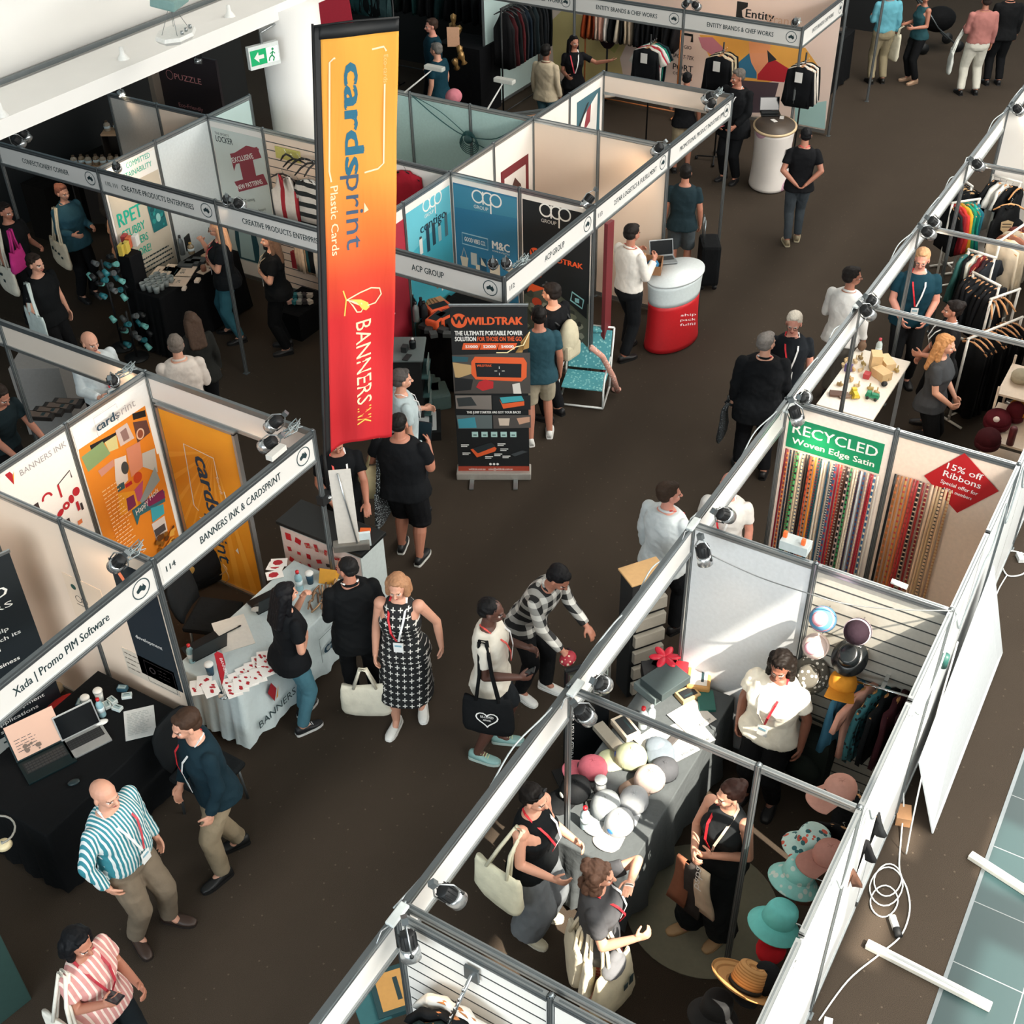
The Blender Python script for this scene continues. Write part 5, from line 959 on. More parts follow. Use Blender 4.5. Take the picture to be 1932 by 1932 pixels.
def prints(cs):
 def f(root,w,h,fat):
  b=MB()
  for(x,z,ww,hh)in cs:b.box((x,-fat/2-.004,z),(ww,.004,hh),INK);b.box((x,fat/2+.004,z),(ww,.004,hh),INK)
  b.build('print',root)
 return f
def heartmark(root,w,h,fat):
 for sy in(-1,1):
  a=Art(.001,.001,WHT);a.b=MB();a.z=0;WH=M('#e3e3e0',.6);pts=[]
  for k in range(24):t=2*pi*k/24;pts.append((.0058*16*sin(t)**3,.0058*(13*cos(t)-5*cos(2*t)-2*cos(3*t)-cos(4*t))))
  a.line(pts,.012,WH,True);a.text('RE-LOVED',0,.012,.04,WH,al='c',w=.11,bold=.02);a.text('APPAREL',0,-.022,.028,WH,al='c',w=.07,bold=.02)
  X=Matrix.Translation((0,sy*(fat/2+.006),-h*.5))@(Matrix(((1,0,0),(0,0,-1),(0,1,0))).to_4x4()if sy<0 else Matrix(((-1,0,0),(0,0,1),(0,1,0))).to_4x4());a.b.build('print',root,X=X)
RA=radians
q=PE['cross']
tote('white canvas tote bag hanging from a hand beside the woman in the cross dress',P(688,1292,.55),.36,.42,RA(-59),'#ddd8c6',hold=P(684,1262,.82),fat=.12)
q=PE['apparel'];tote('black bag printed RE-LOVED APPAREL inside a white heart',q['X']@Vector((.32,.04,1.02)),.42,.40,q['root'].rotation_euler[2]+RA(90),'#101214',hold=q['sR']+Vector((0,0,.07)),fat=.08,mark=heartmark)
q=PE['tank'];tote('cream shoulder bag on the arm of the woman in the black sleeveless top',q['X']@Vector((.30,-.12,1.05)),.38,.40,q['root'].rotation_euler[2]+RA(80),'#d3d0b8',hold=q['sR']+Vector((0,0,.06)),fat=.12)
q=PE['curly'];tote('cream bag hanging behind the curly-haired woman, furthest left of her bags',P(1085,1768,.95),.40,.30,RA(40),'#e2dac4',hold=P(1108,1725,1.15),fat=.12)
tote('pale cream bag on the elbow of the curly-haired woman, middle of her bags',P(1112,1792,.93),.40,.30,RA(20),'#eae4d2',hold=P(1118,1728,1.15),fat=.11)
bb=tote('open cream bag with grey cloth inside, nearest the bottom edge',P(1158,1822,.9),.46,.36,RA(-10),'#d8cfb4',hold=P(1135,1745,1.15),fat=.16,mark=prints([(.1,-.2,.04,.1),(.04,-.22,.04,.06)]))
b=MB();b.ell((0,0,0),(.12,.075,.06),MF('#6a6c70'));b.ell((.04,.01,.03),(.07,.05,.05),MF('#6a6c70'));o=b.build('folded_cloth',loc=P(1158,1822,.9));tag(o,'crumpled grey cloth filling the open cream bag','cloth')
q=PE['pink'];tote('white shoulder bag of the woman in pink at the bottom left',q['X']@Vector((.28,-.02,1.0)),.38,.38,q['root'].rotation_euler[2]+RA(90),'#dcd8cd',hold=q['sR']+Vector((0,0,.07)))
q=PE['bigman'];tote('beige cotton bag on the left arm of the heavy man',P(705,876,1.15),.42,.30,q['root'].rotation_euler[2]+RA(20),'#c9b990',hold=q['sL']+Vector((0,0,.06)),fat=.10)
tote('black bag with a white dotted pattern behind the beige cotton bag',P(718,918,.95),.44,.36,q['root'].rotation_euler[2]+RA(90),m=M('#14181b',.8,kind='spots:60:#b9c4c6'),hold=q['sL']+Vector((.02,0,.05)),fat=.06)
q=PE['black'];tote('black dotted bag hanging beside the man in the black coat',q['X']@Vector((-.36,.0,.88)),.42,.36,q['root'].rotation_euler[2]+RA(80),m=M('#16191c',.8,kind='spots:70:#5c666a'),hold=q['L']+Vector((0,0,.02)),fat=.07)
q=PE['sung'];root=empty('backpack',tuple(q['X']@Vector((0,-.24,1.18))),q['root'].rotation_euler[2],'beige canvas backpack worn by the man with sunglasses','backpack')
b=MB();b.ell((0,0,0),(.15,.1,.26),MF('#bdb59c'));b.box((0,-.02,-.12),(.26,.14,.2),MF('#bdb59c'),bev=.04);b.build('bag_body',root)
for sx in(-1,1):b=MB();b.ring([(sx*.1,.06,.2),(sx*.13,.16,.27),(sx*.14,.3,.2),(sx*.14,.3,0),(sx*.12,.1,-.2)],.014,BLACK,6);b.build('strap',root)
q=PE['denim'];tote('cream tote printed with small black marks, under the confectionery board',q['X']@Vector((.30,.05,1.02)),.38,.42,q['root'].rotation_euler[2]+RA(80),'#cfc5ae',hold=q['sR']+Vector((0,0,.06)),mark=prints([(-.1,-.12,.04,.05),(-.03,-.14,.04,.03),(.05,-.16,.05,.03),(.12,-.2,.04,.03)]))
q=PE['edge'];tote('printed white tote at the far left edge',q['X']@Vector((.30,.05,1.0)),.40,.38,q['root'].rotation_euler[2]+RA(80),'#cfcabb',hold=q['sR']+Vector((0,0,.06)),mark=prints([(-.05,-.12,.06,.03),(0,-.2,.04,.04)]))
q=PE['edge2'];tote('large plain white bag under the arm at the left edge',q['X']@Vector((.32,.10,1.15)),.46,.46,q['root'].rotation_euler[2]+RA(70),'#c5d0cc',hold=q['sR']+Vector((0,0,.06)),fat=.05)
tote('magenta shiny bag just above the large white bag at the left edge',P(28,470,1.3),.3,.3,RA(20),'#b8327a',fat=.1)
q=PE['redshirt'];tote('small white bag held by the man in white trousers',q['X']@Vector((-.42,.05,.8)),.4,.3,q['root'].rotation_euler[2]+RA(80),'#cfd2cc',hold=q['L'])
q=PE['tealtank'];tote('cream cotton bag hanging between the two people at the top right',q['X']@Vector((.2,.38,.92)),.5,.34,q['root'].rotation_euler[2],'#d6d0ba',hold=q['R'])
q=PE['oldteal'];tote('black bag with a white heart outline held by the grey-haired man',q['R']+Vector((0,0,-.05)),.4,.4,RA(-30),'#101214',mark=heartmark,hold=q['R'])
q=PE['suitcase'];root=empty('suitcase',(14.88,5.86,0),RA(30),'black wheeled suitcase beside the man in grey shorts','suitcase')
b=MB();b.box((0,0,.38),(.44,.28,.62),MF('#0d0f11'),bev=.05);b.build('shell',root);b=MB();b.ring([(-.1,.1,.68),(-.1,.1,1.02),(.1,.1,1.02),(.1,.1,.68)],.01,ALUD,6);b.build('handle',root)
for sx in(-.16,.16):
 for sy in(-.09,.09):b=MB();b.cyl((sx-.012,sy,.035),(sx+.012,sy,.035),.035,BLACK);b.build('wheel',root)
def phone(lab,pos,rz,tilt=40,col='#101214',size=(.075,.15)):
 b=MB();b.box((0,0,0),(*size,.01),M(col,.3),bev=.004);b.box((0,0,.0056),(size[0]-.01,size[1]-.014,.001),M('#1c2a30',.1));X=Matrix.Translation(pos)@Matrix.Rotation(rz,4,'Z')@Matrix.Rotation(RA(tilt),4,'X');return tag(b.build('phone',X=X),lab,'phone')
q=PE['apparel'];phone('phone in the hands of the man with the heart bag',q['R']+Vector((0,0,.03)),q['root'].rotation_euler[2])
q=PE['pink'];phone('dark phone held out by the woman in pink',q['R']+Vector((0,0,.03)),q['root'].rotation_euler[2],20)
q=PE['bigman'];phone('black tablet raised by the heavy man',q['R']+Vector((0,0,.06)),q['root'].rotation_euler[2],70,size=(.14,.20))
q=PE['hoodie'];phone('pink phone in the hands of the man in the black fleece',q['R']+Vector((0,0,.02)),q['root'].rotation_euler[2],10,'#d86a70')
q=PE['check'];b=MB();b.ell((0,0,0),(.09,.07,.05),M('#9a2030',.6,kind='spots:30:#d8c0a8'));b.ell((.1,.05,-.08),(.05,.04,.09),MF('#2a1d20'));tag(b.build('drawstring_pouch',loc=q['R']),'red patterned pouch held by the bending person in checks','pouch')
q=PE['smile'];root=empty('apron_sash',tuple((q['R']+q['L'])/2+Vector((0,0,-.02))),q['root'].rotation_euler[2],'brown and white printed cloth bag strap held by the smiling woman','cloth bag')
for k,(x,col,ln)in enumerate([(-.09,'#c9b8a0',.5),(-.01,'#3a3634',.6),(.07,'#8a5a44',.55)]):
 b=MB();rings=[[Vector((x*(1+t*.5)+.055*ux*(1+t*.5),.06+.02*sin(5*t+k)+uy*.012,-t*ln))for ux,uy in((-1,-1),(1,-1),(1,1),(-1,1))]for t in[i/8 for i in range(9)]];b.loft(rings,MF(col));b.build('cloth_strip',root)
art=Art(.001,.001,WHT);art.b=MB();art.z=0;art.text('baba',0,0,.09,WHT,w=.26);art.b.build('print',root,X=Matrix.Translation((-.05,.092,-.2))@Matrix(((0,-1,0),(0,0,1),(1,0,0))).to_4x4())
def rotm(rz=0.,rx=0.,ry=0.):return Matrix.Rotation(rz,4,'Z')@Matrix.Rotation(ry,4,'Y')@Matrix.Rotation(rx,4,'X')
def TX(p,rz=0.,rx=0.,ry=0.):return Matrix.Translation(p)@rotm(rz,rx,ry)
LIT=M('#fff0d8',.4,emit=9)
SP={}
def spot_meshes():
 b=MB();b.lathe([(.045,-.10),(.052,-.09),(.055,0),(.05,.005)],BLACK,18)
 for k in range(10):a=2*pi*k/10;b.box((.056*cos(a),.056*sin(a),-.05),(.006,.006,.09),BLACK)
 SP['heat_sink']=b.mesh('heat_sink')
 b=MB();b.lathe([(.056,0),(.066,.01),(.068,.085),(.058,.09),(.055,.07)],M('#b9bcbd',.25,.8),22);b.cyl((-.075,0,.03),(-.06,0,.03),.014,BLACK);b.cyl((.06,0,.03),(.075,0,.03),.014,BLACK);SP['shade']=b.mesh('shade')
 b=MB();b.lathe([(0,.068),(.056,.07)],LIT,22);SP['lamp_face']=b.mesh('lamp_face')
 b=MB();b.ring([(-.075,0,.03),(-.08,0,-.08),(-.03,0,-.15),(0,0,-.17)],.006,ALU,6);b.ring([(.075,0,.03),(.08,0,-.08),(.03,0,-.15),(0,0,-.17)],.006,ALU,6);b.box((0,0,-.19),(.05,.04,.05),ALUD);SP['bracket']=b.mesh('bracket')
spot_meshes()
def spotlight(lab,pos,tgt,e=25,size=100,light=True,k=.88):
 """a clamp-on spotlight; its own light shines out of its face"""
 pos,tgt=Vector(pos),Vector(tgt);R_=(tgt-pos).to_track_quat('Z','X').to_matrix().to_4x4();root=empty('spotlight',X=Matrix.Translation(pos)@R_@Matrix.Scale(k,4),label=lab,cat='spotlight')
 ob={}
 for n,me in SP.items():ob[n]=mobj(n,me,ob['shade']if n=='lamp_face' else root)
 if light:
  l=bpy.data.lights.new('spotlight_beam','SPOT');l.energy=e;l.spot_size=radians(size);l.spot_blend=.9;l.shadow_soft_size=.05;l.color=(1.,.72,.48)
  o=bpy.data.objects.new('spotlight_beam',l);COL.objects.link(o);o.parent=root;o.matrix_basis=Matrix.Translation((0,0,.1))@Matrix.Rotation(pi,4,'X')
def bottle(lab,p,col='#8fb4bd',cap='#c01c24',h=.21,r=.032,steel=False,group=None):
 root=empty('bottle',tuple(p),0,lab,'bottle',group);m=M(col,.15 if not steel else .35,.0 if not steel else .6)
 b=MB();b.lathe([(0,0),(r*.9,0),(r,.01),(r,h*.62),(r*.95,h*.7),(r*.4,h*.86),(r*.38,h*.9),(0,h*.9)],m,16);b.build('body',root)
 b=MB();b.cyl((0,0,h*.88),(0,0,h),r*.48,M(cap,.4));b.build('cap',root)
 if not steel:b=MB();b.cyl((0,0,h*.28),(0,0,h*.52),r*1.02,M('#cfdde0',.5),n=16);b.build('label_band',root)
 return root
def cup(lab,p,col='#1d3f52',lid='#e6e6e2',h=.12,group=None,rx=0.):
 root=empty('cup',X=TX(p,0,rx),label=lab,cat='cup',group=group);b=MB();b.lathe([(0,0),(.028,0),(.038,h),(.034,h),(.026,.006),(0,.006)],M(col,.5),18);b.build('body',root)
 if lid:b=MB();b.lathe([(.041,h-.004),(.041,h+.006),(.034,h+.016),(0,h+.014)],M(lid,.4),18);b.build('lid',root)
 return root
def box(lab,p,d,rz=0.,col='#b98a58',name='box',cat='box',rx=0.,bev=.003,top=None,group=None,m=None):
 b=MB();b.box((0,0,d[2]/2),d,m or M(col,.6),bev=min(bev,min(d)/3))
 if top:b.box((0,0,d[2]+.0006),(d[0]*.8,d[1]*.7,.001),M(top,.5));b.box((0,-d[1]*.15,d[2]+.0012),(d[0]*.5,d[1]*.12,.001),INK)
 return tag(b.build(name,X=TX(p,rz,rx)),lab,cat,group)
def paper(lab,p,w,h,rz,col='#d8d6d0',ink=None,n=6,name='paper_sheet',cat='paper',group=None):
 a=Art(w,h,M(col,.6),t=.003)
 if ink:lines(a,w*.1,h*.85,w*.8,n,h*.8/n,ink,h*.03,seed=int(rz*10))
 return tag(a.b.build(name,X=TX(p,rz)@Matrix.Translation((-w/2,-h/2,.003))),lab,cat,group)
def laptop(lab,p,rz,w=.34,col='#9a9ea0',key='#1a1c1e',scr='#0c0f12',ang=110,art=None):
 root=empty('laptop',X=TX(p,rz),label=lab,cat='laptop');b=MB();b.box((0,0,.009),(w,w*.68,.018),M(col,.35,.5),bev=.005);bs=b.build('base',root)
 b=MB();b.box((0,.03,.0195),(w*.86,w*.32,.002),M(key,.6));[b.box((-w*.37+w*.074*i,.03-w*.11+w*.075*j,.0212),(w*.06,w*.055,.002),M('#2b2e30',.5))for i in range(11)for j in range(4)];b.build('keyboard',bs)
 a=Art(w*.93,w*.58,M(scr,.15),t=.001)
 if art:art(a)
 S=Matrix.Translation((0,w*.34,.018))@Matrix.Rotation(radians(ang),4,'X')
 b=MB();b.box((0,-w*.33*-1,0),(w,w*.66,.008),M(col,.35,.5),bev=.004);S2=Matrix.Translation((0,w*.34,.018))@Matrix.Rotation(radians(180-ang)-pi/2+pi/2,4,'X')
 o=b.build('screen_lid',root,X=S2@Matrix.Rotation(0,4,'X'))
 a.b.build('screen',o,X=Matrix.Translation((-w*.465,w*.04,.006)))
 return root
def table(lab,x0,x1,y0,y1,h,cloth=None,drop=None,legs='#c9c9c6',top='#e6e2da',name='table',rip=.02):
 cx,cy=(x0+x1)/2,(y0+y1)/2;root=empty(name,(cx,cy,0),0,lab,'table');w,d=x1-x0,y1-y0
 b=MB();b.box((0,0,h-.017),(w,d,.03),M(top,.5),bev=.006);b.build('tabletop',root)
 for sx in(-1,1):
  for sy in(-1,1):b=MB();b.box((sx*(w/2-.05),sy*(d/2-.05),(h-.03)/2),(.04,.04,h-.03),M(legs,.45));b.build('leg',root)
 return root
def drape(lab,x0,x1,y0,y1,h,drop,m,rip=.03,seed=1,name='tablecloth',flare=.04):
 cx,cy=(x0+x1)/2,(y0+y1)/2;w,d=(x1-x0)/2+.008,(y1-y0)/2+.008;n=120;per=[]
 for k in range(n):
  t=4*k/n;s_=int(t);f=(t-s_)*2-1
  per.append([(f,-1),(1,f),(-f,1),(-1,-f)][s_])
 r=random.Random(seed);rings=[]
 for z,e in((h+.004,0),(h+.002,1),(h-.02,1.02))+tuple((h-drop*t,1.02)for t in(.2,.4,.6,.8,1)):
  t=max(0,(h-z)/drop);R_=[]
  for k,(a,c_)in enumerate(per):
   q_=rip*t*(sin(k*.9+seed)+.6*sin(k*1.7+2*seed))+flare*t
   R_.append(Vector((cx+a*w+(a if abs(a)>.98 else 0)*q_,cy+c_*d+(c_ if abs(c_)>.98 else 0)*q_,z+(.015*sin(k*.5)*t))))
  if e==0:R_=[Vector((cx+(p.x-cx)*.985,cy+(p.y-cy)*.985,h+.005))for p in R_]
  rings.append(R_)
 b=MB();b.loft(rings,m,cap=False);b.add(rings[0],[tuple(range(n))],m);return tag(b.build(name),lab,'tablecloth')
GA={}
def garment_mesh(kind,m,hang=True,seed=0):
 key=(kind,m.name,seed%3)
 if key in GA:return GA[key]
 wob=[(.012*sin(3*k+seed),.01*cos(2*k+seed))for k in range(12)]
 if kind in('tee','long','jersey'):
  hw=.24;out=[(-.06,-.04),(-hw+.03,-.10),(-hw-(.09 if kind!='long' else .03),-.30 if kind!='long' else-.62),(-hw+(.0 if kind!='long' else .08),-.34 if kind!='long' else-.64),(-hw+.045,-.22),(-hw+.05,-.68),(hw-.05,-.68),(hw-.045,-.22),(hw-(.0 if kind!='long' else .08),-.34 if kind!='long' else-.64),(hw+(.09 if kind!='long' else .03),-.30 if kind!='long' else-.62),(hw-.03,-.10),(.06,-.04)]
 elif kind=='vest':out=[(-.05,-.05),(-.12,-.07),(-.15,-.25),(-.21,-.3),(-.20,-.68),(.20,-.68),(.21,-.3),(.15,-.25),(.12,-.07),(.05,-.05),(.03,-.12),(-.03,-.12)]
 elif kind=='apron':out=[(-.08,-.08),(-.13,-.2),(-.2,-.35),(-.21,-.6),(-.22,-1.0),(-.1,-1.05),(.1,-1.05),(.22,-1.0),(.21,-.6),(.2,-.35),(.13,-.2),(.08,-.08)]
 else:out=[(-.05,-.05),(-.18,-.10),(-.19,-.5),(-.2,-1.0),(-.1,-1.02),(-.02,-1.0),(.02,-1.0),(.1,-1.02),(.2,-1.0),(.19,-.5),(.18,-.10),(.05,-.05)]
 b=MB();bm=bmesh.new();vs=[bm.verts.new((x+wob[i][1],-.02,z))for i,(x,z)in enumerate(out)];f=bm.faces.new(vs);bmesh.ops.triangulate(bm,faces=[f]);bmesh.ops.subdivide_edges(bm,edges=bm.edges[:],cuts=2,use_grid_fill=True)
 ext=bmesh.ops.extrude_face_region(bm,geom=bm.faces[:]);bmesh.ops.translate(bm,verts=[e for e in ext['geom']if isinstance(e,bmesh.types.BMVert)],vec=(0,.04,0));bmesh.ops.recalc_face_normals(bm,faces=bm.faces)
 for v in bm.verts:v.co.y+=.012*sin(v.co.x*40+seed)+.01*sin(v.co.z*9+seed)
 bm.verts.index_update();b.add([v.co for v in bm.verts],[[v.index for v in f.verts]for f in bm.faces],m,True);bm.free()
 GA[key]=b.mesh('garment');return GA[key]
HG={}
def hanger_mesh(col):
 if col not in HG:b=MB();m=M(col,.5);b.ring([(-.21,0,-.13),(-.1,0,-.07),(0,0,-.045),(.1,0,-.07),(.21,0,-.13)],[.009,.014,.013,.014,.009],m,7);b.ring([(0,0,-.045),(0,0,-.01),(.02,0,.02),(0,0,.035),(-.02,0,.02)],.003,CHROME,5);HG[col]=b.mesh('hanger')
 return HG[col]
def hung(lab,p,rz,kind,col,hcol='#b98a58',group=None,seed=0,name=None,sc=1.):
 m=col if not isinstance(col,str)else MF(col);root=empty(name or{'tee':'hanging_t_shirt','long':'hanging_shirt','jersey':'hanging_jersey','vest':'hanging_vest','apron':'hanging_apron','plain':'hanging_garment'}[kind],tuple(p),rz,lab,'clothes',group)
 root.scale=(sc,)*3;mobj('fabric',garment_mesh(kind,m,seed=seed),root);mobj('hanger',hanger_mesh(hcol),root);return root
def rack(lab,a,c_,h=1.35,col='#d6d3cc',feet=True,aframe=False):
 a,c_=Vector(a),Vector(c_);mid=(a+c_)/2;L=(c_-a).length;rz=math.atan2(c_.y-a.y,c_.x-a.x);root=empty('clothes_rack',(mid.x,mid.y,0),rz,lab,'clothes rack');m=M(col,.4)
 b=MB();b.cyl((-L/2,0,h),(L/2,0,h),.016,m);b.build('rail',root)
 for s in(-1,1):b=MB();b.cyl((s*(L/2-.02),0,.03),(s*(L/2-.02),0,h+.01),.016,m);b.build('upright',root);b=MB();b.cyl((s*(L/2-.02),-.2,.03),(s*(L/2-.02),.2,.03),.016,m);b.build('foot',root)
 b=MB();b.cyl((-L/2,0,.1),(L/2,0,.1),.012,m);b.build('crossbar',root)
 return root,rz,L
ON='first second third fourth fifth sixth seventh eighth ninth tenth eleventh twelfth thirteenth fourteenth fifteenth sixteenth seventeenth eighteenth nineteenth'.split()
def ordn(i):return ON[i]if i<19 else['twentieth','thirtieth'][i//10-1 if False else(i+1)//10-2]if(i+1)%10==0 else['twenty-','thirty-'][(i+1)//10-2]+ON[(i+1)%10-1]
def cname(h):
 import colorsys
 if not isinstance(h,str):return 'patterned'
 h=h.lstrip('#');r_,g_,b_=[int(h[i:i+2],16)/255 for i in(0,2,4)];H_,S_,V_=colorsys.rgb_to_hsv(r_,g_,b_)
 if V_<.17:return 'black'
 if S_<.16:return 'white' if V_>.8 else 'grey' if V_>.35 else 'dark grey'
 H_*=360;n='red' if H_<12 or H_>335 else 'orange' if H_<35 and S_>.6 and V_>.6 else 'brown' if H_<48 and V_<.62 else 'beige' if H_<60 and S_<.4 else 'peach' if H_<30 else 'yellow' if H_<65 else 'green' if H_<160 else 'teal' if H_<195 else 'blue' if H_<255 else 'purple'
 return('dark ' if V_<.42 else 'pale ' if S_<.3 and n not in('beige','peach')else '')+n
def fill_rack(a,c_,h,items,hcol,lab,group,kind='tee',tw=0.,jit=.15,seed=1,side='left'):
 a,c_=Vector(a),Vector(c_);d=c_-a;rz=math.atan2(d.y,d.x)+pi/2+tw;r=random.Random(seed);n=len(items)
 for i,it in enumerate(items):
  col,kd,lb=(it+(None,None))[:3]if isinstance(it,tuple)else(it,None,None);p=a.lerp(c_,(i+.5)/n);hung(lb or '%s %s, %s from the %s'%(cname(col),lab,ordn(i),side),(p.x,p.y,h-.02),rz+r.uniform(-jit,jit),kd or kind,col,hcol,group,seed=i)
def cap_geo(col,brim=None,kind='cap'):
 m=col if not isinstance(col,str)else M(col,.75,kind='fabric',sc=40);mb=m if brim is None else M(brim,.75,kind='fabric',sc=40);out=[]
 b=MB();pr=[(.090,0),(.093,.02),(.092,.05),(.083,.08),(.060,.103),(.028,.115),(0,.117)];b.lathe(pr,m,20,Matrix.Diagonal((1,1.12,1,1)));b.ell((0,0,.118),(.008,.008,.006),m);[b.ring([(.0935*cos(t_)*sin(u_),.105*sin(t_)*sin(u_),.001+.117*cos(u_)**.8)for u_ in[pi/2*k_/8 for k_ in range(9)]],.0016,mb,4)for t_ in[pi/6+pi/3*k_ for k_ in range(6)]];out.append(('crown',b))
 b=MB();vs=[];n=12
 for j,rr in enumerate((1,1.35,1.7,1.78)):
  for i in range(n+1):
   t=radians(-62+124*i/n);ext=(rr-1)*(.5+.5*cos(t))**.6;vs.append((.093*sin(t)*(1+ext*.30),.10*cos(t)+ext*.145,.008-.02*sin(t)**2*(rr-1)*2-.012*(rr-1)))
 k=(n+1)*4;vs+=[(x,y,z-.006)for x,y,z in vs];fs=[]
 for j in range(3):
  for i in range(n):q_=j*(n+1)+i;fs+=[(q_,q_+1,q_+n+2,q_+n+1),(k+q_+n+1,k+q_+n+2,k+q_+1,k+q_)]
 for i in range(n):q_=3*(n+1)+i;fs.append((q_,q_+1,k+q_+1,k+q_))
 b.add(vs,fs,mb,True);out.append(('brim',b));return out
def cap(lab,p,rz,col,brim=None,rx=0.,logo=None,s=1.25):
 root=empty('cap',X=TX(Vector(p)+Vector((0,0,.018*s)),rz,rx)@Matrix.Scale(s,4),label=lab,cat='cap')
 cr=[b.build(n,root)for n,b in cap_geo(col,brim)][0]
 if logo:b=MB();b.ell((0,.100,.045),(.022,.008,.018),M(logo,.5));b.build('badge',cr)
 return root
def bucket(lab,p,rz,m,rx=0.,s=1.2,name='bucket_hat'):
 root=empty(name,X=TX(p,rz,rx)@Matrix.Scale(s,4),label=lab,cat='hat');b=MB();b.lathe([(.095,0),(.088,.07),(.078,.095),(.06,.102),(0,.104)],m,26,Matrix.Diagonal((1,1.12,1,1)));b.build('crown',root)
 b=MB();b.lathe([(.094,.004),(.12,-.02),(.150,-.055),(.152,-.06),(.118,-.028),(.090,-.004)],m,30,Matrix.Diagonal((1,1.1,1,1)));b.build('brim',root);return root
def beanie(lab,p,rz,rx,m1,m2,pom=None,txt=None,s=.95):
 root=empty('beanie',X=TX(p,rz,rx)@Matrix.Scale(s,4),label=lab,cat='beanie');b=MB();b.lathe([(.095,.03),(.10,.08),(.09,.13),(.06,.17),(.02,.19),(0,.19)],m1,22);b.build('crown',root);b=MB();b.lathe([(.093,0),(.106,.005),(.106,.06),(.098,.065)],m2,22);b.build('cuff',root)
 if pom:b=MB();b.ell((0,0,.21),(.055,.055,.05),pom);b.build('pompom',root)
 if txt:a=Art(.001,.001,WHT);a.b=MB();a.text(txt,0,.018,.04,WHT,al='c',w=.12,bold=.03);a.b.build('lettering',root,X=Matrix.Translation((0,-.109,0))@Matrix(((1,0,0),(0,0,-1),(0,1,0))).to_4x4())
 return root
def cable(lab,pts,r=.006,col='#c9cccb',name='cable',n=6):
 P_=[Vector(p)for p in pts];out=[]
 for i in range(len(P_)-1):
  p0=P_[max(0,i-1)];p1=P_[i];p2=P_[i+1];p3=P_[min(len(P_)-1,i+2)]
  for k in range(6):t=k/6;out.append(.5*((2*p1)+(p2-p0)*t+(2*p0-5*p1+4*p2-p3)*t*t+(3*p1-p0-3*p2+p3)*t**3))
 out.append(P_[-1]);b=MB();b.ring(out,r,M(col,.5),n);return tag(b.build(name),lab,'cable')
def chair(lab,p,rz):
 root=empty('chair',(p[0],p[1],0),rz,lab,'chair');m=MF('#15181a');b=MB();b.box((0,0,.45),(.46,.45,.06),m,bev=.025);b.build('seat',root)
 b=MB();rings=[[Vector((x*wd,-.22-.02*(1-abs(x)*4)+dy+t_,z))for x,t_ in((-.24,-.015),(-.1,-.03),(.1,-.03),(.24,-.015),(.24,.015),(.1,.0),(-.1,.0),(-.24,.015))]for z,dy,wd in((.5,0,.8),(.6,-.02,.95),(.75,-.05,1),(.88,-.07,.9),(.95,-.08,.6))];b.loft(rings,m);b.build('backrest',root)
 for sx in(-.2,.2):
  for sy in(-.18,.18):b=MB();b.cyl((sx,sy,0),(sx*.9,sy*.9,.44),.013,ALUD);b.build('leg',root)
 return root
CL=M('#bcc9cb',.8,kind='fabric',sc=20,var=.05)
table('trestle table under the pale cloth in the left stall',4.92,6.5,5.86,6.52,.74)
tcl=drape('pale blue-white tablecloth printed with BANNERS and cardsprint',4.9,6.52,5.84,6.54,.745,.62,CL,.02,3)
a=Art(.001,.001,WHT);a.b=MB();a.z=0;a.text('BANNERS',.05,.12,.12,INK,w=.5);a.poly([(.28,.26),(.22,.42),(.28,.5),(.33,.38)],c('#8f1d26'));a.poly([(.3,.27),(.36,.4),(.33,.28)],c('#c98a2a'));a.text('cards',1.0,.22,.18,NAVY,w=.42,bold=.03);a.text('print',1.42,.22,.18,INK,w=.35);a.line([(.95,.15),(.95,.45),(1.5,.45),(1.5,.4)],.006,INK)
a.b.build('print',tcl,X=Matrix.Translation((4.95,5.775,.14))@Matrix(((1,0,0),(0,0,-1),(0,1,0))).to_4x4())
Z=.752
def scr(a):a.rect(.02,.02,.2,.12,c('#202a30'))
laptop('black laptop at the left end of the cloth-covered table',P(385,1222,Z),radians(160),.34,'#14171a')
laptop('black laptop behind the woman with the ponytail',P(505,1135,Z),radians(160),.32,'#15181b')
bottle('water bottle with red cap nearest the corner post on the cloth',P(363,1248,Z));bottle('water bottle with red cap at the far end of the cloth',P(566,1112,Z),h=.23,r=.036)
cup('dark blue paper cup at the left end of the cloth',P(398,1272,Z));cup('dark blue paper cup with white rim near the brown twine',P(586,1100,Z))
paper('stack of white A3 sheets with a pen in the middle of the cloth',P(440,1195,Z),.30,.42,radians(-35),'#d6d2ca');
b=MB();b.cyl((-.06,0,.008),(.06,0,.008),.006,BLACK);b.ell((.075,0,.01),(.02,.01,.008),BLACK);tag(b.build('pen',X=TX(P(438,1190,Z+.004),radians(-20))),'black pen lying on the white sheets','pen')
tag(MB().ell((0,0,.014),(.035,.055,.018),M('#cfcfca',.4)).build('computer_mouse',X=TX(P(485,1152,Z),.5)),'pale computer mouse on the cloth beside the black laptop','mouse')
r=random.Random(4)
for i,(px,py)in enumerate([(372,1297),(385,1288),(398,1300),(432,1293),(448,1281),(462,1270),(476,1262),(490,1250),(440,1301),(455,1292),(470,1282),(487,1274),(503,1262),(498,1242)]):
 a=Art(.13,.18,WHT,t=.004);
 for k in range(6):a.ell(r.uniform(.03,.1),r.uniform(.04,.14),.012,.02,c('#a81c28'),5,40)
 tag(a.b.build('brochure',X=TX(P(px,py,Z+.004+.0035*i),radians(-40+r.uniform(-12,12)))@Matrix.Translation((-.065,-.09,0))),'small white and red brochure from the fan on the pale cloth','brochure','fanned red brochures on the left table')
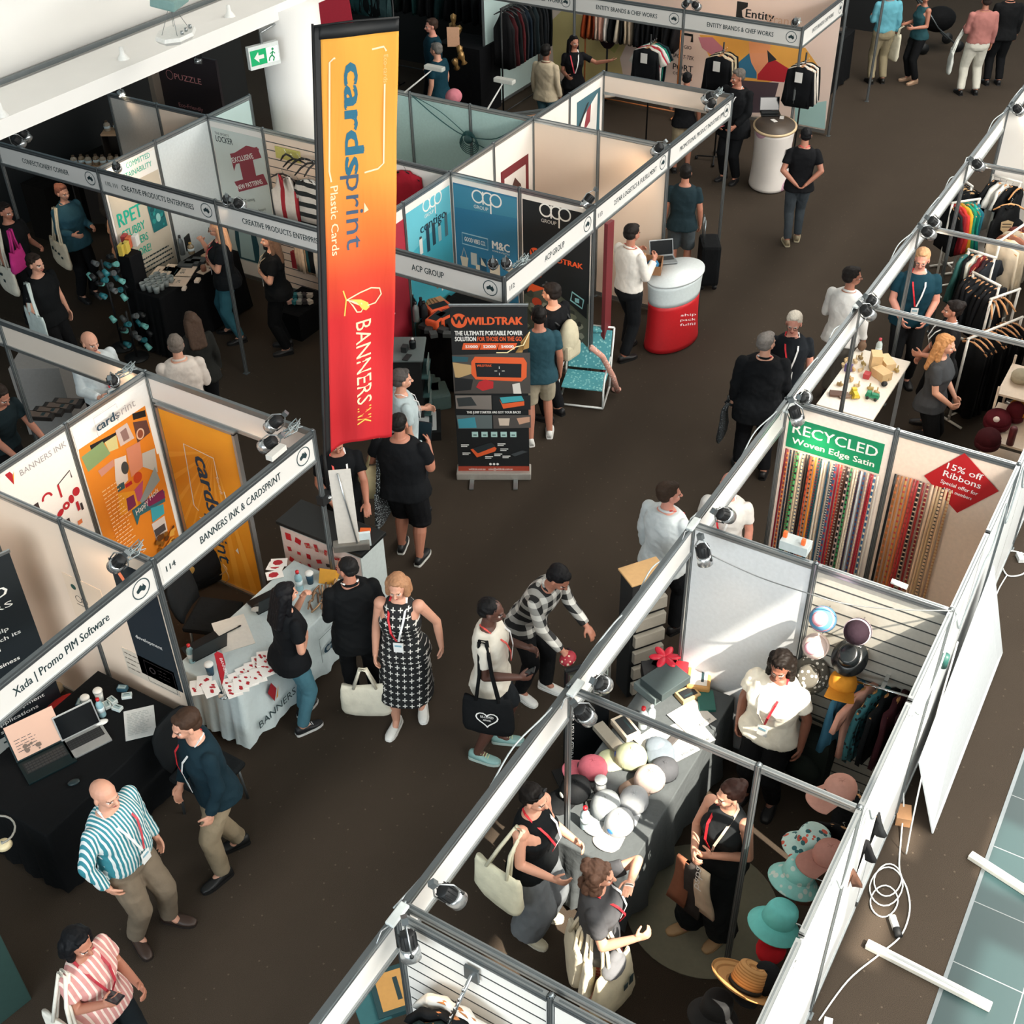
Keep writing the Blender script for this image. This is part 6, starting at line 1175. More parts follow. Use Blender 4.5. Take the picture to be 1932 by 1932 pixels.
for i,(px,py)in enumerate([(531,1078),(541,1068),(536,1088)]):a=Art(.12,.16,WHT,t=.004);a.ell(.06,.09,.04,.05,c('#a81c28'),7);tag(a.b.build('brochure',X=TX(P(px,py,Z+.004*i),radians(20+15*i))),'white and red leaflet at the far corner of the pale cloth','brochure','leaflets at the far corner of the cloth')
b=MB();r=random.Random(9)
for k in range(26):
 x,y=r.uniform(-.2,.2),r.uniform(-.1,.1);an=r.uniform(-.5,.5);b.ring([(x-.07*cos(an),y-.07*sin(an),.01+r.uniform(0,.04)),(x,y,.035+r.uniform(0,.035)),(x+.07*cos(an),y+.07*sin(an),.01+r.uniform(0,.04))],.010,M(['#8a6a50','#a98868','#5c4434'][k%3],.9),5)
tag(b.build('corded_lanyards',X=TX(P(610,1130,Z),radians(25))),'tangled pile of brown corded straps on the pale cloth','straps',kind='stuff')
root=empty('flag_stand',tuple(P(423,1312,Z)),0,'miniature red feather flag on a round base at the table edge','table flag');b=MB();b.cyl((0,0,0),(0,0,.012),.05,CHROME,n=24);b.build('base',root);b=MB();b.ring([(0,0,.01),(0,0,.35),(.02,-.01,.52)],.003,BLACK,6);b.build('pole',root)
a=Art(.001,.001,WHT);a.b=MB();a.poly([(0,.12),(.03,.2),(.075,.38),(.07,.5),(.03,.53),(0,.5)],c('#b0202a'));a.text('BANNERS',.035,.45,.035,WHT,a=-85,w=.2);o=a.b.build('pennant',root,X=Matrix(((.514,0,-.857,0),(-.857,0,-.514,0),(0,1,0,0),(0,0,0,1))));o.modifiers.new('s','SOLIDIFY').thickness=.002
root=empty('desk_calendar',tuple(P(606,1090,Z)),radians(20),'orange-yellow folded desk card near the far end of the cloth','card');b=MB();b.prism([(-.08,0),(.08,0),(0,.12)],.16,M('#d99a2a',.6),Matrix.Rotation(pi/2,4,'X'));b.build('card',root)
RDC=M('#e0cdc6',.6)
root=empty('counter',(6.88,6.34,0),0,'white counter printed with red products and a black top','counter');b=MB();b.box((0,0,.48),(.36,.98,.96),M('#b9c3c2',.5));b.build('body',root);b=MB();b.box((0,0,.985),(.40,1.04,.04),M('#101314',.5),bev=.008);b.build('counter_top',root)
a=Art(.96,.92,RDC,t=.002);r=random.Random(2)
for i in range(7):
 for j in range(6):a.rect(.05+.12*i,.06+.145*j,r.uniform(.03,.07),r.uniform(.03,.09),c(['#b81c26','#c8242c','#3a3436'][(i*j+i)%3 if(i+j)%4==0 else(i+j)%2]),a=r.uniform(-25,25))
a.text('BANNERS INK',.3,.8,.05,c('#c9a08c'),w=.4);a.b.build('printed_face',root,X=Matrix(((0,0,-1,-.184),(-1,0,0,.48),(0,1,0,.02),(0,0,0,1))))
root=empty('sample_banner',tuple(P(664,1035,1.01)),radians(38),'small silver roll-up sample leaning up from the black counter top','display stand')
b=MB();b.box((0,0,.04),(.10,.34,.08),M('#8b8780',.35,.6),bev=.012);b.build('base',root);b=MB();b.box((0,.02,.5),(.012,.20,.86),M('#c9c4bc',.5),bev=.004);b.build('panel',root);b=MB();b.cyl((-.02,-.06,.06),(-.02,.04,.9),.008,ALU);b.build('pole',root)
box('flat orange card holder on the black counter top',P(688,1010,1.01),(.16,.10,.03),.5,'#d8632a',name='card_box');box('upright white acrylic frame on the black counter top',P(681,1030,1.01),(.03,.2,.16),.7,'#c9d6d8',name='sign_holder',cat='sign holder')
chair('black chair behind the cloth-covered table',(5.75,6.95),radians(200));chair('black chair with a curved back by the partition',(4.3,5.72),radians(180))
root=empty('duffel_bag',tuple(P(380,1095,.0)),radians(-20),'large black bag with a round gold badge in front of the yellow banner','bag');b=MB();b.ell((0,0,.26),(.40,.22,.26),MF('#101214'));b.box((0,0,.22),(.66,.36,.42),MF('#101214'),bev=.1);b.build('bag_body',root);b=MB();b.ell((-.16,-.2,.36),(.05,.012,.05),M('#c9a45c',.4,.5));b.build('badge',root);b=MB();b.ring([(-.15,-.1,.5),(-.1,-.12,.6),(.1,-.12,.6),(.15,-.1,.5)],.012,BLACK,6);b.build('handle',root)
cable('thin pale cable on the floor behind the left table',[P(315,1135),P(330,1120),P(355,1110)],.005);cable('tangle of pale cable beside the black bag',[P(415,1085,.2),P(428,1075,.3),P(420,1065,.35),P(432,1090,.2),P(424,1100,.02)],.006,'#b08a5a');cable('black cable on the floor under the table',[P(395,1130,.01),P(380,1150,.01),P(360,1165,.01),P(355,1190,.01)],.006,'#0c0d0e')
x0,x1,y0,y1=3.05,4.5,6.16,7.1
table('table under the black cloth of the software stall',x0+.03,x1-.03,y0+.03,y1-.03,.74);drape('black cloth over the laptop table',x0,x1,y0,y1,.745,.70,MF('#0d0f11'),.015,5)
def note(a):a.rect(0,0,.4,.3,c('#c9a592'));lines(a,.03,.16,.2,5,.025,INK,.005);blobs(a,.08,.02,.2,.1,[c('#6a5a50')],8,.01,.03)
laptop('open laptop showing a peach document, nearest the left edge',P(90,1440,Z),radians(-22),.40,'#16292c','#101b1e','#c9a592',118,note);laptop('silver laptop with a black screen on the dark table',P(165,1400,Z),radians(-22),.34,'#a9acac',ang=115)
tag(MB().ell((0,0,.014),(.033,.058,.016),M('#e3e3e0',.3)).build('computer_mouse',X=TX(P(192,1365,Z),1.)),'white mouse beside the silver laptop','mouse');tag(MB().ell((0,0,.014),(.033,.05,.016),M('#15282c',.4)).build('computer_mouse',X=TX(P(140,1478,Z),1.)),'dark mouse at the front of the black cloth','mouse')
paper('white printed sheets on the black cloth',P(264,1364,Z),.25,.34,radians(-42),'#c9cccb',M('#a9b0b0',.6),14);bottle('water bottle with red cap on the black cloth',P(194,1350,Z))
cup('white-lidded cup on the black cloth, further left',P(166,1335,Z),'#d9dcd8');cup('white-lidded cup on the black cloth, further back',P(190,1322,Z),'#d9dcd8')
for i,(px,py)in enumerate([(152,1328),(163,1345),(203,1332),(213,1325),(222,1338),(232,1302),(240,1315)]):box('small white and teal card box on the black cloth',P(px,py,Z),(.085,.055,.03+.01*(i%2)),.5+.3*i,['#c9d3d2','#2c5566'][i in(0,5)],top='#8fa6aa',group='card boxes on the black cloth')
b=MB();b.ring([(-.5,0,0),(.5,0,0)],.05,M('#c9b99c',.7),12);o=tag(b.build('cardboard_tube',X=TX(P(52,1366,.06),radians(12))),'pale cardboard tube lying behind the laptops at the left edge','tube')
b=MB();b.ell((0,0,.05),(.2,.1,.07),MF('#a82a26'));tag(b.build('folded_cloth',loc=P(115,1345,.4)),'red folded fabric behind the black table','cloth')
root=empty('podium',(2.05,6.0,0),radians(-10),'dark green podium cut by the left edge','podium');b=MB();b.box((0,0,.5),(.5,.5,1.0),M('#24403c',.7),bev=.01);b.build('body',root)
root=empty('ring_lamp',tuple(P(8,1595,1.01)),0,'small round lamp with a curved ring arm at the left edge','lamp');b=MB();b.lathe([(0,0),(.06,0),(.045,.03),(0,.04)],M('#d8c9a4',.4),20);b.build('base',root);b=MB();b.ring([(.12*cos(a_),.12*sin(a_),.18+.02*sin(a_))for a_ in[radians(-120+20*k)for k in range(14)]],.008,M('#8a8880',.4),6);b.cyl((0,0,.03),(-.05,-.1,.17),.006,ALUD);b.build('arm',root)
spotlight('black and silver spotlight, upper of two by the orange banner corner',P(516,800,2.46),(5.9,7.6,1.2),30);spotlight('black and silver spotlight, lower of two by the orange banner corner',P(505,838,2.42),(5.5,7.9,1.1),30)
box('white lamp transformer on the fascia at the orange banner corner',P(522,858,2.41),(.2,.07,.05),radians(2),'#d6d4ce',name='transformer',cat='transformer')
spotlight('silver spotlight at the back corner of the left stall',P(213,718,2.44),(7.6,9.4,1.0),12);spotlight('grey and black spotlight over the software name board',P(222,1062,2.46),(4.2,7.4,1.1),30)
b=MB();r=random.Random(3)
for k in range(9):b.ring([(r.uniform(-.14,.14),r.uniform(-.05,.05),r.uniform(0,.06))for _ in range(4)],.005,M('#9aa6a8',.4),5)
for lab,px,py,in[('tangled wires above the software name board',250,1048),('tangled wires on the corner above the orange banner',550,815),('tangled wires at the back corner of the left stall',238,705),('tangled wires on the brand stall corner',1503,45)]:o=b.build('wire_bundle',loc=P(px,py,2.41));tag(o,lab,'wires')
tag(b.build('wire_bundle',loc=P(1355,178,2.41)),'tangled wires at the end of the middle block','wires');tag(b.build('wire_bundle',loc=P(985,497,2.41)),'tangled wires above the power stall corner','wires')
for i in range(4):box('dark open tray of pens at the left edge behind the blank fascia',P(75+18*i,788-8*i,.95),(.13,.34,.05),radians(25),'#2a2624',name='pen_tray',cat='tray',top='#6a5a50',group='pen trays at the left edge')
box('white display stand under the pen trays at the left edge',P(112,800,0),(.6,.45,.94),radians(-60),'#8a8784',name='display_plinth',cat='plinth')
BKC=MF('#0c0d0f')
x0,x1,y0,y1=9.6,11.1,11.2,11.66
table('table under the black cloth of the creative products stall',x0+.03,x1-.03,y0+.03,y1-.03,.88);drape('black floor-length cloth in the creative products stall',x0,x1,y0,y1,.885,.86,BKC,.015,7)
r=random.Random(6);Z2=.892;base=P(278,548,Z2);ux=Vector((.1,-.99,0))*.105;uy=Vector((.99,.1,0))*.098
k=0
cup0=None
for j in range(4):
 for i in range(6):
  p=base+ux*(i-.5)+uy*j;
  if not(x0+.05<p.x<x1-.05 and y0+.05<p.y<y1-.05):continue
  if cup0 is None:cup0=cup('grey enamel camp cup in the block of cups on the black table',p,'#7d8482',None,.09,'grey camp cups on the black table');cup0.scale=(1.25,1.25,1.1)
  else:dup(cup0,loc=p)
for i,(px,py,w_,h_,rz,t)in enumerate([(313,512,.26,.34,20,'10c'),(345,512,.30,.30,25,'$10'),(338,530,.26,.24,25,'24'),(325,505,.2,.2,20,'')]):a=Art(w_,h_,c('#d9c2ae'),t=.012);a.text(t,w_*.3,h_*.4,.08,INK);a.line([(w_*.2,h_*.8),(w_*.7,h_*.8)],.012,INK);tag(a.b.build('price_tile',X=TX(P(px,py,Z2+.012),radians(rz))@Matrix.Translation((-w_/2,-h_/2,0))),['peach tile reading 10c on the black table','largest peach tile reading $10 on the black table','small peach tile reading 24 nearest the cups','blank peach tile at the back of the table'][i],'tile')
box('small white box, left one on the edge of the black table',P(348,546,Z2),(.09,.05,.03),.5,'#dcc9b8');box('small white box, right one on the edge of the black table',P(373,531,Z2),(.10,.06,.035),.4,'#dcc9b8')
bottle('grey steel bottle at the back of the black table',P(345,480,Z2),'#6d7476','#24282a',.28,.038,True);bottle('glass jar with gold lid at the back of the black table',P(362,478,Z2),'#8a7a62','#b8924a',.16,.045)
box('black pyramid display card at the back of the black table',P(357,470,Z2),(.14,.02,.2),.3,'#15181a',name='display_card',cat='card');
for i in range(3):box('stacked pale box beside the blond woman, '+['bottom','middle','top'][i],P(405+3*i,468,Z2+.06*i),(.26,.18,.055),.3+.15*i,'#c9b8a4')
for i in range(4):box('folded kraft paper packet in a heap beside the blond woman',P(396+6*i,482+3*(i%2),Z2+.03*i),(.2,.14,.03),.6*i,'#c9a888',name='paper_packet',cat='packet',group='kraft packets on the black table')
for i in range(3):box('dark glittering tray in the middle of the black table',P(352+12*i,502-4*i,Z2),(.14,.2,.04),.4,'#34383a',name='tray',cat='tray',group='dark trays on the black table')
for i,(px,py)in enumerate([(385,512),(395,500)]):b=MB();b.box((0,0,.005),(.16,.12,.01),M('#c9b4a0',.5));b.lathe([(0,.01),(.035,.01),(.04,.06),(.03,.09),(0,.1)],M('#8a5a44',.4),14);tag(b.build('ornament',loc=P(px,py,Z2)),'small brown ornament on a pale base, '+['nearer','further'][i],'ornament')
for nm,px,py,zz,n in[('beside the cream poster',240,520,.95,22),('in front of the black cloth',268,590,.35,16)]:
 c0=P(px,py,zz)+Vector((-.3,.06,0)if n==22 else(-.5,-.3,0));root=empty('mug_tree',(c0.x,c0.y,0),0,'black stand hung with teal and dark mugs, '+nm,'stand');b=MB();b.cyl((0,0,0),(0,0,.02),.16,BLACK);b.cyl((0,0,0),(0,0,zz+.35),.014,BLACK);b.build('stand_pole',root)
 for i in range(n):
  a_=2.4*i;z=zz-.15+.5*i/n;rr=.13+.04*(i%3);cup('%s mug hanging on the stand %s'%(['teal','black','mint','grey'][i%4],nm),(c0.x+rr*cos(a_),c0.y+rr*sin(a_),z),['#1f6f78','#15191b','#6fb5ae','#54595a'][i%4],None,.09,'%s mugs %s'%(['teal','black','mint','grey'][i%4],nm),rx=radians(70+30*(i%3)))
for i,(px,py,col)in enumerate([(238,462,'#a83a3a'),(246,466,'#c8603a'),(258,462,'#d8d8d4'),(240,476,'#c9b04a'),(232,480,'#c9b04a')]):box(['dark red','orange','white','mustard','yellow'][i]+' gift bag standing before the cream poster',P(px,py,1.35),(.11,.06,.14),.4,col,name='gift_bag',cat='bag')
b=MB();b.box((0,0,.67),(.22,.22,1.34),BKC,bev=.01);tag(b.build('display_plinth',loc=P(245,470,0)+Vector((.75,.1,0))*0+(P(243,475,1.35)-Vector((0,0,1.35)))-P(245,470,0)),'tall black plinth under the gift bags','plinth')
hung('white and maroon singlet with a crest hanging behind the name board',(XA[1]-.16,10.66,1.95),radians(92),'vest',M('#d9d4ce',.8,kind='stripe:0:4.4:.3:#a02430'),'#2b2220',name='hanging_singlet');hung('white and black striped jersey with magenta trim beside the flag',(XA[1]-.16,10.22,1.95),radians(88),'jersey',M('#d6d6d4',.8,kind='stripe:2:7:.45:#20282c'),'#15110f')
hung('magenta jersey hanging behind the striped one',(XA[1]-.10,10.12,1.8),radians(92),'jersey','#a0245a','#15110f');hung('black and brown jersey partly hidden behind the singlet',(XA[1]-.08,10.48,1.85),radians(90),'jersey','#1c1c1e','#15110f')
for i in range(5):o=mobj('clothes_hanger',hanger_mesh('#14100e'));o.location=(XA[1]-.12-.02*i,10.6-.13*i,2.22-.03*(i%2));o.rotation_euler=(.2*i,.3,radians(70+20*i));tag(o,'empty black hanger on the slatted panel above the jerseys','hanger','empty black hangers above the jerseys')
b=MB();b.box((0,0,0),(.01,.42,.16),M('#c9bf6a',.6));tag(b.build('yellow_card',loc=(XA[1]-.02,10.65,2.12)),'yellow printed card behind the black hangers','card')
hung('red hooded jacket hanging on the pale panel',(XA[1]-.06,8.72,2.34),radians(90),'long','#a3202e','#15110f',name='hanging_jacket')
for i in range(6):hung(['cream','dark teal','beige','black','white','brown'][i]+' cloth bag hanging low beside the flag',(10.9,9.9-.09*i,1.5+.04*(i%2)),radians(70+10*i),'plain',['#c9b49c','#1f4a50','#a88a6c','#15181a','#cfc8bc','#6a4a38'][i],'#2a2220',sc=.5,name='hanging_bag')
for i in range(10):box('%s novelty on the low shelf beside the flag, %s row'%(['pink','teal','grey','dark','cream'][i%5],['back','front'][i//5]),P(548+(i%5)*9,560+12*(i//5),.4),(.09,.07,.05),.5*i,['#c99a8a','#2f7f86','#a8a49c','#3a3436','#d8c8b8'][i%5],name='novelty',cat='novelty',group='novelties on the low shelf')
b=MB();b.box((0,0,.19),(.7,.5,.38),BKC);tag(b.build('display_plinth',loc=P(566,566,.4)-Vector((0,0,.4))),'low black display block beside the flag','plinth')
box('maroon board leaning on the back wall behind the blond woman',(11.68,10.5,.5),(.06,.5,.25),0,'#8a1f28',name='board',cat='board')
for i,(px,py,z,w_)in enumerate([(232,262,1.3,1.0),(205,300,1.05,.8)]):
 p=P(px,py,z)+Vector((.35,.1,0))*(1-i)-Vector((.25,0,0))*i;root=empty('shelf_unit',(p.x,p.y,0),radians(-60),['warm lit shelf of sweet jars against the grey panel','lower shelf of sweet jars behind the spotlight'][i],'shelf');b=MB();b.box((0,0,z-.02),(w_,.3,.03),M('#c9a07c',.6));b.build('shelf',root);b=MB();b.box((0,.13,z/2),(w_,.02,z-.05),M('#2a221c',.7));b.box((-w_/2,0,z/2),(.02,.28,z-.04),M('#2a221c',.7));b.box((w_/2,0,z/2),(.02,.28,z-.04),M('#2a221c',.7));b.build('carcass',root)
 for k in range(7):
  q_=Matrix.Rotation(radians(-60),3,'Z')@Vector((-w_*.42+w_*.14*k,.03*(k%2),0));bottle('glass sweet jar on the %s shelf'%['warm lit','lower'][i],(p.x+q_.x,p.y+q_.y,z-.004),'#8f7a62' if k%2 else '#a99a88','#5c4632',.16,.05,group='sweet jars on the %s shelf'%['warm lit','lower'][i])
for i in range(6):b=MB();b.ell((0,0,.1),(.12,.1,.1),MF(['#54483e','#6b5c4e','#3f362f'][i%3]));tag(b.build('sweet_bag',loc=P(120+18*i,262-9*i,.9)),'crinkled bag of sweets heaped on the dark back table','bag','bags of sweets on the back table')
b=MB();b.box((0,0,.44),(2.1,.5,.88),MF('#15120f'));tag(b.build('display_plinth',loc=(12.3,15.4,0)),'dark cloth-covered table of sweets under the mezzanine','table')
table('black display table inside the power stall',10.75,11.6,6.98,7.92,.9,top='#121416',legs='#121416');drape('black cloth around the power stall table',10.75,11.6,6.98,7.92,.905,.86,BKC,.01,2)
for i,(px,py)in enumerate([(828,592),(842,607),(826,612)]):
 root=empty('power_pack',tuple(P(px,py,.91)),radians(-30+15*i),['orange and black power pack at the back of the display','orange and black power pack beside the banner','orange and black power pack at the front of the display'][i],'power pack');b=MB();b.box((0,0,.06),(.30,.18,.12),M('#c8512a',.5),bev=.025);b.build('shell',root);b=MB();b.box((0,0,.121),(.22,.12,.006),BLACK);b.box((0,-.0905,.06),(.2,.004,.08),BLACK);b.build('panel',root)
for i in range(5):box('kraft carton fanned on the power stall table',P(808+7*i,580-2*i,.91+.02*i),(.28,.09,.03),radians(40+6*i),'#b98a62',group='fanned kraft cartons')
for i,(px,py,col)in enumerate([(786,606,'#8a9696'),(796,598,'#24282a'),(802,605,'#30373a'),(780,592,'#15191a')]):bottle(['tall pale grey','black','dark grey','slim black'][i]+' insulated bottle on the power stall table',P(px,py,.91),col,'#15181a',.27,.04,True)
for i in range(7):box('small black gadget box on the power stall table',P(800+9*i,618+(i%3)*8,.91),(.11,.09,.05),.4*i,['#15181a','#2a2e30','#3a3f40'][i%3],group='black gadget boxes')
root=empty('shelf_unit',tuple(P(775,668,0)*1),radians(30),'rounded grey-topped shelf unit beside the flag','shelf');root.location=(P(768,658,.95).x,P(768,658,.95).y,0)
b=MB();b.box((0,0,.94),(.55,.42,.03),M('#5f6a6a',.5),bev=.014);b.build('top',root);b=MB();b.box((0,0,.46),(.46,.34,.9),M('#14181a',.6));b.build('body',root)
for k in range(3):b=MB();b.box((0,-.2,.15+.26*k),(.44,.1,.02),M('#3f5f60',.4));b.box((.0,-.235,.22+.26*k),(.3,.01,.14),M('#7c8a88',.5));b.build('shelf',root)
box('small black box on the rounded shelf unit',P(764,662,.96),(.09,.07,.07),.3,'#1b2022');bottle('short black and white tumbler on the rounded shelf unit',P(779,656,.96),'#1c2224','#d0d4d4',.13,.042,True);box('flat black phone charger on the rounded shelf unit',P(768,675,.96),(.14,.07,.012),.2,'#15191a',name='charger',cat='charger')
for i in range(3):box('clear plastic storage tub on the floor by the power stall',P(800+14*i,745+8*i,0),(.34,.26,.22),.4+.2*i,'#4f6664',name='storage_tub',cat='tub',bev=.03,group='storage tubs on the floor');
box('black briefcase on the floor behind the roll-up banner',P(806,810,0),(.5,.34,.12),.6,'#0e1012',name='briefcase',cat='case',top='#c9cfd0')
bc=P(1103,745,0);root=empty('beach_chair',(bc.x,bc.y,0),radians(-72),'low folding beach chair in teal patterned fabric with a white frame','chair');TF=M('#4f9aa2',.7,kind='spots:26:#8fc9c8');WF=M('#dcdedb',.35)
b=MB();b.box((0,0,.22),(.52,.42,.02),TF,bev=.008);b.build('seat',root);b=MB();b.box((0,0,0),(.52,.5,.02),TF,bev=.008);b.build('backrest',root,X=TX((0,.33,.48),0,radians(68)))
b=MB();b.ell((0,0,0),(.2,.05,.08),TF);b.build('headrest',root,X=TX((0,.43,.70),0,radians(68)))
for sx in(-.28,.28):b=MB();b.ring([(sx,.45,.74),(sx,.24,.24),(sx,.2,.02)],.013,WF,8);b.ring([(sx,.22,.45),(sx,-.2,.42),(sx,-.3,.30),(sx,-.3,.03),(sx,.2,.03)],.013,WF,8);b.build('side_frame',root)
b=MB();b.ring([(-.28,-.3,.03),(.28,-.3,.03)],.013,WF,8);b.ring([(-.28,.45,.74),(.28,.45,.74)],.013,WF,8);b.build('cross_tube',root)
b=MB();pA,pB=P(1115,655,.95),P(1165,738,.05);b.ring([pA,pA.lerp(pB,.3)+Vector((.02,-.03,.06)),pA.lerp(pB,.7)+Vector((.02,-.03,.03)),pB],.035,M('#c99484',.7,kind='spots:30:#e0c0b4'),10);tag(b.build('rolled_mat'),'pink patterned roll leaning against the corner beside the beach chair','roll')
b=MB();b.cyl((0,0,0),(0,0,.012),.06,M('#d8a090',.6),n=20);tag(b.build('round_tag',X=TX(P(1163,735,.01))),'round pink tag on the floor at the end of the roll','tag')
b=MB();b.box((0,0,1.1),(.05,.14,2.1),M('#6a2428',.6));tag(b.build('fabric_banner',loc=(11.95,5.98,0),rz=radians(85)),'narrow red banner edge at the side of the power stall','banner')
ct=P(1232,640,0);root=empty('counter',(13.22,5.64,0),radians(-12),'curved fabric counter, white above and red below','counter')
def ovalprof(zs,m,b,rx=.42,ry=.27):
 b.loft([[Vector((rx*(1+.10*abs(2*z/1.0-1)**2)*cos(t),ry*(1+.10*abs(2*z-1)**2)*sin(t),z))for t in[2*pi*k/36 for k in range(36)]]for z in zs],m)
b=MB();ovalprof([.02+.06*k for k in range(12)],M('#b8141c',.6),b);b.build('lower_wrap',root);b=MB();ovalprof([.68+.06*k for k in range(6)],M('#c9d3d4',.6),b);b.build('upper_wrap',root)
b=MB();b.loft([[Vector((.47*cos(t),.31*sin(t),z))for t in[2*pi*k/36 for k in range(36)]]for z in(.98,1.01)],M('#c9cfd0',.4));b.build('counter_top',root)
a=Art(.001,.001,WHT);a.b=MB();[a.text(t,0,-.07*i,.05,WHT,w=.2)for i,t in enumerate(['ship','pack','fulfil'])];a.b.build('lettering',root,X=Matrix.Rotation(radians(-40),4,'Z')@Matrix.Translation((.0,-.40,.58))@Matrix(((1,0,0),(0,0,-1),(0,1,0))).to_4x4())
laptop('silver laptop with a dark screen on the red and white counter',P(1252,492,1.015),radians(-50),.32,'#8f9496');root=empty('carton',tuple(P(1232,508,1.015)),radians(20),'open brown carton with blue tissue on the red and white counter','box')
b=MB();[b.box(c_,d_,M('#8a6344',.8))for c_,d_ in(((0,0,.005),(.32,.22,.01)),((-.16,0,.06),(.008,.22,.12)),((.16,0,.06),(.008,.22,.12)),((0,-.11,.06),(.32,.008,.12)),((0,.11,.06),(.32,.008,.12)))];b.box((0,.19,.14),(.32,.16,.008),M('#a67c56',.8));b.build('carton_body',root);b=MB();b.ell((-.05,0,.09),(.1,.08,.06),MF('#2f6a90'));b.build('tissue',root)
box('black bag box standing on the floor behind the red and white counter',(13.75,5.66,0),(.12,.3,.9),.2,'#101214',name='display_plinth',cat='plinth')
root=empty('counter',(18.55,6.38,0),radians(20),'round white counter with paint splash print and a black map logo','counter');b=MB();ovalprof([.02+.04*k for k in range(24)],M('#d9d2cc',.6,sc=3,kind='spots:1.1:#cbb384:#b98f9f'),b,.40,.30);b.build('wrap',root)
b=MB();b.loft([[Vector((.46*cos(t),.35*sin(t),z))for t in[2*pi*k/40 for k in range(40)]]for z in(.96,.99)],M('#c9b08c',.5));b.build('rim',root);b=MB();b.loft([[Vector((.43*cos(t),.32*sin(t),z))for t in[2*pi*k/40 for k in range(40)]]for z in(.99,.995)],M('#4a4038',.5));b.build('counter_top',root)
a=Art(.001,.001,WHT);a.b=MB();a.poly([(0,0),(0,.34),(.2,.34),(.2,.26),(.1,.2),(.12,.1),(.2,.06),(.2,0)],BLACK);n_=Vector((-.62,-.78,0)).normalized();u_=Vector((.78,-.62,0)).normalized();X=Matrix((u_,Vector((0,0,1)),n_)).transposed().to_4x4();X.translation=n_*.365-u_*.12+Vector((0,0,.38));a.b.build('logo',root,X=X)
laptop('small dark laptop standing on the round printed counter',P(1453,215,.997),radians(-60),.32,'#16191b');box('white card on the round printed counter',P(1475,222,.997),(.12,.07,.01),.3,'#d8d4ce',name='card',cat='card',group='white cards on the round counter');box('white card on the round printed counter',P(1460,228,.997),(.12,.07,.01),.9,'#d8d4ce',name='card',cat='card',group='white cards on the round counter')
b=MB();b.box((0,0,.35),(.25,.06,.7),M('#17191c'));
for lab,px,py,tg in[('spotlight seen from behind, left of two over the power stall corner',930,497,(11.5,7.3,1.1)),('spotlight seen from behind, right of two over the power stall corner',955,497,(11.4,6.8,1.2))]:spotlight(lab,P(px,py,2.5),tg,30)
spotlight('black spotlight at the back corner of the black power poster',P(1108,380,2.40),(10.9,6.9,1),8);spotlight('silver spotlight over the peach stall',P(1240,282,2.46),(13.6,7.2,1.2),30)
spotlight('lit spotlight, upper of two at the end of the middle block',P(1335,185,2.45),(15.2,7.8,1.1),25);spotlight('lit spotlight, lower of two at the end of the middle block',P(1340,200,2.42),(15.4,7.2,.6),25)
spotlight('silver spotlight, left one at the creative products post',P(428,378,2.46),(11.0,11.2,.9),30);spotlight('silver spotlight, right one at the creative products post',P(452,385,2.43),(11.3,9.8,1.2),30)
spotlight('chrome spotlight beside the word COMMITTED',P(220,315,2.46),(11,12.9,1.2),18);spotlight('chrome spotlight, upper of two at the top left',P(47,256,2.47),(10.9,13.2,1.2),12);spotlight('chrome spotlight, lower of two at the top left',P(36,268,2.45),(11.0,13.0,1.0),12);spotlight('small spotlight on the grey panel under the mezzanine',P(226,172,2.46),(11.4,12.6,1.4),15);spotlight('small bright spotlight on the dark display wall',P(374,110,2.5),(12.8,13.4,1.0),8)
spotlight('black spotlight, left of two on the brand stall board',P(1283,14,2.48)+Vector((.22,0,0)),(20.8,9.6,1.3),28,110);spotlight('black spotlight, right of two on the brand stall board',P(1303,18,2.46)+Vector((.22,0,0)),(20.8,7.6,1.3),28,110);spotlight('black spotlight on the brand stall corner',P(1500,42,2.48),(20.8,7.0,1.4),30)
c0=P(880,243,2.0);c0.x=13.72
cable('green cable sagging from the left to the coil on the teal wall',[Vector((13.72,10.0,2.40)),Vector((13.70,9.6,2.18)),Vector((13.70,9.25,2.02)),Vector((13.71,9.05,1.98))],.008,'#1f4f50');cable('second green cable beside the first on the teal wall',[Vector((13.70,9.95,2.40)),Vector((13.69,9.5,2.26)),Vector((13.69,9.1,2.02))],.006,'#1f4f50')
cable('green cable running from the coil to the right',[Vector((13.71,9.05,1.98)),Vector((13.70,8.6,2.05)),Vector((13.72,8.1,2.40))],.008,'#1f4f50');cable('lower green cable leading right from the coil',[Vector((13.70,9.0,1.93)),Vector((13.70,8.7,1.86)),Vector((13.70,8.3,1.92)),Vector((13.75,8.12,2.0))],.007,'#1f4f50')
b=MB()
for k in range(5):b.ring([(0,.11*cos(t)*(1+.1*k),-.02*k+.11*sin(t)*(1+.06*k))for t in[2*pi*j/16 for j in range(16)]],.006,M('#1f4f50',.5),6,closed=True)
b.ell((-.02,0,0),(.04,.07,.06),M('#24484a',.5));tag(b.build('coiled_cable',loc=(13.69,9.05,1.96)),'coiled green cable hanging at the middle post of the teal wall','cable')
for i,(px,py,bx,by)in enumerate([(820,128,763,172),(1080,155,920,203)]):
 pb=P(bx,by,2.42);pt=P(px if i==0 else 952,py-(0 if i==0 else 3),2.72);root=empty('floodlight',tuple(pb),0,['white floodlight on a slanting stem above the teal wall, left one','white floodlight on a slanting stem above the teal wall, right one'][i],'floodlight');d=pt-pb;b=MB();b.cyl((0,0,-.02),d,.012,WHITE,.008);b.build('stem',root);b=MB();b.box(d,(.1,.3,.06),M('#a9aaa4',.5),bev=.015);b.build('head',root)
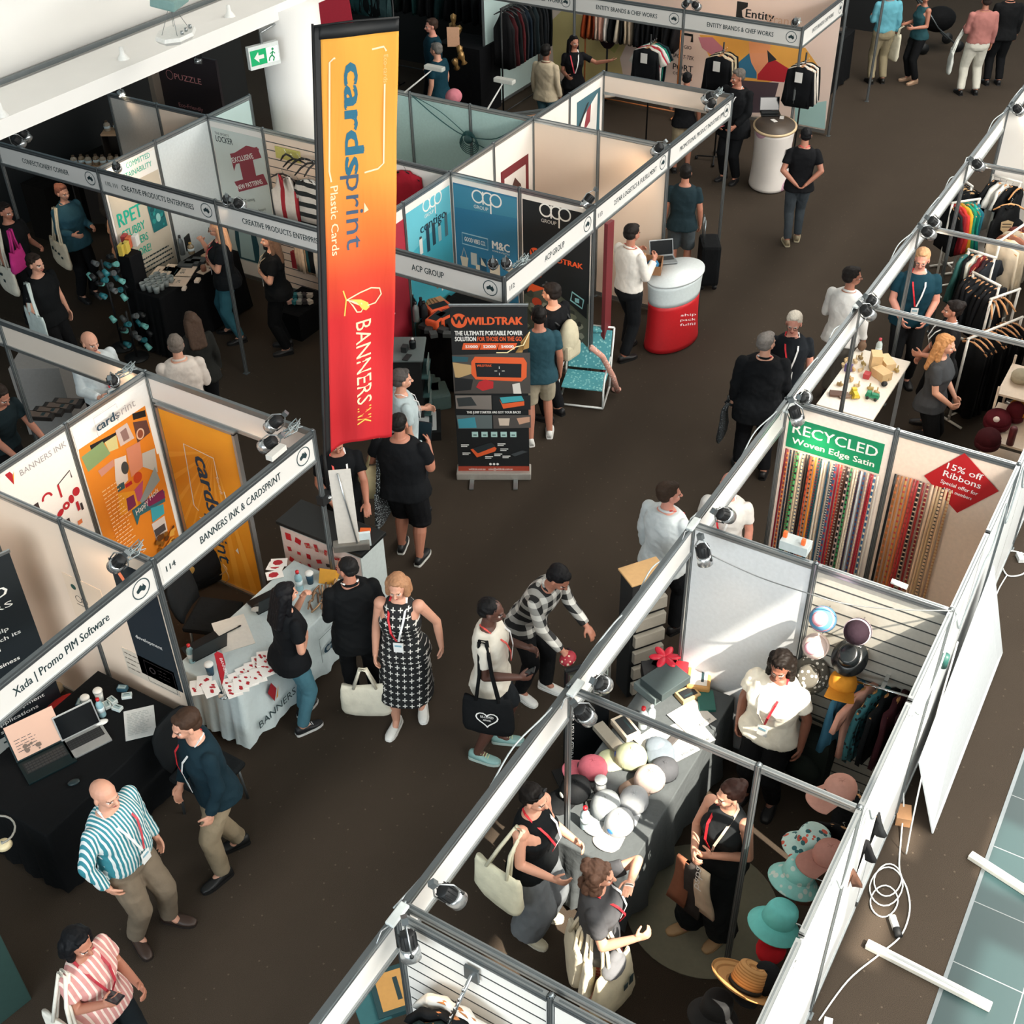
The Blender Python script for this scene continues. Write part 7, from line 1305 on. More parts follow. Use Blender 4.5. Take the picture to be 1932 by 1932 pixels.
for i,(px,py)in enumerate([(232,108),(433,28),(3,215)]):root=empty('ceiling_spotlight',tuple(P(px,py,3.62)),0,'small white cone lamp on the mezzanine ledge, '+['middle','right','at the left edge'][i],'lamp');b=MB();b.lathe([(.07,-.04),(.075,-.02),(.03,.05),(.025,.12),(0,.13)],M('#e6e6e2',.4),18);b.build('shade',root)
hp=P(332,66,3.9);root=empty('pendant_lamp',tuple(hp),radians(20),'white octagonal pendant lamp hanging by thin wires before the white wall','lamp');b=MB();b.lathe([(.26,-.04),(.3,0),(.28,.04),(0,.05)],M('#e8e8e4',.4),8,Matrix.Diagonal((1.1,.75,1,1)),smooth=False);b.build('body',root)
for a_ in(40,140,220,320):b=MB();b.cyl((.22*cos(radians(a_)),.15*sin(radians(a_)),.04),(0,.0,.38),.003,ALUD,n=5);b.build('wire',root)
b=MB();b.cyl((0,0,.38),(-.02,.1,2.4),.005,ALUD,n=5);b.build('wire',root)
for dx in(-.12,0,.12):b=MB();b.cyl((dx,-.14,.05),(dx,-.14,.09),.02,ALU);b.build('knob',root)
b=MB();b.box((0,0,0),(.45,.3,.12),M('#7fa29f',.5),bev=.02);o=b.build('ceiling_panel',X=TX(P(320,-2,4.3),radians(20),.2));tag(o,'grey-green underside of a hanging panel cut by the top edge','panel')
GC=M('#4d5254',.85,kind='fabric',sc=20,var=.1)
table('trestle table under the grey cloth in the cap stall',5.0,6.96,2.2,2.88,.74);drape('grey tablecloth hanging to the floor in the cap stall',4.98,6.98,2.18,2.9,.745,.70,GC,.03,4)
T=.752
def pc(px,py,z=T):return P(px,py,z)
cap('pink visor cap beside the front post on the grey table',pc(1118,1458),radians(20),'#c96a78',s=1.15,logo='#2a2226');cap('pale green cap with a round blue badge on the grey table',pc(1190,1438),radians(22),'#a9ae90',logo='#2f4a8a');cap('light grey cap standing on a white stand, leftmost of the greys',pc(1142,1530),radians(95),'#8b9194');cap('light grey cap with a blue badge in the middle of the greys',pc(1195,1520),radians(85),'#969a9e',logo='#1f5f8f',s=1.2);cap('light grey cap with a white brim, nearest the curly-haired woman',pc(1168,1562),radians(80),'#9a9ea1','#d0cac4',logo='#2a6fb0',s=1.2);cap('beige and brown cap with a strap beside the grey bag',pc(1225,1480),radians(60),'#b3a49c','#7a6a60',s=1.25);cap('black cap in the shade beside the pink visor',pc(1085,1500),radians(60),'#121416',logo='#d8d4c8');cap('dark grey cap behind the beige one',pc(1252,1462),radians(50),'#4a4c50',s=1.15)
b=MB();b.ell((0,0,.05),(.17,.12,.06),MF('#6d7780'));b.ell((.06,.03,.07),(.1,.09,.05),MF('#6d7780'));tag(b.build('folded_cloth',X=TX(pc(1245,1430),.5)),'folded blue-grey cloth hat on the printed sheets','hat')
b=MB();b.cyl((0,0,0),(0,0,.12),.05,M('#cfd2d2',.3),.035);b.cyl((0,0,.12),(0,0,.14),.05,M('#dfe2e2',.3));tag(b.build('cap_stand',loc=pc(1133,1492)),'small clear and white stand behind the pink visor','stand')
bottle('water bottle with red cap at the near end of the grey table',pc(1103,1560),'#b9cfd6','#c01c28',.24,.036);bottle('water bottle with red cap under the crossing rail',pc(1212,1372),'#c9d8dc','#c01c28',.24,.038);bottle('second clear bottle lying close to the one under the rail',pc(1228,1362),'#c9d8dc','#d8e0e0',.2,.034)
box('cream open card box of black gadgets on the grey table',pc(1180,1378),(.24,.14,.06),radians(60),'#c9bba8',top='#1b1f22');box('clear acrylic tray of leaflets beside the cream card box',pc(1152,1400),(.38,.10,.05),radians(62),'#8a8478',name='acrylic_tray',cat='tray');box('white pen on the dark part of the cloth',pc(1163,1418),(.14,.01,.01),radians(40),'#e0e0dc',name='pen',cat='pen');box('white card with four black silhouettes beside the bottle',pc(1117,1518),(.10,.10,.006),radians(40),'#dfdcd6',name='card',cat='card',top='#2a2a2c')
for i,(px,py,w_,h_)in enumerate([(1290,1390,.42,.30),(1262,1412,.40,.30),(1305,1355,.30,.28),(1240,1398,.3,.24)]):
 a=Art(w_,h_,M('#cfcbc4',.5,var=.03),t=.004);rr=random.Random(i);[a.ell(rr.uniform(.08,w_-.08),rr.uniform(.06,h_-.06),.018+.02*(k==0),.018+.015*(k==0),c(['#8b9198','#a8b2bc'][k%2]))for k in range(7)];a.text('KIDS CAP',w_-.16,.02,.035,INK,w=.12)
 tag(a.b.build('size_sheet',X=TX(pc(px,py)+Vector((0,0,.004+.006*i)),radians(-32+4*i))@Matrix.Translation((-w_/2,-h_/2,0))),'printed cap sheet %s on the sunlit part of the table'%['nearest the cloth edge','second from the grey hat','at the far end','partly under the others'][i],'sheet')
box('black metal clip box lying on the printed sheets',pc(1268,1400,T+.03),(.16,.05,.03),radians(-10),'#4a4644',name='clip',cat='clip')
for i,(px,py)in enumerate([(1285,1290),(1272,1298)]):box('clear acrylic display block at the far end of the grey table, %s'%['upper','lower'][i],pc(px-30,py,T+(.09 if i==0 else .0)),(.34,.26,.08),radians(-20),'#6d7a7a' if i else '#3a4648',name='acrylic_block',cat='display block',bev=.006)
box('brown paper parcel with a white label at the far end of the table',pc(1318,1288),(.26,.2,.08),radians(20),'#b98a50',name='parcel',cat='parcel',top='#dcd8d0',bev=.02);box('framed phone stand in gold beside the brown parcel',pc(1297,1315),(.18,.13,.05),radians(-30),'#c0a070',name='phone_stand',cat='stand',top='#1b1f22');box('dark green tray beside the printed sheets',pc(1332,1325),(.22,.14,.03),radians(30),'#1f5a52',name='tray',cat='tray')
for i,(px,py)in enumerate([(1262,1250),(1285,1262),(1240,1262)]):box(['white gift box with a red bow, topmost','red gift box beside the panel post','black gift box with a dark ribbon'][i],P(px,py+4,T)-Vector((.10,0,0)),(.18,.18,.13),.3*i,['#d8c9b8','#a8202c','#15171a'][i],name='gift_box',cat='box')
b=MB()
for k in range(6):a_=k*pi/3;b.ell((.07*cos(a_),.07*sin(a_),.02),(.07,.035,.02),M('#c01c34',.4),Matrix.Rotation(a_,3,'Z'))
tag(b.build('ribbon_bow',loc=P(1262,1252,T)+Vector((-.10,0,.15))),'large red ribbon bow on the white gift box','bow')
root=empty('display_board',(6.15,3.14,.0),radians(-40),'tall black display board lettered SEAMLESS CAP beside the cap table','display board');b=MB();b.box((0,0,.7),(.4,.05,1.4),M('#0e1012',.3),bev=.02);b.box((0,.0,1.18),(.36,.056,.38),M('#7c8482',.12,.9),bev=.02);b.build('board',root);b=MB();b.box((0,0,.01),(.5,.3,.02),BLACK);b.build('base',root)
a=Art(.001,.001,WHT);a.b=MB();a.text("WORLD'S FIRST SEAMLESS CAP",.05,0,.09,WHT,w=.95);a.b.build('lettering',root,X=Matrix.Translation((-.12,-.027,.25))@Matrix(((0,-1,0),(0,0,-1),(1,0,0))).to_4x4())
root=empty('brochure_stand',(7.35,3.22,0),radians(-35),'grey pocket brochure stand with a plywood top in the aisle','brochure stand');b=MB();b.box((0,.02,.7),(.34,.22,1.4),M('#1a1c1d',.6),bev=.01);b.build('body',root);b=MB();b.box((0,.02,1.41),(.38,.26,.02),M('#c29a68',.6),bev=.008);b.build('top',root)
for k in range(6):b=MB();b.box((0,-.13,.15+.2*k),(.3,.05,.13),M('#9a9488',.6),bev=.006);b.build('pocket',root)
RC=['#6b1420','#7a2a2c','#101214','#1b1d20','#2f8a50','#54a868','#cbb79a','#d8c8a8','#101214','#15181a','#b5502a','#c86a2c','#d8862c','#15484e','#1b5a60','#d8d0c0','#c9bfae','#2c4a66','#a8a49c','#26405a','#32507a','#8a1428','#a01a30','#5a2a20','#3a2018','#15181a','#2f8a50','#d8cdb8','#e0d4c0','#1c2c44','#b8c4cc','#24507a','#c9a8a0','#8a2030','#b03038','#2c5a80','#d0c8bc']
for i,col in enumerate(RC):
 y=2.64-i*.0238;L=1.72-.0*i;b=MB();w_=.017;ph=i*1.3;b.loft([[Vector((9.033-.004*(1+sin(3*t+ph)),y+dx*w_/2+.004*sin(2.2*t+ph),1.895-L*t))for dx in(-1,1)]+[Vector((9.030-.004*(1+sin(3*t+ph)),y+dx*w_/2+.004*sin(2.2*t+ph),1.895-L*t))for dx in(1,-1)]for t in[j/8 for j in range(9)]],M(col,.35,kind='stripe:2:%d:.35:%s'%(14+i%5*5,RC[(i*7+5)%len(RC)])if i%3 else '',sc=20),cap=True);tag(b.build('ribbon'),'%s ribbon under the green sign, %s from the left'%(cname(col),ordn(i)),'ribbon','ribbons under the green sign')
RC2=['#15171a','#8a5a34','#a86c3c','#b8803c','#c06a3a','#b0403a','#a82a2c','#15171a','#8a2a28','#7a1c20','#d8b89c','#d0b08c','#c0a078','#d8b490','#d0aa84','#c8a47c']
for i,col in enumerate(RC2):
 y=1.64-i*.032;b=MB();w_=.022;b.loft([[Vector((9.033-.004*(1+sin(3*t+i)),y+dx*w_/2+.006*sin(2*t+i),1.97-1.9*t))for dx in(-1,1)]+[Vector((9.030-.004*(1+sin(3*t+i)),y+dx*w_/2+.006*sin(2*t+i),1.97-1.9*t))for dx in(1,-1)]for t in[j/8 for j in range(9)]],M(col,.35,kind='stripe:2:%d:.3:%s'%(12+i,RC2[(i+3)%16])if i%2 else '',sc=20));tag(b.build('ribbon'),'%s ribbon beside the red diamond sign, %s from the left'%(cname(col),ordn(i)),'ribbon','ribbons beside the red diamond')
box('clear plastic tub with orange clips on top of the panel by the ribbons',P(1500,1035,2.40),(.22,.12,.08),radians(-90),'#a9b2b2',name='plastic_tub',cat='tub');
for i,(px,py)in enumerate([(1480,1020),(1514,1035)]):box('orange clip on the plastic tub, %s'%['left','right'][i],P(px,py,2.44),(.03,.03,.09),0,'#d8622a',name='clip',cat='clip')
def onslat(px,py):v=onp(px,py,0,6.90);return v
YW=M('#c9862a',.8,kind='fabric',sc=40)
beanie('pink and blue beanie with a pink pompom, top left of the slatted wall',onslat(1554,1168),radians(-90),radians(50),M('#4f87a8',.9,kind='stripe:2:12:.4:#d88a94'),M('#38607c',.9),M('#e09aa4',.9,kind='fabric'),'LLOUD');beanie('dark purple beanie lettered REBIRTH at the top right of the slatted wall',onslat(1620,1190),radians(-90),radians(60),MF('#241820'),M('#2a1c26',.9,kind='stripe:2:20:.3:#b9a8b4'),None,'REBIRTH');beanie('pale beanie with a pink pompom, second down on the left',onslat(1541,1218),radians(-90),radians(55),MF('#c9b4ae'),MF('#d8c4bc'),M('#e0a0ac',.9,kind='fabric'))
bucket('shiny black leather bucket hat on the slatted wall',onslat(1602,1238),radians(-90),M('#101416',.25),radians(35),s=.9);bucket('grey bucket hat printed with white letters, lower left of the slatted wall',onslat(1527,1275),radians(-90),M('#57544c',.8,kind='spots:26:#dcd8d0'),radians(55),s=.95);cap('mustard yellow cap at the end of the clothes rail',onslat(1592,1292)+Vector((-.05,0,0)),radians(100),'#c9862a',rx=radians(20),s=1.15)
for i,(px,py)in enumerate([(1554,1168),(1620,1190),(1541,1218),(1602,1238),(1527,1275),(1592,1292)]):
 v=onslat(px,py);b=MB();b.cyl((7.03,v.y,v.z+.03),(6.86,v.y,v.z+.05),.005,CHROME);tag(b.build('display_hook'),'short metal hook under a hat on the slatted wall','hook','hooks on the slatted wall')
root=empty('wall_rail',(6.55,.98,1.78),0,'chrome clothes rail projecting from the slatted wall','rail');b=MB();b.cyl((-.42,0,0),(.46,0,0),.011,CHROME);b.build('rail',root)
ra,rb=onp(1612,1277,1,1.15),onp(1725,1275,1,.78);root.location=(0,0,0);bpy.data.objects.remove(root.children[0]);b=MB();RA0,RB0=Vector((6.92,1.28,1.50)),Vector((6.86,.74,1.62));b.cyl(RA0,RB0,.011,CHROME);b.build('rail',root);b=MB();b.box((RB0+RA0)/2+Vector((.08,0,0)),(.16,.03,.03),CHROME);b.build('bracket',root)
gl=[('#3d6f88','long','blue denim shirt, first on the rail by the mustard cap'),('#d8a08c','tee','peach printed top, second on the rail'),(M('#2f6a70',.8,kind='spots:22:#101618'),'long','teal and black patterned shirt in the middle of the rail'),('#121416','long','black shirt after the teal patterned one'),('#3a1a20','long','dark maroon shirt, second from the wall'),('#28141a','long','darkest shirt closest to the back wall')]
for i,(col,kd,lb)in enumerate(gl):p=RA0.lerp(RB0,(i+.5)/6);hung(lb,(p.x,p.y,p.z-.015),radians(158+3*i),kd,col,'#b9844c',seed=i)
for i in range(3):p=Vector((5.95-.32*i,.80,1.45));hung(['dark patterned scarf top hanging low on the back wall','black printed top with round badges on the back wall','brown patterned top near the cap stall corner'][i],(p.x,p.y+.05,p.z),radians(70+20*i),'tee',['#17191b','#121214','#5a4034'][i],seed=i,sc=.8)
cap('peach cap with a dark patch over the back wall rail',(5.72,.95,1.62),radians(50),'#c99484',s=1.15,logo='#2a2220');cap('dusty pink cap behind the floral bucket hat',(5.33,.86,1.42),radians(50),'#b98478',s=1.1)
root=empty('backpack',(6.78,1.42,.78),radians(-95),'dark green backpack hanging on the slatted wall','backpack');GB=MF('#1a201c');b=MB();b.box((0,0,-.1),(.38,.2,.56),GB,bev=.09);b.ell((0,-.1,-.18),(.15,.07,.16),GB);b.build('bag_body',root);b=MB();b.ring([(-.06,.03,.17),(-.05,.03,.27),(.05,.03,.27),(.06,.03,.17)],.011,GB,6);b.build('handle',root)
for sx in(-1,1):b=MB();b.ring([(sx*.1,.1,.15),(sx*.16,.13,0),(sx*.15,.1,-.3)],.016,GB,6);b.build('strap',root)
for i,(px,py,z,m,lb)in enumerate([(1530,1590,1.32,M('#cdeee8',.7,kind='spots:16:#d8604a:#2c6a70'),'white and aqua bucket hat with red flowers, topmost of the hats'),(1505,1650,1.25,M('#9fe4de',.7,kind='spots:20:#e0f0ea'),'pale turquoise bucket hat, second of the hats'),(1468,1735,1.20,M('#74d8d4',.7),'plain turquoise bucket hat above the red one')]):  # hat colours lightened to stand in for sunlight that misses them
 p=P(px,py,z);bucket(lb,p,radians(60),m,radians(22),s=1.18);b=MB();b.cyl((p.x,p.y,p.z+.05),(p.x,.71,p.z+.05),.006,CHROME);tag(b.build('display_hook'),'metal arm holding the '+['floral','pale turquoise','plain turquoise'][i]+' bucket hat','hook')
b=MB();b.ell((0,0,0),(.12,.10,.06),MF('#b01c24'));b.ell((.03,.02,.03),(.08,.07,.06),MF('#b01c24'));tag(b.build('red_hat',loc=P(1455,1790,1.1)),'soft red hat below the turquoise one','hat')
ST=M('#c9965c',.8,kind='stripe:2:70:.4:#a8743c');root=empty('straw_hat',X=TX(P(1408,1862,1.25),radians(200),radians(-50)),label='tan straw fedora with a black band at the bottom right',cat='hat');root.matrix_world=root.matrix_basis=TX(P(1405,1862,1.25),radians(80),radians(40))@Matrix.Scale(1.2,4)
b=MB();b.lathe([(.092,0),(.088,.07),(.075,.12),(.05,.13),(.02,.115),(0,.112)],ST,26,Matrix.Diagonal((1,1.2,1,1)));b.build('crown',root);b=MB();b.lathe([(.09,-.003),(.15,.004),(.20,.03),(.20,.036),(.15,.010),(.09,.004)],ST,34,Matrix.Diagonal((1,1.15,1,1)));b.build('brim',root);b=MB();b.lathe([(.0935,.003),(.093,.028)],BLACK,26,Matrix.Diagonal((1,1.2,1,1)));b.build('hat_band',root)
bucket('black felt hat under the straw fedora',P(1350,1905,1.0),radians(80),M('#121416',.8),radians(20),s=1.1);cap('black cap with white cord beside the straw fedora',P(1440,1855,1.2),radians(60),'#15171a',s=1.1)
b=MB();b.cyl((0,0,0),(0,0,.012),.60,M('#7d7a68',.85),n=48);tag(b.build('reflection_disc',loc=(P(1325,1715).x,P(1325,1715).y,0)),'large round grey-olive disc standing for a glass reflection, on the floor under the smiling woman','mat')  # solid disc added in place of a hazy glass reflection over the floor
root=empty('wall_rail',(0,0,0),0,'chrome clothes arm fixed to the slatted panel at the bottom','rail');A0=onp(890,1838,0,3.0);A1=P(850,1925,A0.z-.28);b=MB();b.cyl(A0,A0.lerp(A1,1.35),.012,CHROME);b.box(A0,(.02,.09,.12),ALUD)
for k in range(5):b.ell(A0.lerp(A1,.4+.2*k)+Vector((0,0,.02)),(.009,.009,.02),CHROME)
b.build('rail',root)
for i,(col,lb)in enumerate([('#d8d4cc','white and teal top nearest the slatted panel at the bottom'),('#121416','black top in the middle of the bottom clothes arm'),('#15282c','dark teal top at the near end of the bottom clothes arm')]):p=A0.lerp(A1,.62+.2*i);hung(lb,(p.x,p.y,p.z-.02),radians(88+8*i),'tee',col,'#a86c3c',seed=i)
table('dark table inside the bottom stall',1.9,2.75,2.15,2.65,.9,top='#111416',legs='#111416');box('black tray with gold and teal packs in the bottom stall',P(740,1875,.9),(.34,.26,.05),radians(50),'#15383c',name='tray',cat='tray',top='#b98a4c');box('black catalogue in front of the tray in the bottom stall',P(700,1895,.905),(.3,.22,.03),radians(55),'#2a5c60',name='catalogue',cat='book')
table('white topped table of small wooden items',11.35,12.72,2.42,3.06,.9,legs='#b9bcbc',top='#e6ddd0');W9=.902
def wz(px,py):return P(px,py,W9)
for i,(px,py,d,col,lb)in enumerate([(1650,695,(.16,.12,.2),'#cfb082','tall pale wooden block stack on the white table'),(1672,690,(.24,.12,.09),'#d8bc90','flat pale wooden box at the back of the white table'),(1662,712,(.2,.14,.1),'#cdae80','pale wooden box in the middle of the white table'),(1600,700,(.07,.07,.09),'#5a4c7c','small purple box on the white table'),(1635,712,(.07,.09,.06),'#a8383c','small red and white box on the white table'),(1577,745,(.14,.10,.03),'#5a4034','dark patterned card box at the near left of the white table'),(1592,748,(.12,.10,.025),'#7a6454','brown card box beside the dark patterned one')]):box(lb,wz(px,py),d,.4+.3*i,col)
for i,(px,py,col,lb)in enumerate([(1612,748,'#d0b83a','yellow toy truck on the white table'),(1645,752,'#1f7f5c','green toy truck on the white table')]):
 root=empty('toy_truck',tuple(wz(px,py)),.6+i,lb,'toy');b=MB();b.box((0,0,.035),(.15,.06,.03),M(col,.5),bev=.006);b.box((.04,0,.065),(.05,.055,.04),M(col,.5),bev=.006);b.box((-.03,0,.06),(.08,.05,.02),M(col,.5),bev=.004);b.build('body',root)
 for sx in(-.045,.045):
  for sy in(-.035,.035):b=MB();b.cyl((sx,sy-.008,.018),(sx,sy+.008,.018),.018,M('#2a2a28' if i else '#b89a30',.5));b.build('wheel',root)
r=random.Random(12)
for i,(px,py)in enumerate([(1598,680),(1612,683),(1622,676),(1630,690),(1606,720),(1618,730),(1586,728),(1640,735),(1652,742),(1590,690),(1675,715),(1690,700),(1610,700),(1625,700)]):
 b=MB();k=i%4;m=M(['#b89a6c','#cbb48c','#8f7850','#a8925c'][k],.7);b.ell((0,0,.02),(.03,.02,.02),m);b.box((.02,0,.02),(.05,.03,.03),m);b.cyl((0,.02,.03),(0,.02,.07+.02*(k==1)),.008,m);tag(b.build('wooden_toy',X=TX(wz(px,py),r.uniform(0,6))),'small pale wooden toy or peg figure on the white table','toy','small wooden toys on the white table')
b=MB();b.ell((0,0,.02),(.045,.035,.025),BLACK);tag(b.build('black_mouse',loc=wz(1668,727)),'black rounded object near the edge of the white table','ornament');b=MB();b.ell((0,0,.06),(.06,.05,.06),MF('#6a5444'));tag(b.build('round_basket',loc=wz(1625,661)),'brown woven ball at the far corner of the white table','ornament')
bottle('water bottle with a pink cap at the far end of the white table',wz(1655,672),'#b9c9c8','#b8404c',.24,.036)
root=empty('shelf_unit',(12.15,1.12,0),radians(0),'white slatted shelf of maroon beanies and yellow caps at the right edge','shelf');WS=M('#dcc9b4',.5)
for j,z in enumerate((.35,.72,1.05)):
 b=MB();b.box((j*.38-.3,0,z),(.9-.1*j,.5,.025),WS);b.build('shelf',root)
for sx in(-.72,.1,.85):
 for sy in(-.24,.24):b=MB();b.cyl((sx,sy,0),(sx,sy,1.15 if sx>0 else .8),.014,WS);b.build('upright',root)
for i,(px,py,z,col,s_,lb)in enumerate([(1862,838,.76,'#3c1016',(.16,.13,.10),'large dark maroon beanie at the bottom of the shelf'),(1880,800,.78,'#54141e',(.17,.14,.09),'maroon beanie with a white label in the middle of the shelf'),(1912,790,.8,'#4a1018',(.1,.1,.12),'maroon hat at the right edge of the shelf'),(1925,775,.85,'#c98a2a',(.16,.12,.07),'yellow-orange cap at the back of the shelf'),(1925,715,1.1,'#a8a08c',(.12,.1,.06),'folded grey-beige cloth on the upper shelf')]):
 b=MB();b.ell((0,0,s_[2]*.8),s_,MF(col));b.lathe([(s_[0]*1.02,.0),(s_[0]*1.05,.05),(s_[0],.06)],MF(col),20,Matrix.Diagonal((1,s_[1]/s_[0],1,1)))
 if i==1:b.ell((-.1,-.0,.12),(.05,.04,.03),M('#d8c8c0',.6))
 tag(b.build('beanie' if i<3 else 'soft_hat',loc=P(px,py,z-.02)),lb,'hat')
b=MB();b.lathe([(0,0),(.04,0),(.04,.2),(.03,.22),(0,.22)],M('#5c1820',.5),16);tag(b.build('tumbler',loc=P(1905,838,.75)),'maroon tumbler on the shelf at the right edge','bottle')
_,_,_=rack('white rack of black tops in the middle clothes stall',P(1835,513,1.35).to_2d().to_3d(),P(1888,540,1.35).to_2d().to_3d());fill_rack(P(1828,510,1.35),P(1885,538,1.35),1.35,['#0f1012','#121418','#101216','#15181c','#0e1013','#14161a','#101114'],'#c08a5c','top on the middle rack','black tops on the middle rack','long',seed=2)
rack('white rack of mixed shirts left of the black tops',P(1826,470,1.4).to_2d().to_3d(),P(1880,487,1.4).to_2d().to_3d(),1.4)
fill_rack(P(1822,468,1.4),P(1878,486,1.4),1.4,[('#33605e','long','grey-green shirt, first on the mixed rack'),('#101214','long','black shirt, second on the mixed rack'),('#b9bdb4','long','pale grey shirt, third on the mixed rack'),('#6a1c20','tee','dark red top on the mixed rack'),('#2a1c20','tee','brown-black top on the mixed rack'),('#20242a','tee','navy top at the end of the mixed rack')],'#c08a5c','','shirts on the mixed rack','long',seed=3)
rack('white rack of tops with coloured tags in the far clothes stall',P(1795,383,1.35).to_2d().to_3d(),P(1850,375,1.35).to_2d().to_3d());fill_rack(P(1795,383,1.35),P(1848,376,1.35),1.35,[('#101214','tee','black top, leftmost on the coloured tag rack'),('#7a1a22','long','dark red top on the coloured tag rack'),('#b8322c','long','bright red top on the coloured tag rack'),('#c9962a','long','yellow top on the coloured tag rack'),('#1f7f60','long','green top on the coloured tag rack'),('#1f8f84','long','teal top on the coloured tag rack'),('#1c5a6a','long','dark blue-green top on the coloured tag rack')],'#c08a5c','','tops on the coloured tag rack',seed=5)
rack('white rack of wooden hangers furthest up the clothes stall',P(1812,335,1.35).to_2d().to_3d(),P(1835,352,1.35).to_2d().to_3d());fill_rack(P(1808,338,1.35),P(1838,358,1.35),1.35,['#101214']*5,'#c9a070','top on the furthest rack','black tops on the furthest rack',seed=6)
rack('white rack carrying the black singlet with a shield crest',P(1872,330,1.5).to_2d().to_3d(),P(1928,345,1.5).to_2d().to_3d(),1.5);fill_rack(P(1870,332,1.5),P(1928,350,1.5),1.5,[('#121416','tee','black top at the left of the crest rack'),('#c9c9c4','tee','pale grey t-shirt on the crest rack'),('#d8d6d0','tee','white t-shirt on the crest rack'),('#101214','tee','black top on the crest rack'),('#15181a','vest','black singlet at the right of the crest rack')],'#c9905c','','tops on the crest rack',seed=7)
hv=P(1900,412,1.25);o=hung('black singlet with a gold shield crest facing the camera',(hv.x,hv.y,hv.z+.25),radians(-62),'vest','#131517','#c9905c',name='hanging_singlet');a=Art(.001,.001,WHT);a.b=MB();a.poly([(-.08,.07),(0,.1),(.08,.07),(.07,-.04),(0,-.1),(-.07,-.04)],c('#b9a07c'));a.line([(-.06,.04),(.06,.04)],.012,BLACK);a.line([(-.06,.0),(.06,.0)],.012,BLACK);a.b.build('crest',o,X=Matrix.Translation((0,-.05,-.35))@Matrix(((1,0,0),(0,0,-1),(0,1,0))).to_4x4())
rack('white rack with a cream long sleeved shirt at the right edge',P(1886,455,1.5).to_2d().to_3d(),P(1945,415,1.5).to_2d().to_3d(),1.5);fill_rack(P(1890,455,1.5),P(1945,420,1.5),1.5,[('#d0c2ac','long','cream long sleeved shirt facing the aisle'),('#c9bba4','long','second cream shirt behind the first'),('#8a5c4c','tee','rust top behind the cream shirts'),('#b8b0a0','tee','beige top behind the cream shirts'),('#6a3a38','tee','dark rust top at the edge')],'#d09048','','tops on the cream shirt rack',seed=8)
rack('white rack of empty wooden hangers at the right edge',P(1868,565,1.3).to_2d().to_3d(),P(1925,545,1.3).to_2d().to_3d(),1.3)
for i in range(4):v=P(1872+9*i,568-4*i,1.27);o=mobj('clothes_hanger',hanger_mesh('#c08a5c'));o.location=v;o.rotation_euler=(.15*i,0,radians(20+15*i));tag(o,'empty wooden hanger on the right edge rack','hanger','empty wooden hangers at the right edge')
fill_rack(P(1835,640,1.15),P(1925,600,1.15),1.15,['#0d0e10']*9,'#c08a5c','long garment behind the blond woman','long black garments on the low rack','plain',seed=9);rack('white rack under the long black garments',P(1825,640,1.16).to_2d().to_3d(),P(1930,598,1.16).to_2d().to_3d(),1.16)
for lab,px,py,tg,e,z in[('lit silver spotlight in front of the blank white panel',1328,1048,(6.6,1.9,.4),7,2.42),('black and silver spotlight beside the ribbon stall corner',1368,972,(8.9,1.8,1.0),35,2.44),('black and silver spotlight over the black cap board',1135,1290,(6.6,2.4,.8),5,2.46),('silver spotlight hanging just below the cap board one',1103,1348,(5.6,2.0,.8),4,2.38),('black and silver spotlight over the woman in the sleeveless top',852,1690,(4.0,1.6,.8),6,2.4),('black and white spotlight over the bottom slatted stall',772,1786,(2.4,2.0,.8),8,2.36),('lit silver spotlight above the green recycled sign',1502,785,(8.95,1.9,.8),40,2.4),('round silver spotlight above the lit one at the ribbon stall',1517,750,(12,2.4,.7),25,2.46),('lit silver spotlight over the white table',1637,590,(11.9,1.6,.9),25,2.4),('round silver spotlight behind the one over the white table',1645,568,(12.8,2.0,1.0),15,2.46),('lit silver spotlight at the near clothes racks',1752,440,(14.2,1.6,1.2),25,2.4),('round silver spotlight above it at the near clothes racks',1762,420,(14.6,1.8,1.2),12,2.46),('lit silver spotlight at the far clothes racks',1846,312,(16.2,1.6,1.2),25,2.4),('lit silver spotlight nearest the top right corner',1922,208,(18.2,1.6,1.2),20,2.4)]:spotlight(lab,P(px,py,z),tg,e)
cable('thin cable stretched from the lit spotlight across the white panel',[P(1342,1048,2.42),P(1430,1088,2.30),P(1520,1118,2.36),P(1600,1140,2.33),P(1700,1150,2.38),P(1795,1152,2.43)],.005,'#6d7070');
for i,(lo,hi,nm)in enumerate([(0,2,'bottom and cap stalls'),(2,4,'ribbon stall'),(4,6,'table and clothes stalls'),(6,8,'furthest stalls')]):
 pts=[Vector((XR[lo]+(XR[hi]-XR[lo])*k/12,YF+.02+.02*sin(k*2.1),2.425-(.10*abs(sin(k*1.9))if k%4 else 0)))for k in range(13)];cable('clear grey cable draped along the front boards of the '+nm,pts,.006,'#a8b0b2')
 pts=[Vector((XR[lo]+(XR[hi]-XR[lo])*k/14,YB-.035-.02*abs(sin(k*1.3)),2.39-(.5*abs(sin(k*.9))if k%5 else 0)))for k in range(15)];cable('grey cable looping down the outside of the back wall of the '+nm,pts,.007,'#8d9698')
for i,(px,py)in enumerate([(1300,985),(1480,765),(1610,570),(1078,1295),(742,1722)]):root=empty('junction_box',tuple(P(px+8,py+6,2.415)),0,'clear plastic cable holder on the front frame, '+['by the white panel','by the ribbon wall','by the white table','by the cap table','by the bottom corner'][i],'cable holder');b=MB();b.box((0,0,.012),(.16,.06,.024),M('#c9cfce',.25),bev=.008);b.ring([(-.08,0,.01),(-.14,.01,.03),(-.2,0,0)],.005,ALU,6);b.build('holder',root)
b=MB();b.cyl((0,0,0),(.0,.12,.01),.02,WHITE);tag(b.build('plug',loc=P(1712,1108,2.43)),'white plug lying on top of the ribbon wall','plug')
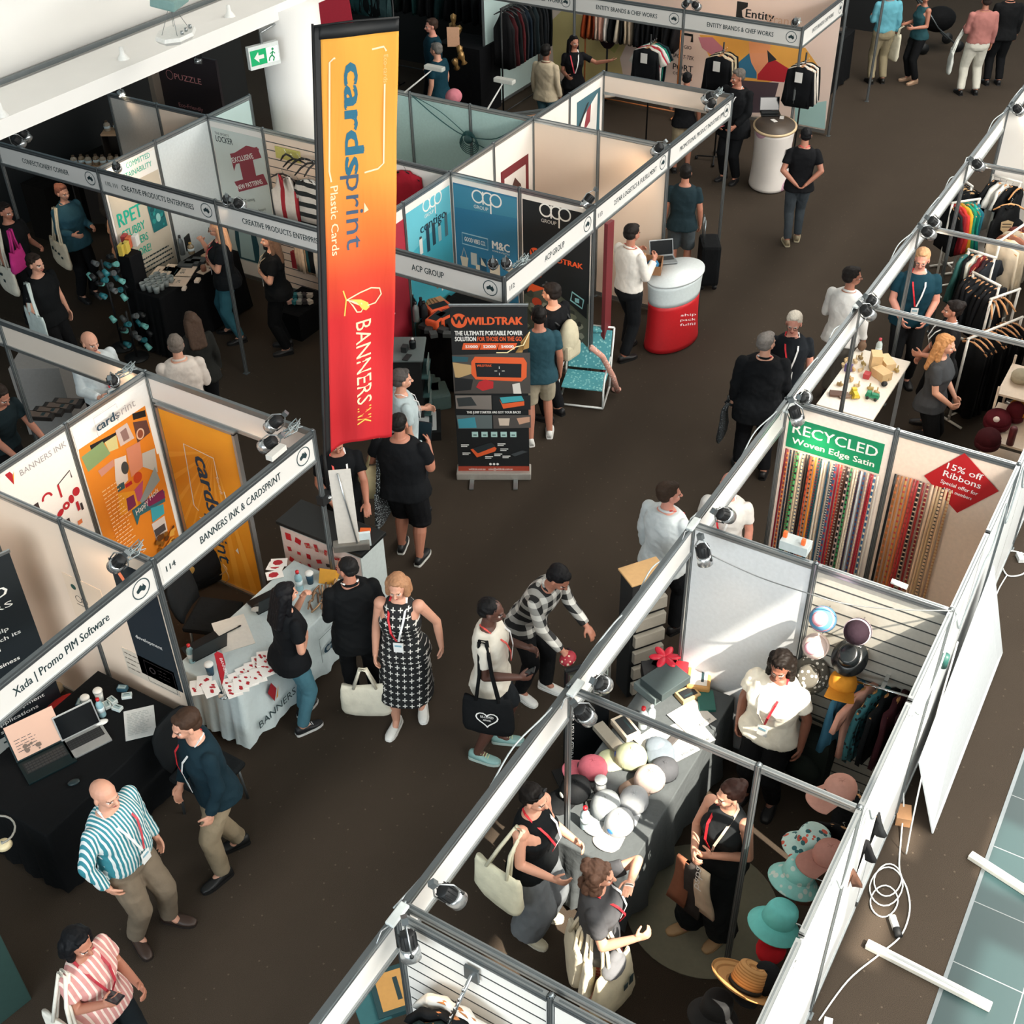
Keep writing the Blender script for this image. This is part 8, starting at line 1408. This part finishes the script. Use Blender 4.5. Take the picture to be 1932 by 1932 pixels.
A_=[Vector((7.07,.38,.0)),Vector((9.45,.40,.02)),Vector((8.66,.64,1.62)),Vector((7.15,.64,.66))];b=MB();n_=(A_[1]-A_[0]).cross(A_[3]-A_[0]).normalized()*.012;b.add(A_+[p+n_ for p in A_],[(0,1,2,3),(7,6,5,4),(0,4,5,1),(1,5,6,2),(2,6,7,3),(3,7,4,0)],M('#ccd0d2',.5));tag(b.build('loose_panel'),'large loose white panel leaning against the outside of the back wall','wall panel')
for i,(a_,c_)in enumerate([((1635,1780),(1870,1900)),((1830,1612),(1960,1696))]):pa,pb=P(*a_,.03),P(*c_,.03);m_=(pa+pb)/2;d=pb-pa;b=MB();b.box((0,0,0),(d.length,.07,.045),M('#c9c6bc',.4),bev=.006);b.box((0,0,.024),(d.length-.02,.02,.004),ALU);tag(b.build('loose_beam',loc=(m_.x,m_.y,.026),rz=math.atan2(d.y,d.x)),['white metal beam lying on the floor, nearer the bottom','white metal beam lying on the floor, cut by the right edge'][i],'beam')
WC='#d9dbd8'
cable('white power cable running down the floor outside the back wall',[P(1702,1440,.3),P(1705,1520,.1),P(1700,1580,.01),P(1697,1640,.01),P(1712,1680,.01),P(1716,1720,.01),P(1700,1765,.01),P(1660,1800,.01),P(1600,1850,.01),P(1545,1925,.01)],.007,WC)
b=MB()
for(cx,cy,r1,r2,m_)in[(1675,1660,.16,.10,WC),(1672,1672,.19,.12,WC),(1668,1700,.15,.10,WC)]:p=P(cx,cy,.01);b.ring([(p.x+r1*cos(t),p.y+r2*sin(t),.01+.006*sin(3*t))for t in[2*pi*k/20 for k in range(20)]],.006,M(m_,.5),6,closed=True)
tag(b.build('coiled_cable'),'coil of white cable on the carpet outside the back wall','cable');b=MB();b.box((0,0,.025),(.12,.05,.05),WHITE,bev=.01);b.cyl((-.05,0,.03),(-.12,0,.03),.03,BLACK);tag(b.build('plug',X=TX(P(1686,1745,0),.6)),'white and black power plug at the end of the coiled cable','plug')
cable('white cable looping on the carpet at the right edge',[P(1932,1045,.01),P(1905,1040,.01),P(1890,1060,.01),P(1900,1085,.01),P(1925,1085,.01),P(1940,1075,.01)],.008,WC);cable('straight white cable below the loop at the right edge',[P(1900,1085,.01),P(1885,1110,.01),P(1873,1140,.01)],.007,WC);box('white power adapter on the carpet at the right edge',P(1924,1055,0),(.12,.06,.05),.5,'#d8dad8',name='power_adapter',cat='adapter')
cable('white cable hanging from the back wall beside the loose panel',[Vector((7.3,.62,1.9)),Vector((7.1,.60,1.2)),Vector((6.9,.55,.5)),Vector((6.75,.5,.02))],.007,WC);b=MB();b.cyl((0,0,0),(0,0,.12),.03,M('#1c4a44',.5));tag(b.build('plug',loc=(7.15,.66,1.75)),'dark green plug hanging on the outside of the back wall','plug')
box('brown cardboard box half hidden under the back wall',P(1702,1545,0),(.16,.12,.1),.3,'#b98a62',name='carton',cat='box');box('small white card on the carpet at the bottom edge',P(1562,1932,0),(.1,.06,.006),.2,'#dcdcd8',name='card',cat='card')
for i,(px,py,items)in enumerate([(1228,80,[('#101316','long',''),('#c9c6be','tee',''),('#a8243a','tee',''),('#d8d8d4','tee',''),('#1f7a68','tee',''),('#12262c','tee','')]),(1365,95,[('#0f1114','long',''),('#c9b89c','long',''),('#101214','long',''),('#b9a888','long',''),('#101215','long','')]),(1520,115,[('#0f1114','long',''),('#d0c8bc','long',''),('#101214','long',''),('#c9c2b8','long',''),('#0f1214','long','')])]):
 nm=['polos below the canvas lettering','shirts beside the man in fleece','dark shirts by the stall corner'][i];p=P(px,py,1.85);root=empty('clothes_stand',(p.x,p.y,0),radians(20),'black wheeled stand of '+nm,'clothes stand');b=MB();b.cyl((0,0,.08),(0,0,1.98),.014,BLACK);b.build('pole',root);b=MB();b.cyl((-.3,0,.06),(.3,0,.06),.012,BLACK);b.cyl((0,-.3,.06),(0,.3,.06),.012,BLACK);b.build('base',root)
 for k,(sx,sy)in enumerate([(-.3,0),(.3,0),(0,-.3),(0,.3)]):b=MB();b.ell((sx,sy,.03),(.03,.03,.03),BLACK);b.build('wheel',root)
 n=len(items)
 for k,(col,kd,_)in enumerate(items):q_=-.16+.07*k;hung('%s garment, %s from the front on the stand of %s'%(cname(col),ordn(k),nm),(p.x+q_,p.y+.0,1.84-.03*k*0),radians(-90+6*(k%2)),kd,col,'#b98458',nm+' on their stand',seed=k)
 b=MB();b.box((0,0,0),(.004,.12,.16),WHITE);tag(b.build('price_card',loc=(p.x-.24,p.y,1.66)),'white card hanging on the '+nm,'card')
rk0,rk1=P(912,35,1.95),P(955,8,1.95);root,rz,L=rack('black rail of dark aprons at the left of the brand stall',(18.95,11.75,0),(20.6,11.75,0),1.95,'#15181a');fill_rack((19.0,11.75,1.95),(20.5,11.75,1.95),1.95,['#1a1a1c','#3a1418','#141618','#4a1a1e','#24262a','#15202a','#101416','#182226','#101214','#14181c','#1b1e22','#101316'],'#2a2a2c','apron on the left rail of the brand stall','dark aprons on the left rail','apron',seed=11)
rack('wooden rail of shirts behind the waving woman',(20.5,10.9,0),(20.5,8.95,0),1.9,'#b06a38');fill_rack((20.5,10.85,1.9),(20.5,9.0,1.9),1.9,['#8a3a1c','#a0502a','#6a2a18','#d0b8a8','#c99a8a','#d8d0c8','#101214','#d0c4b0','#15181a','#b9a890','#a89a88','#101214','#14161a','#101215','#0f1114','#15181c','#101214','#0f1012','#131518','#101114'],'#d0803c','shirt on the wooden rail behind the waving woman','shirts on the wooden rail','long',seed=12)
b=MB();b.ell((0,0,0),(.09,.1,.14),M('#d8d4cc',.5));mp=onp(1147,44,0,20.6);root=empty('mannequin_torso',(20.6,mp.y,1.82),0,'white mannequin head above a dark maroon top on the printed wall','mannequin');b.build('head',root);b=MB();b.ell((0,0,-.5),(.11,.2,.34),MF('#2a1a22'));b.lathe([(.105,-.56),(.107,-.54)],M('#c9b88c',.6),20,Matrix.Diagonal((1,1.9,1,1)));b.build('top',root);b=MB();b.cyl((0,0,-1.8),(0,0,-.5),.02,BLACK);b.build('pole',root)
tp=Vector((18.8,9.62,0));root=empty('bar_table',(tp.x,tp.y,0),0,'round bar table with brochures in the brand stall','table');b=MB();b.lathe([(0,.92),(.36,.92),(.37,.95),(0,.95)],M('#b9a898',.5),30);b.build('tabletop',root);b=MB();b.cyl((0,0,.02),(0,0,.93),.03,ALUD);b.cyl((0,0,0),(0,0,.02),.22,ALUD,n=24);b.build('pedestal',root)
for i in range(4):box('brochure scattered on the round bar table',(tp.x-.15+.1*i,tp.y+.1*(i%2),.952),(.14,.1,.006),i,'#c9b0a4',name='brochure',cat='brochure',group='brochures on the bar table')
bottle('water bottle with red cap on the round bar table',(tp.x+.2,tp.y-.12,.952))
box('white storage box behind the vest man in the brand stall',P(975,165,.0),(.3,.3,.45),.4,'#b9b2a8',name='storage_box',cat='box');
root,rz,L=rack('dark rail of black garments at the top left of the brand stall',(20.2,15.2,0),(20.2,12.6,0),1.9,'#15181a');fill_rack((20.2,15.1,1.9),(20.2,12.7,1.9),1.9,['#101416','#14201f','#0f1214','#1a3a3a','#101214','#0e1012','#122a2c','#0f1114','#101214','#0e1012','#101416','#0f1012'],'#15181a','garment on the dark rail at the top','black garments on the dark rail','long',seed=13)
b=MB();b.box((0,0,1.2),(.1,4.2,2.4),M('#0c0e10',.8));tag(b.build('display_wall',loc=(20.8,14.4,0)),'black display wall behind the dark clothes stall','display wall')
r=random.Random(8)
for i,(px,py)in enumerate([(856,50),(862,72),(852,66),(868,110),(876,120),(862,128),(858,100),(872,95)]):b=MB();b.lathe([(0,0),(.06,0),(.03,.05),(.05,.12),(.06,.2),(0,.24)],M('#a88452',.35,.5),12);tag(b.build('trophy',X=TX(P(px,py,1.35-.08*i),i,.3*(i%3))),'gold and bronze coloured trophy beside the teal shirts','trophy','gold trophies at the top')
b=MB();b.box((0,0,.62),(.7,.9,1.24),MF('#101114'));tag(b.build('display_plinth',loc=(P(864,100,1.1).x+.3,P(864,100,1.1).y-.05,0)),'black plinth behind the gold trophies','plinth')
box('orange-white printed card among the trophies',P(856,88,1.3),(.02,.22,.34),.5,'#d8a888',name='card',cat='card')
b=MB();b.ell((0,0,0),(.15,.13,.12),MF('#c87a86'));tag(b.build('pink_cap',loc=P(856,182,1.5)),'pink knitted cap just above the teal wall','cap')
b=MB();b.cyl((0,0,0),(0,0,1.36),.02,BLACK);b.cyl((0,0,0),(0,0,.02),.14,BLACK);tag(b.build('hat_stand',loc=(P(856,182,1.5).x,P(856,182,1.5).y,0)),'black stand under the pink knitted cap','stand')
b=MB();b.prism([(-.45,0),(.45,0),(.3,1.3),(-.25,1.3)],.05,M('#5c5458',.5,kind='spots:5:#8a8288'));tag(b.build('display_board',X=TX((15.9,11.6,0),radians(-65),radians(80))),'grey plastic covered board just right of the flag top','board')
b=MB();b.prism([(-.5,0),(.5,0),(.4,1.2),(-.5,1.6)],.06,M('#b01c34',.6));tag(b.build('red_board',X=TX((17.6,14.55,1.0),radians(-60),radians(85))),'crimson board between the column and the flag top','board')
b=MB();b.cyl((0,0,0),(0,0,1.1),.03,BLACK);b.cyl((0,0,0),(0,0,.02),.2,BLACK);tag(b.build('display_stand',loc=(17.6,14.55,0)),'black stand holding the crimson board','stand')
for i in range(5):hung('%s garment hanging beyond the flag top'%ordn(i),(19.4,15.6-.22*i,1.95),radians(-90),'long',['#1f3d3f','#14262a','#24484a','#101618','#3a5456'][i],'#1a1c1d','garments beyond the flag top',seed=i)
rack('dark rail beyond the flag top',(19.4,15.8,0),(19.4,14.4,0),1.95,'#15181a')
root=table('table under black merchandise at the top right',22.6,24.0,6.9,7.9,.9,top='#15171a',legs='#15171a');drape('black cloth of the table at the top right',22.6,24.0,6.9,7.9,.905,.88,BKC,.02,9)
r=random.Random(21)
for i in range(16):box('%s product on the top right table, %s in the row'%(cname(['#2a2624','#8a6c50','#4a4038','#15181a'][i%4]),ordn(i)),(22.7+.08*i,7.0+r.uniform(0,.75),.91),(.12,.09,.05),r.uniform(0,3),['#2a2624','#8a6c50','#4a4038','#15181a'][i%4],name='product',cat='product',group='products on the top right table')
root=empty('pushchair',(26.4,5.9,0),radians(40),'dark pushchair at the top right','pushchair');b=MB();b.ell((0,0,.6),(.25,.35,.25),BKC);b.build('seat',root);b=MB();b.ring([(-.25,-.4,.1),(-.22,.1,.5),(-.2,.5,1.0),(.2,.5,1.0),(.22,.1,.5),(.25,-.4,.1)],.015,ALUD,6);b.build('frame',root)
for sx in(-.27,.27):
 for sy in(-.4,.35):b=MB();b.cyl((sx-.02,sy,.11),(sx+.02,sy,.11),.11,BLACK,n=18);b.build('wheel',root)
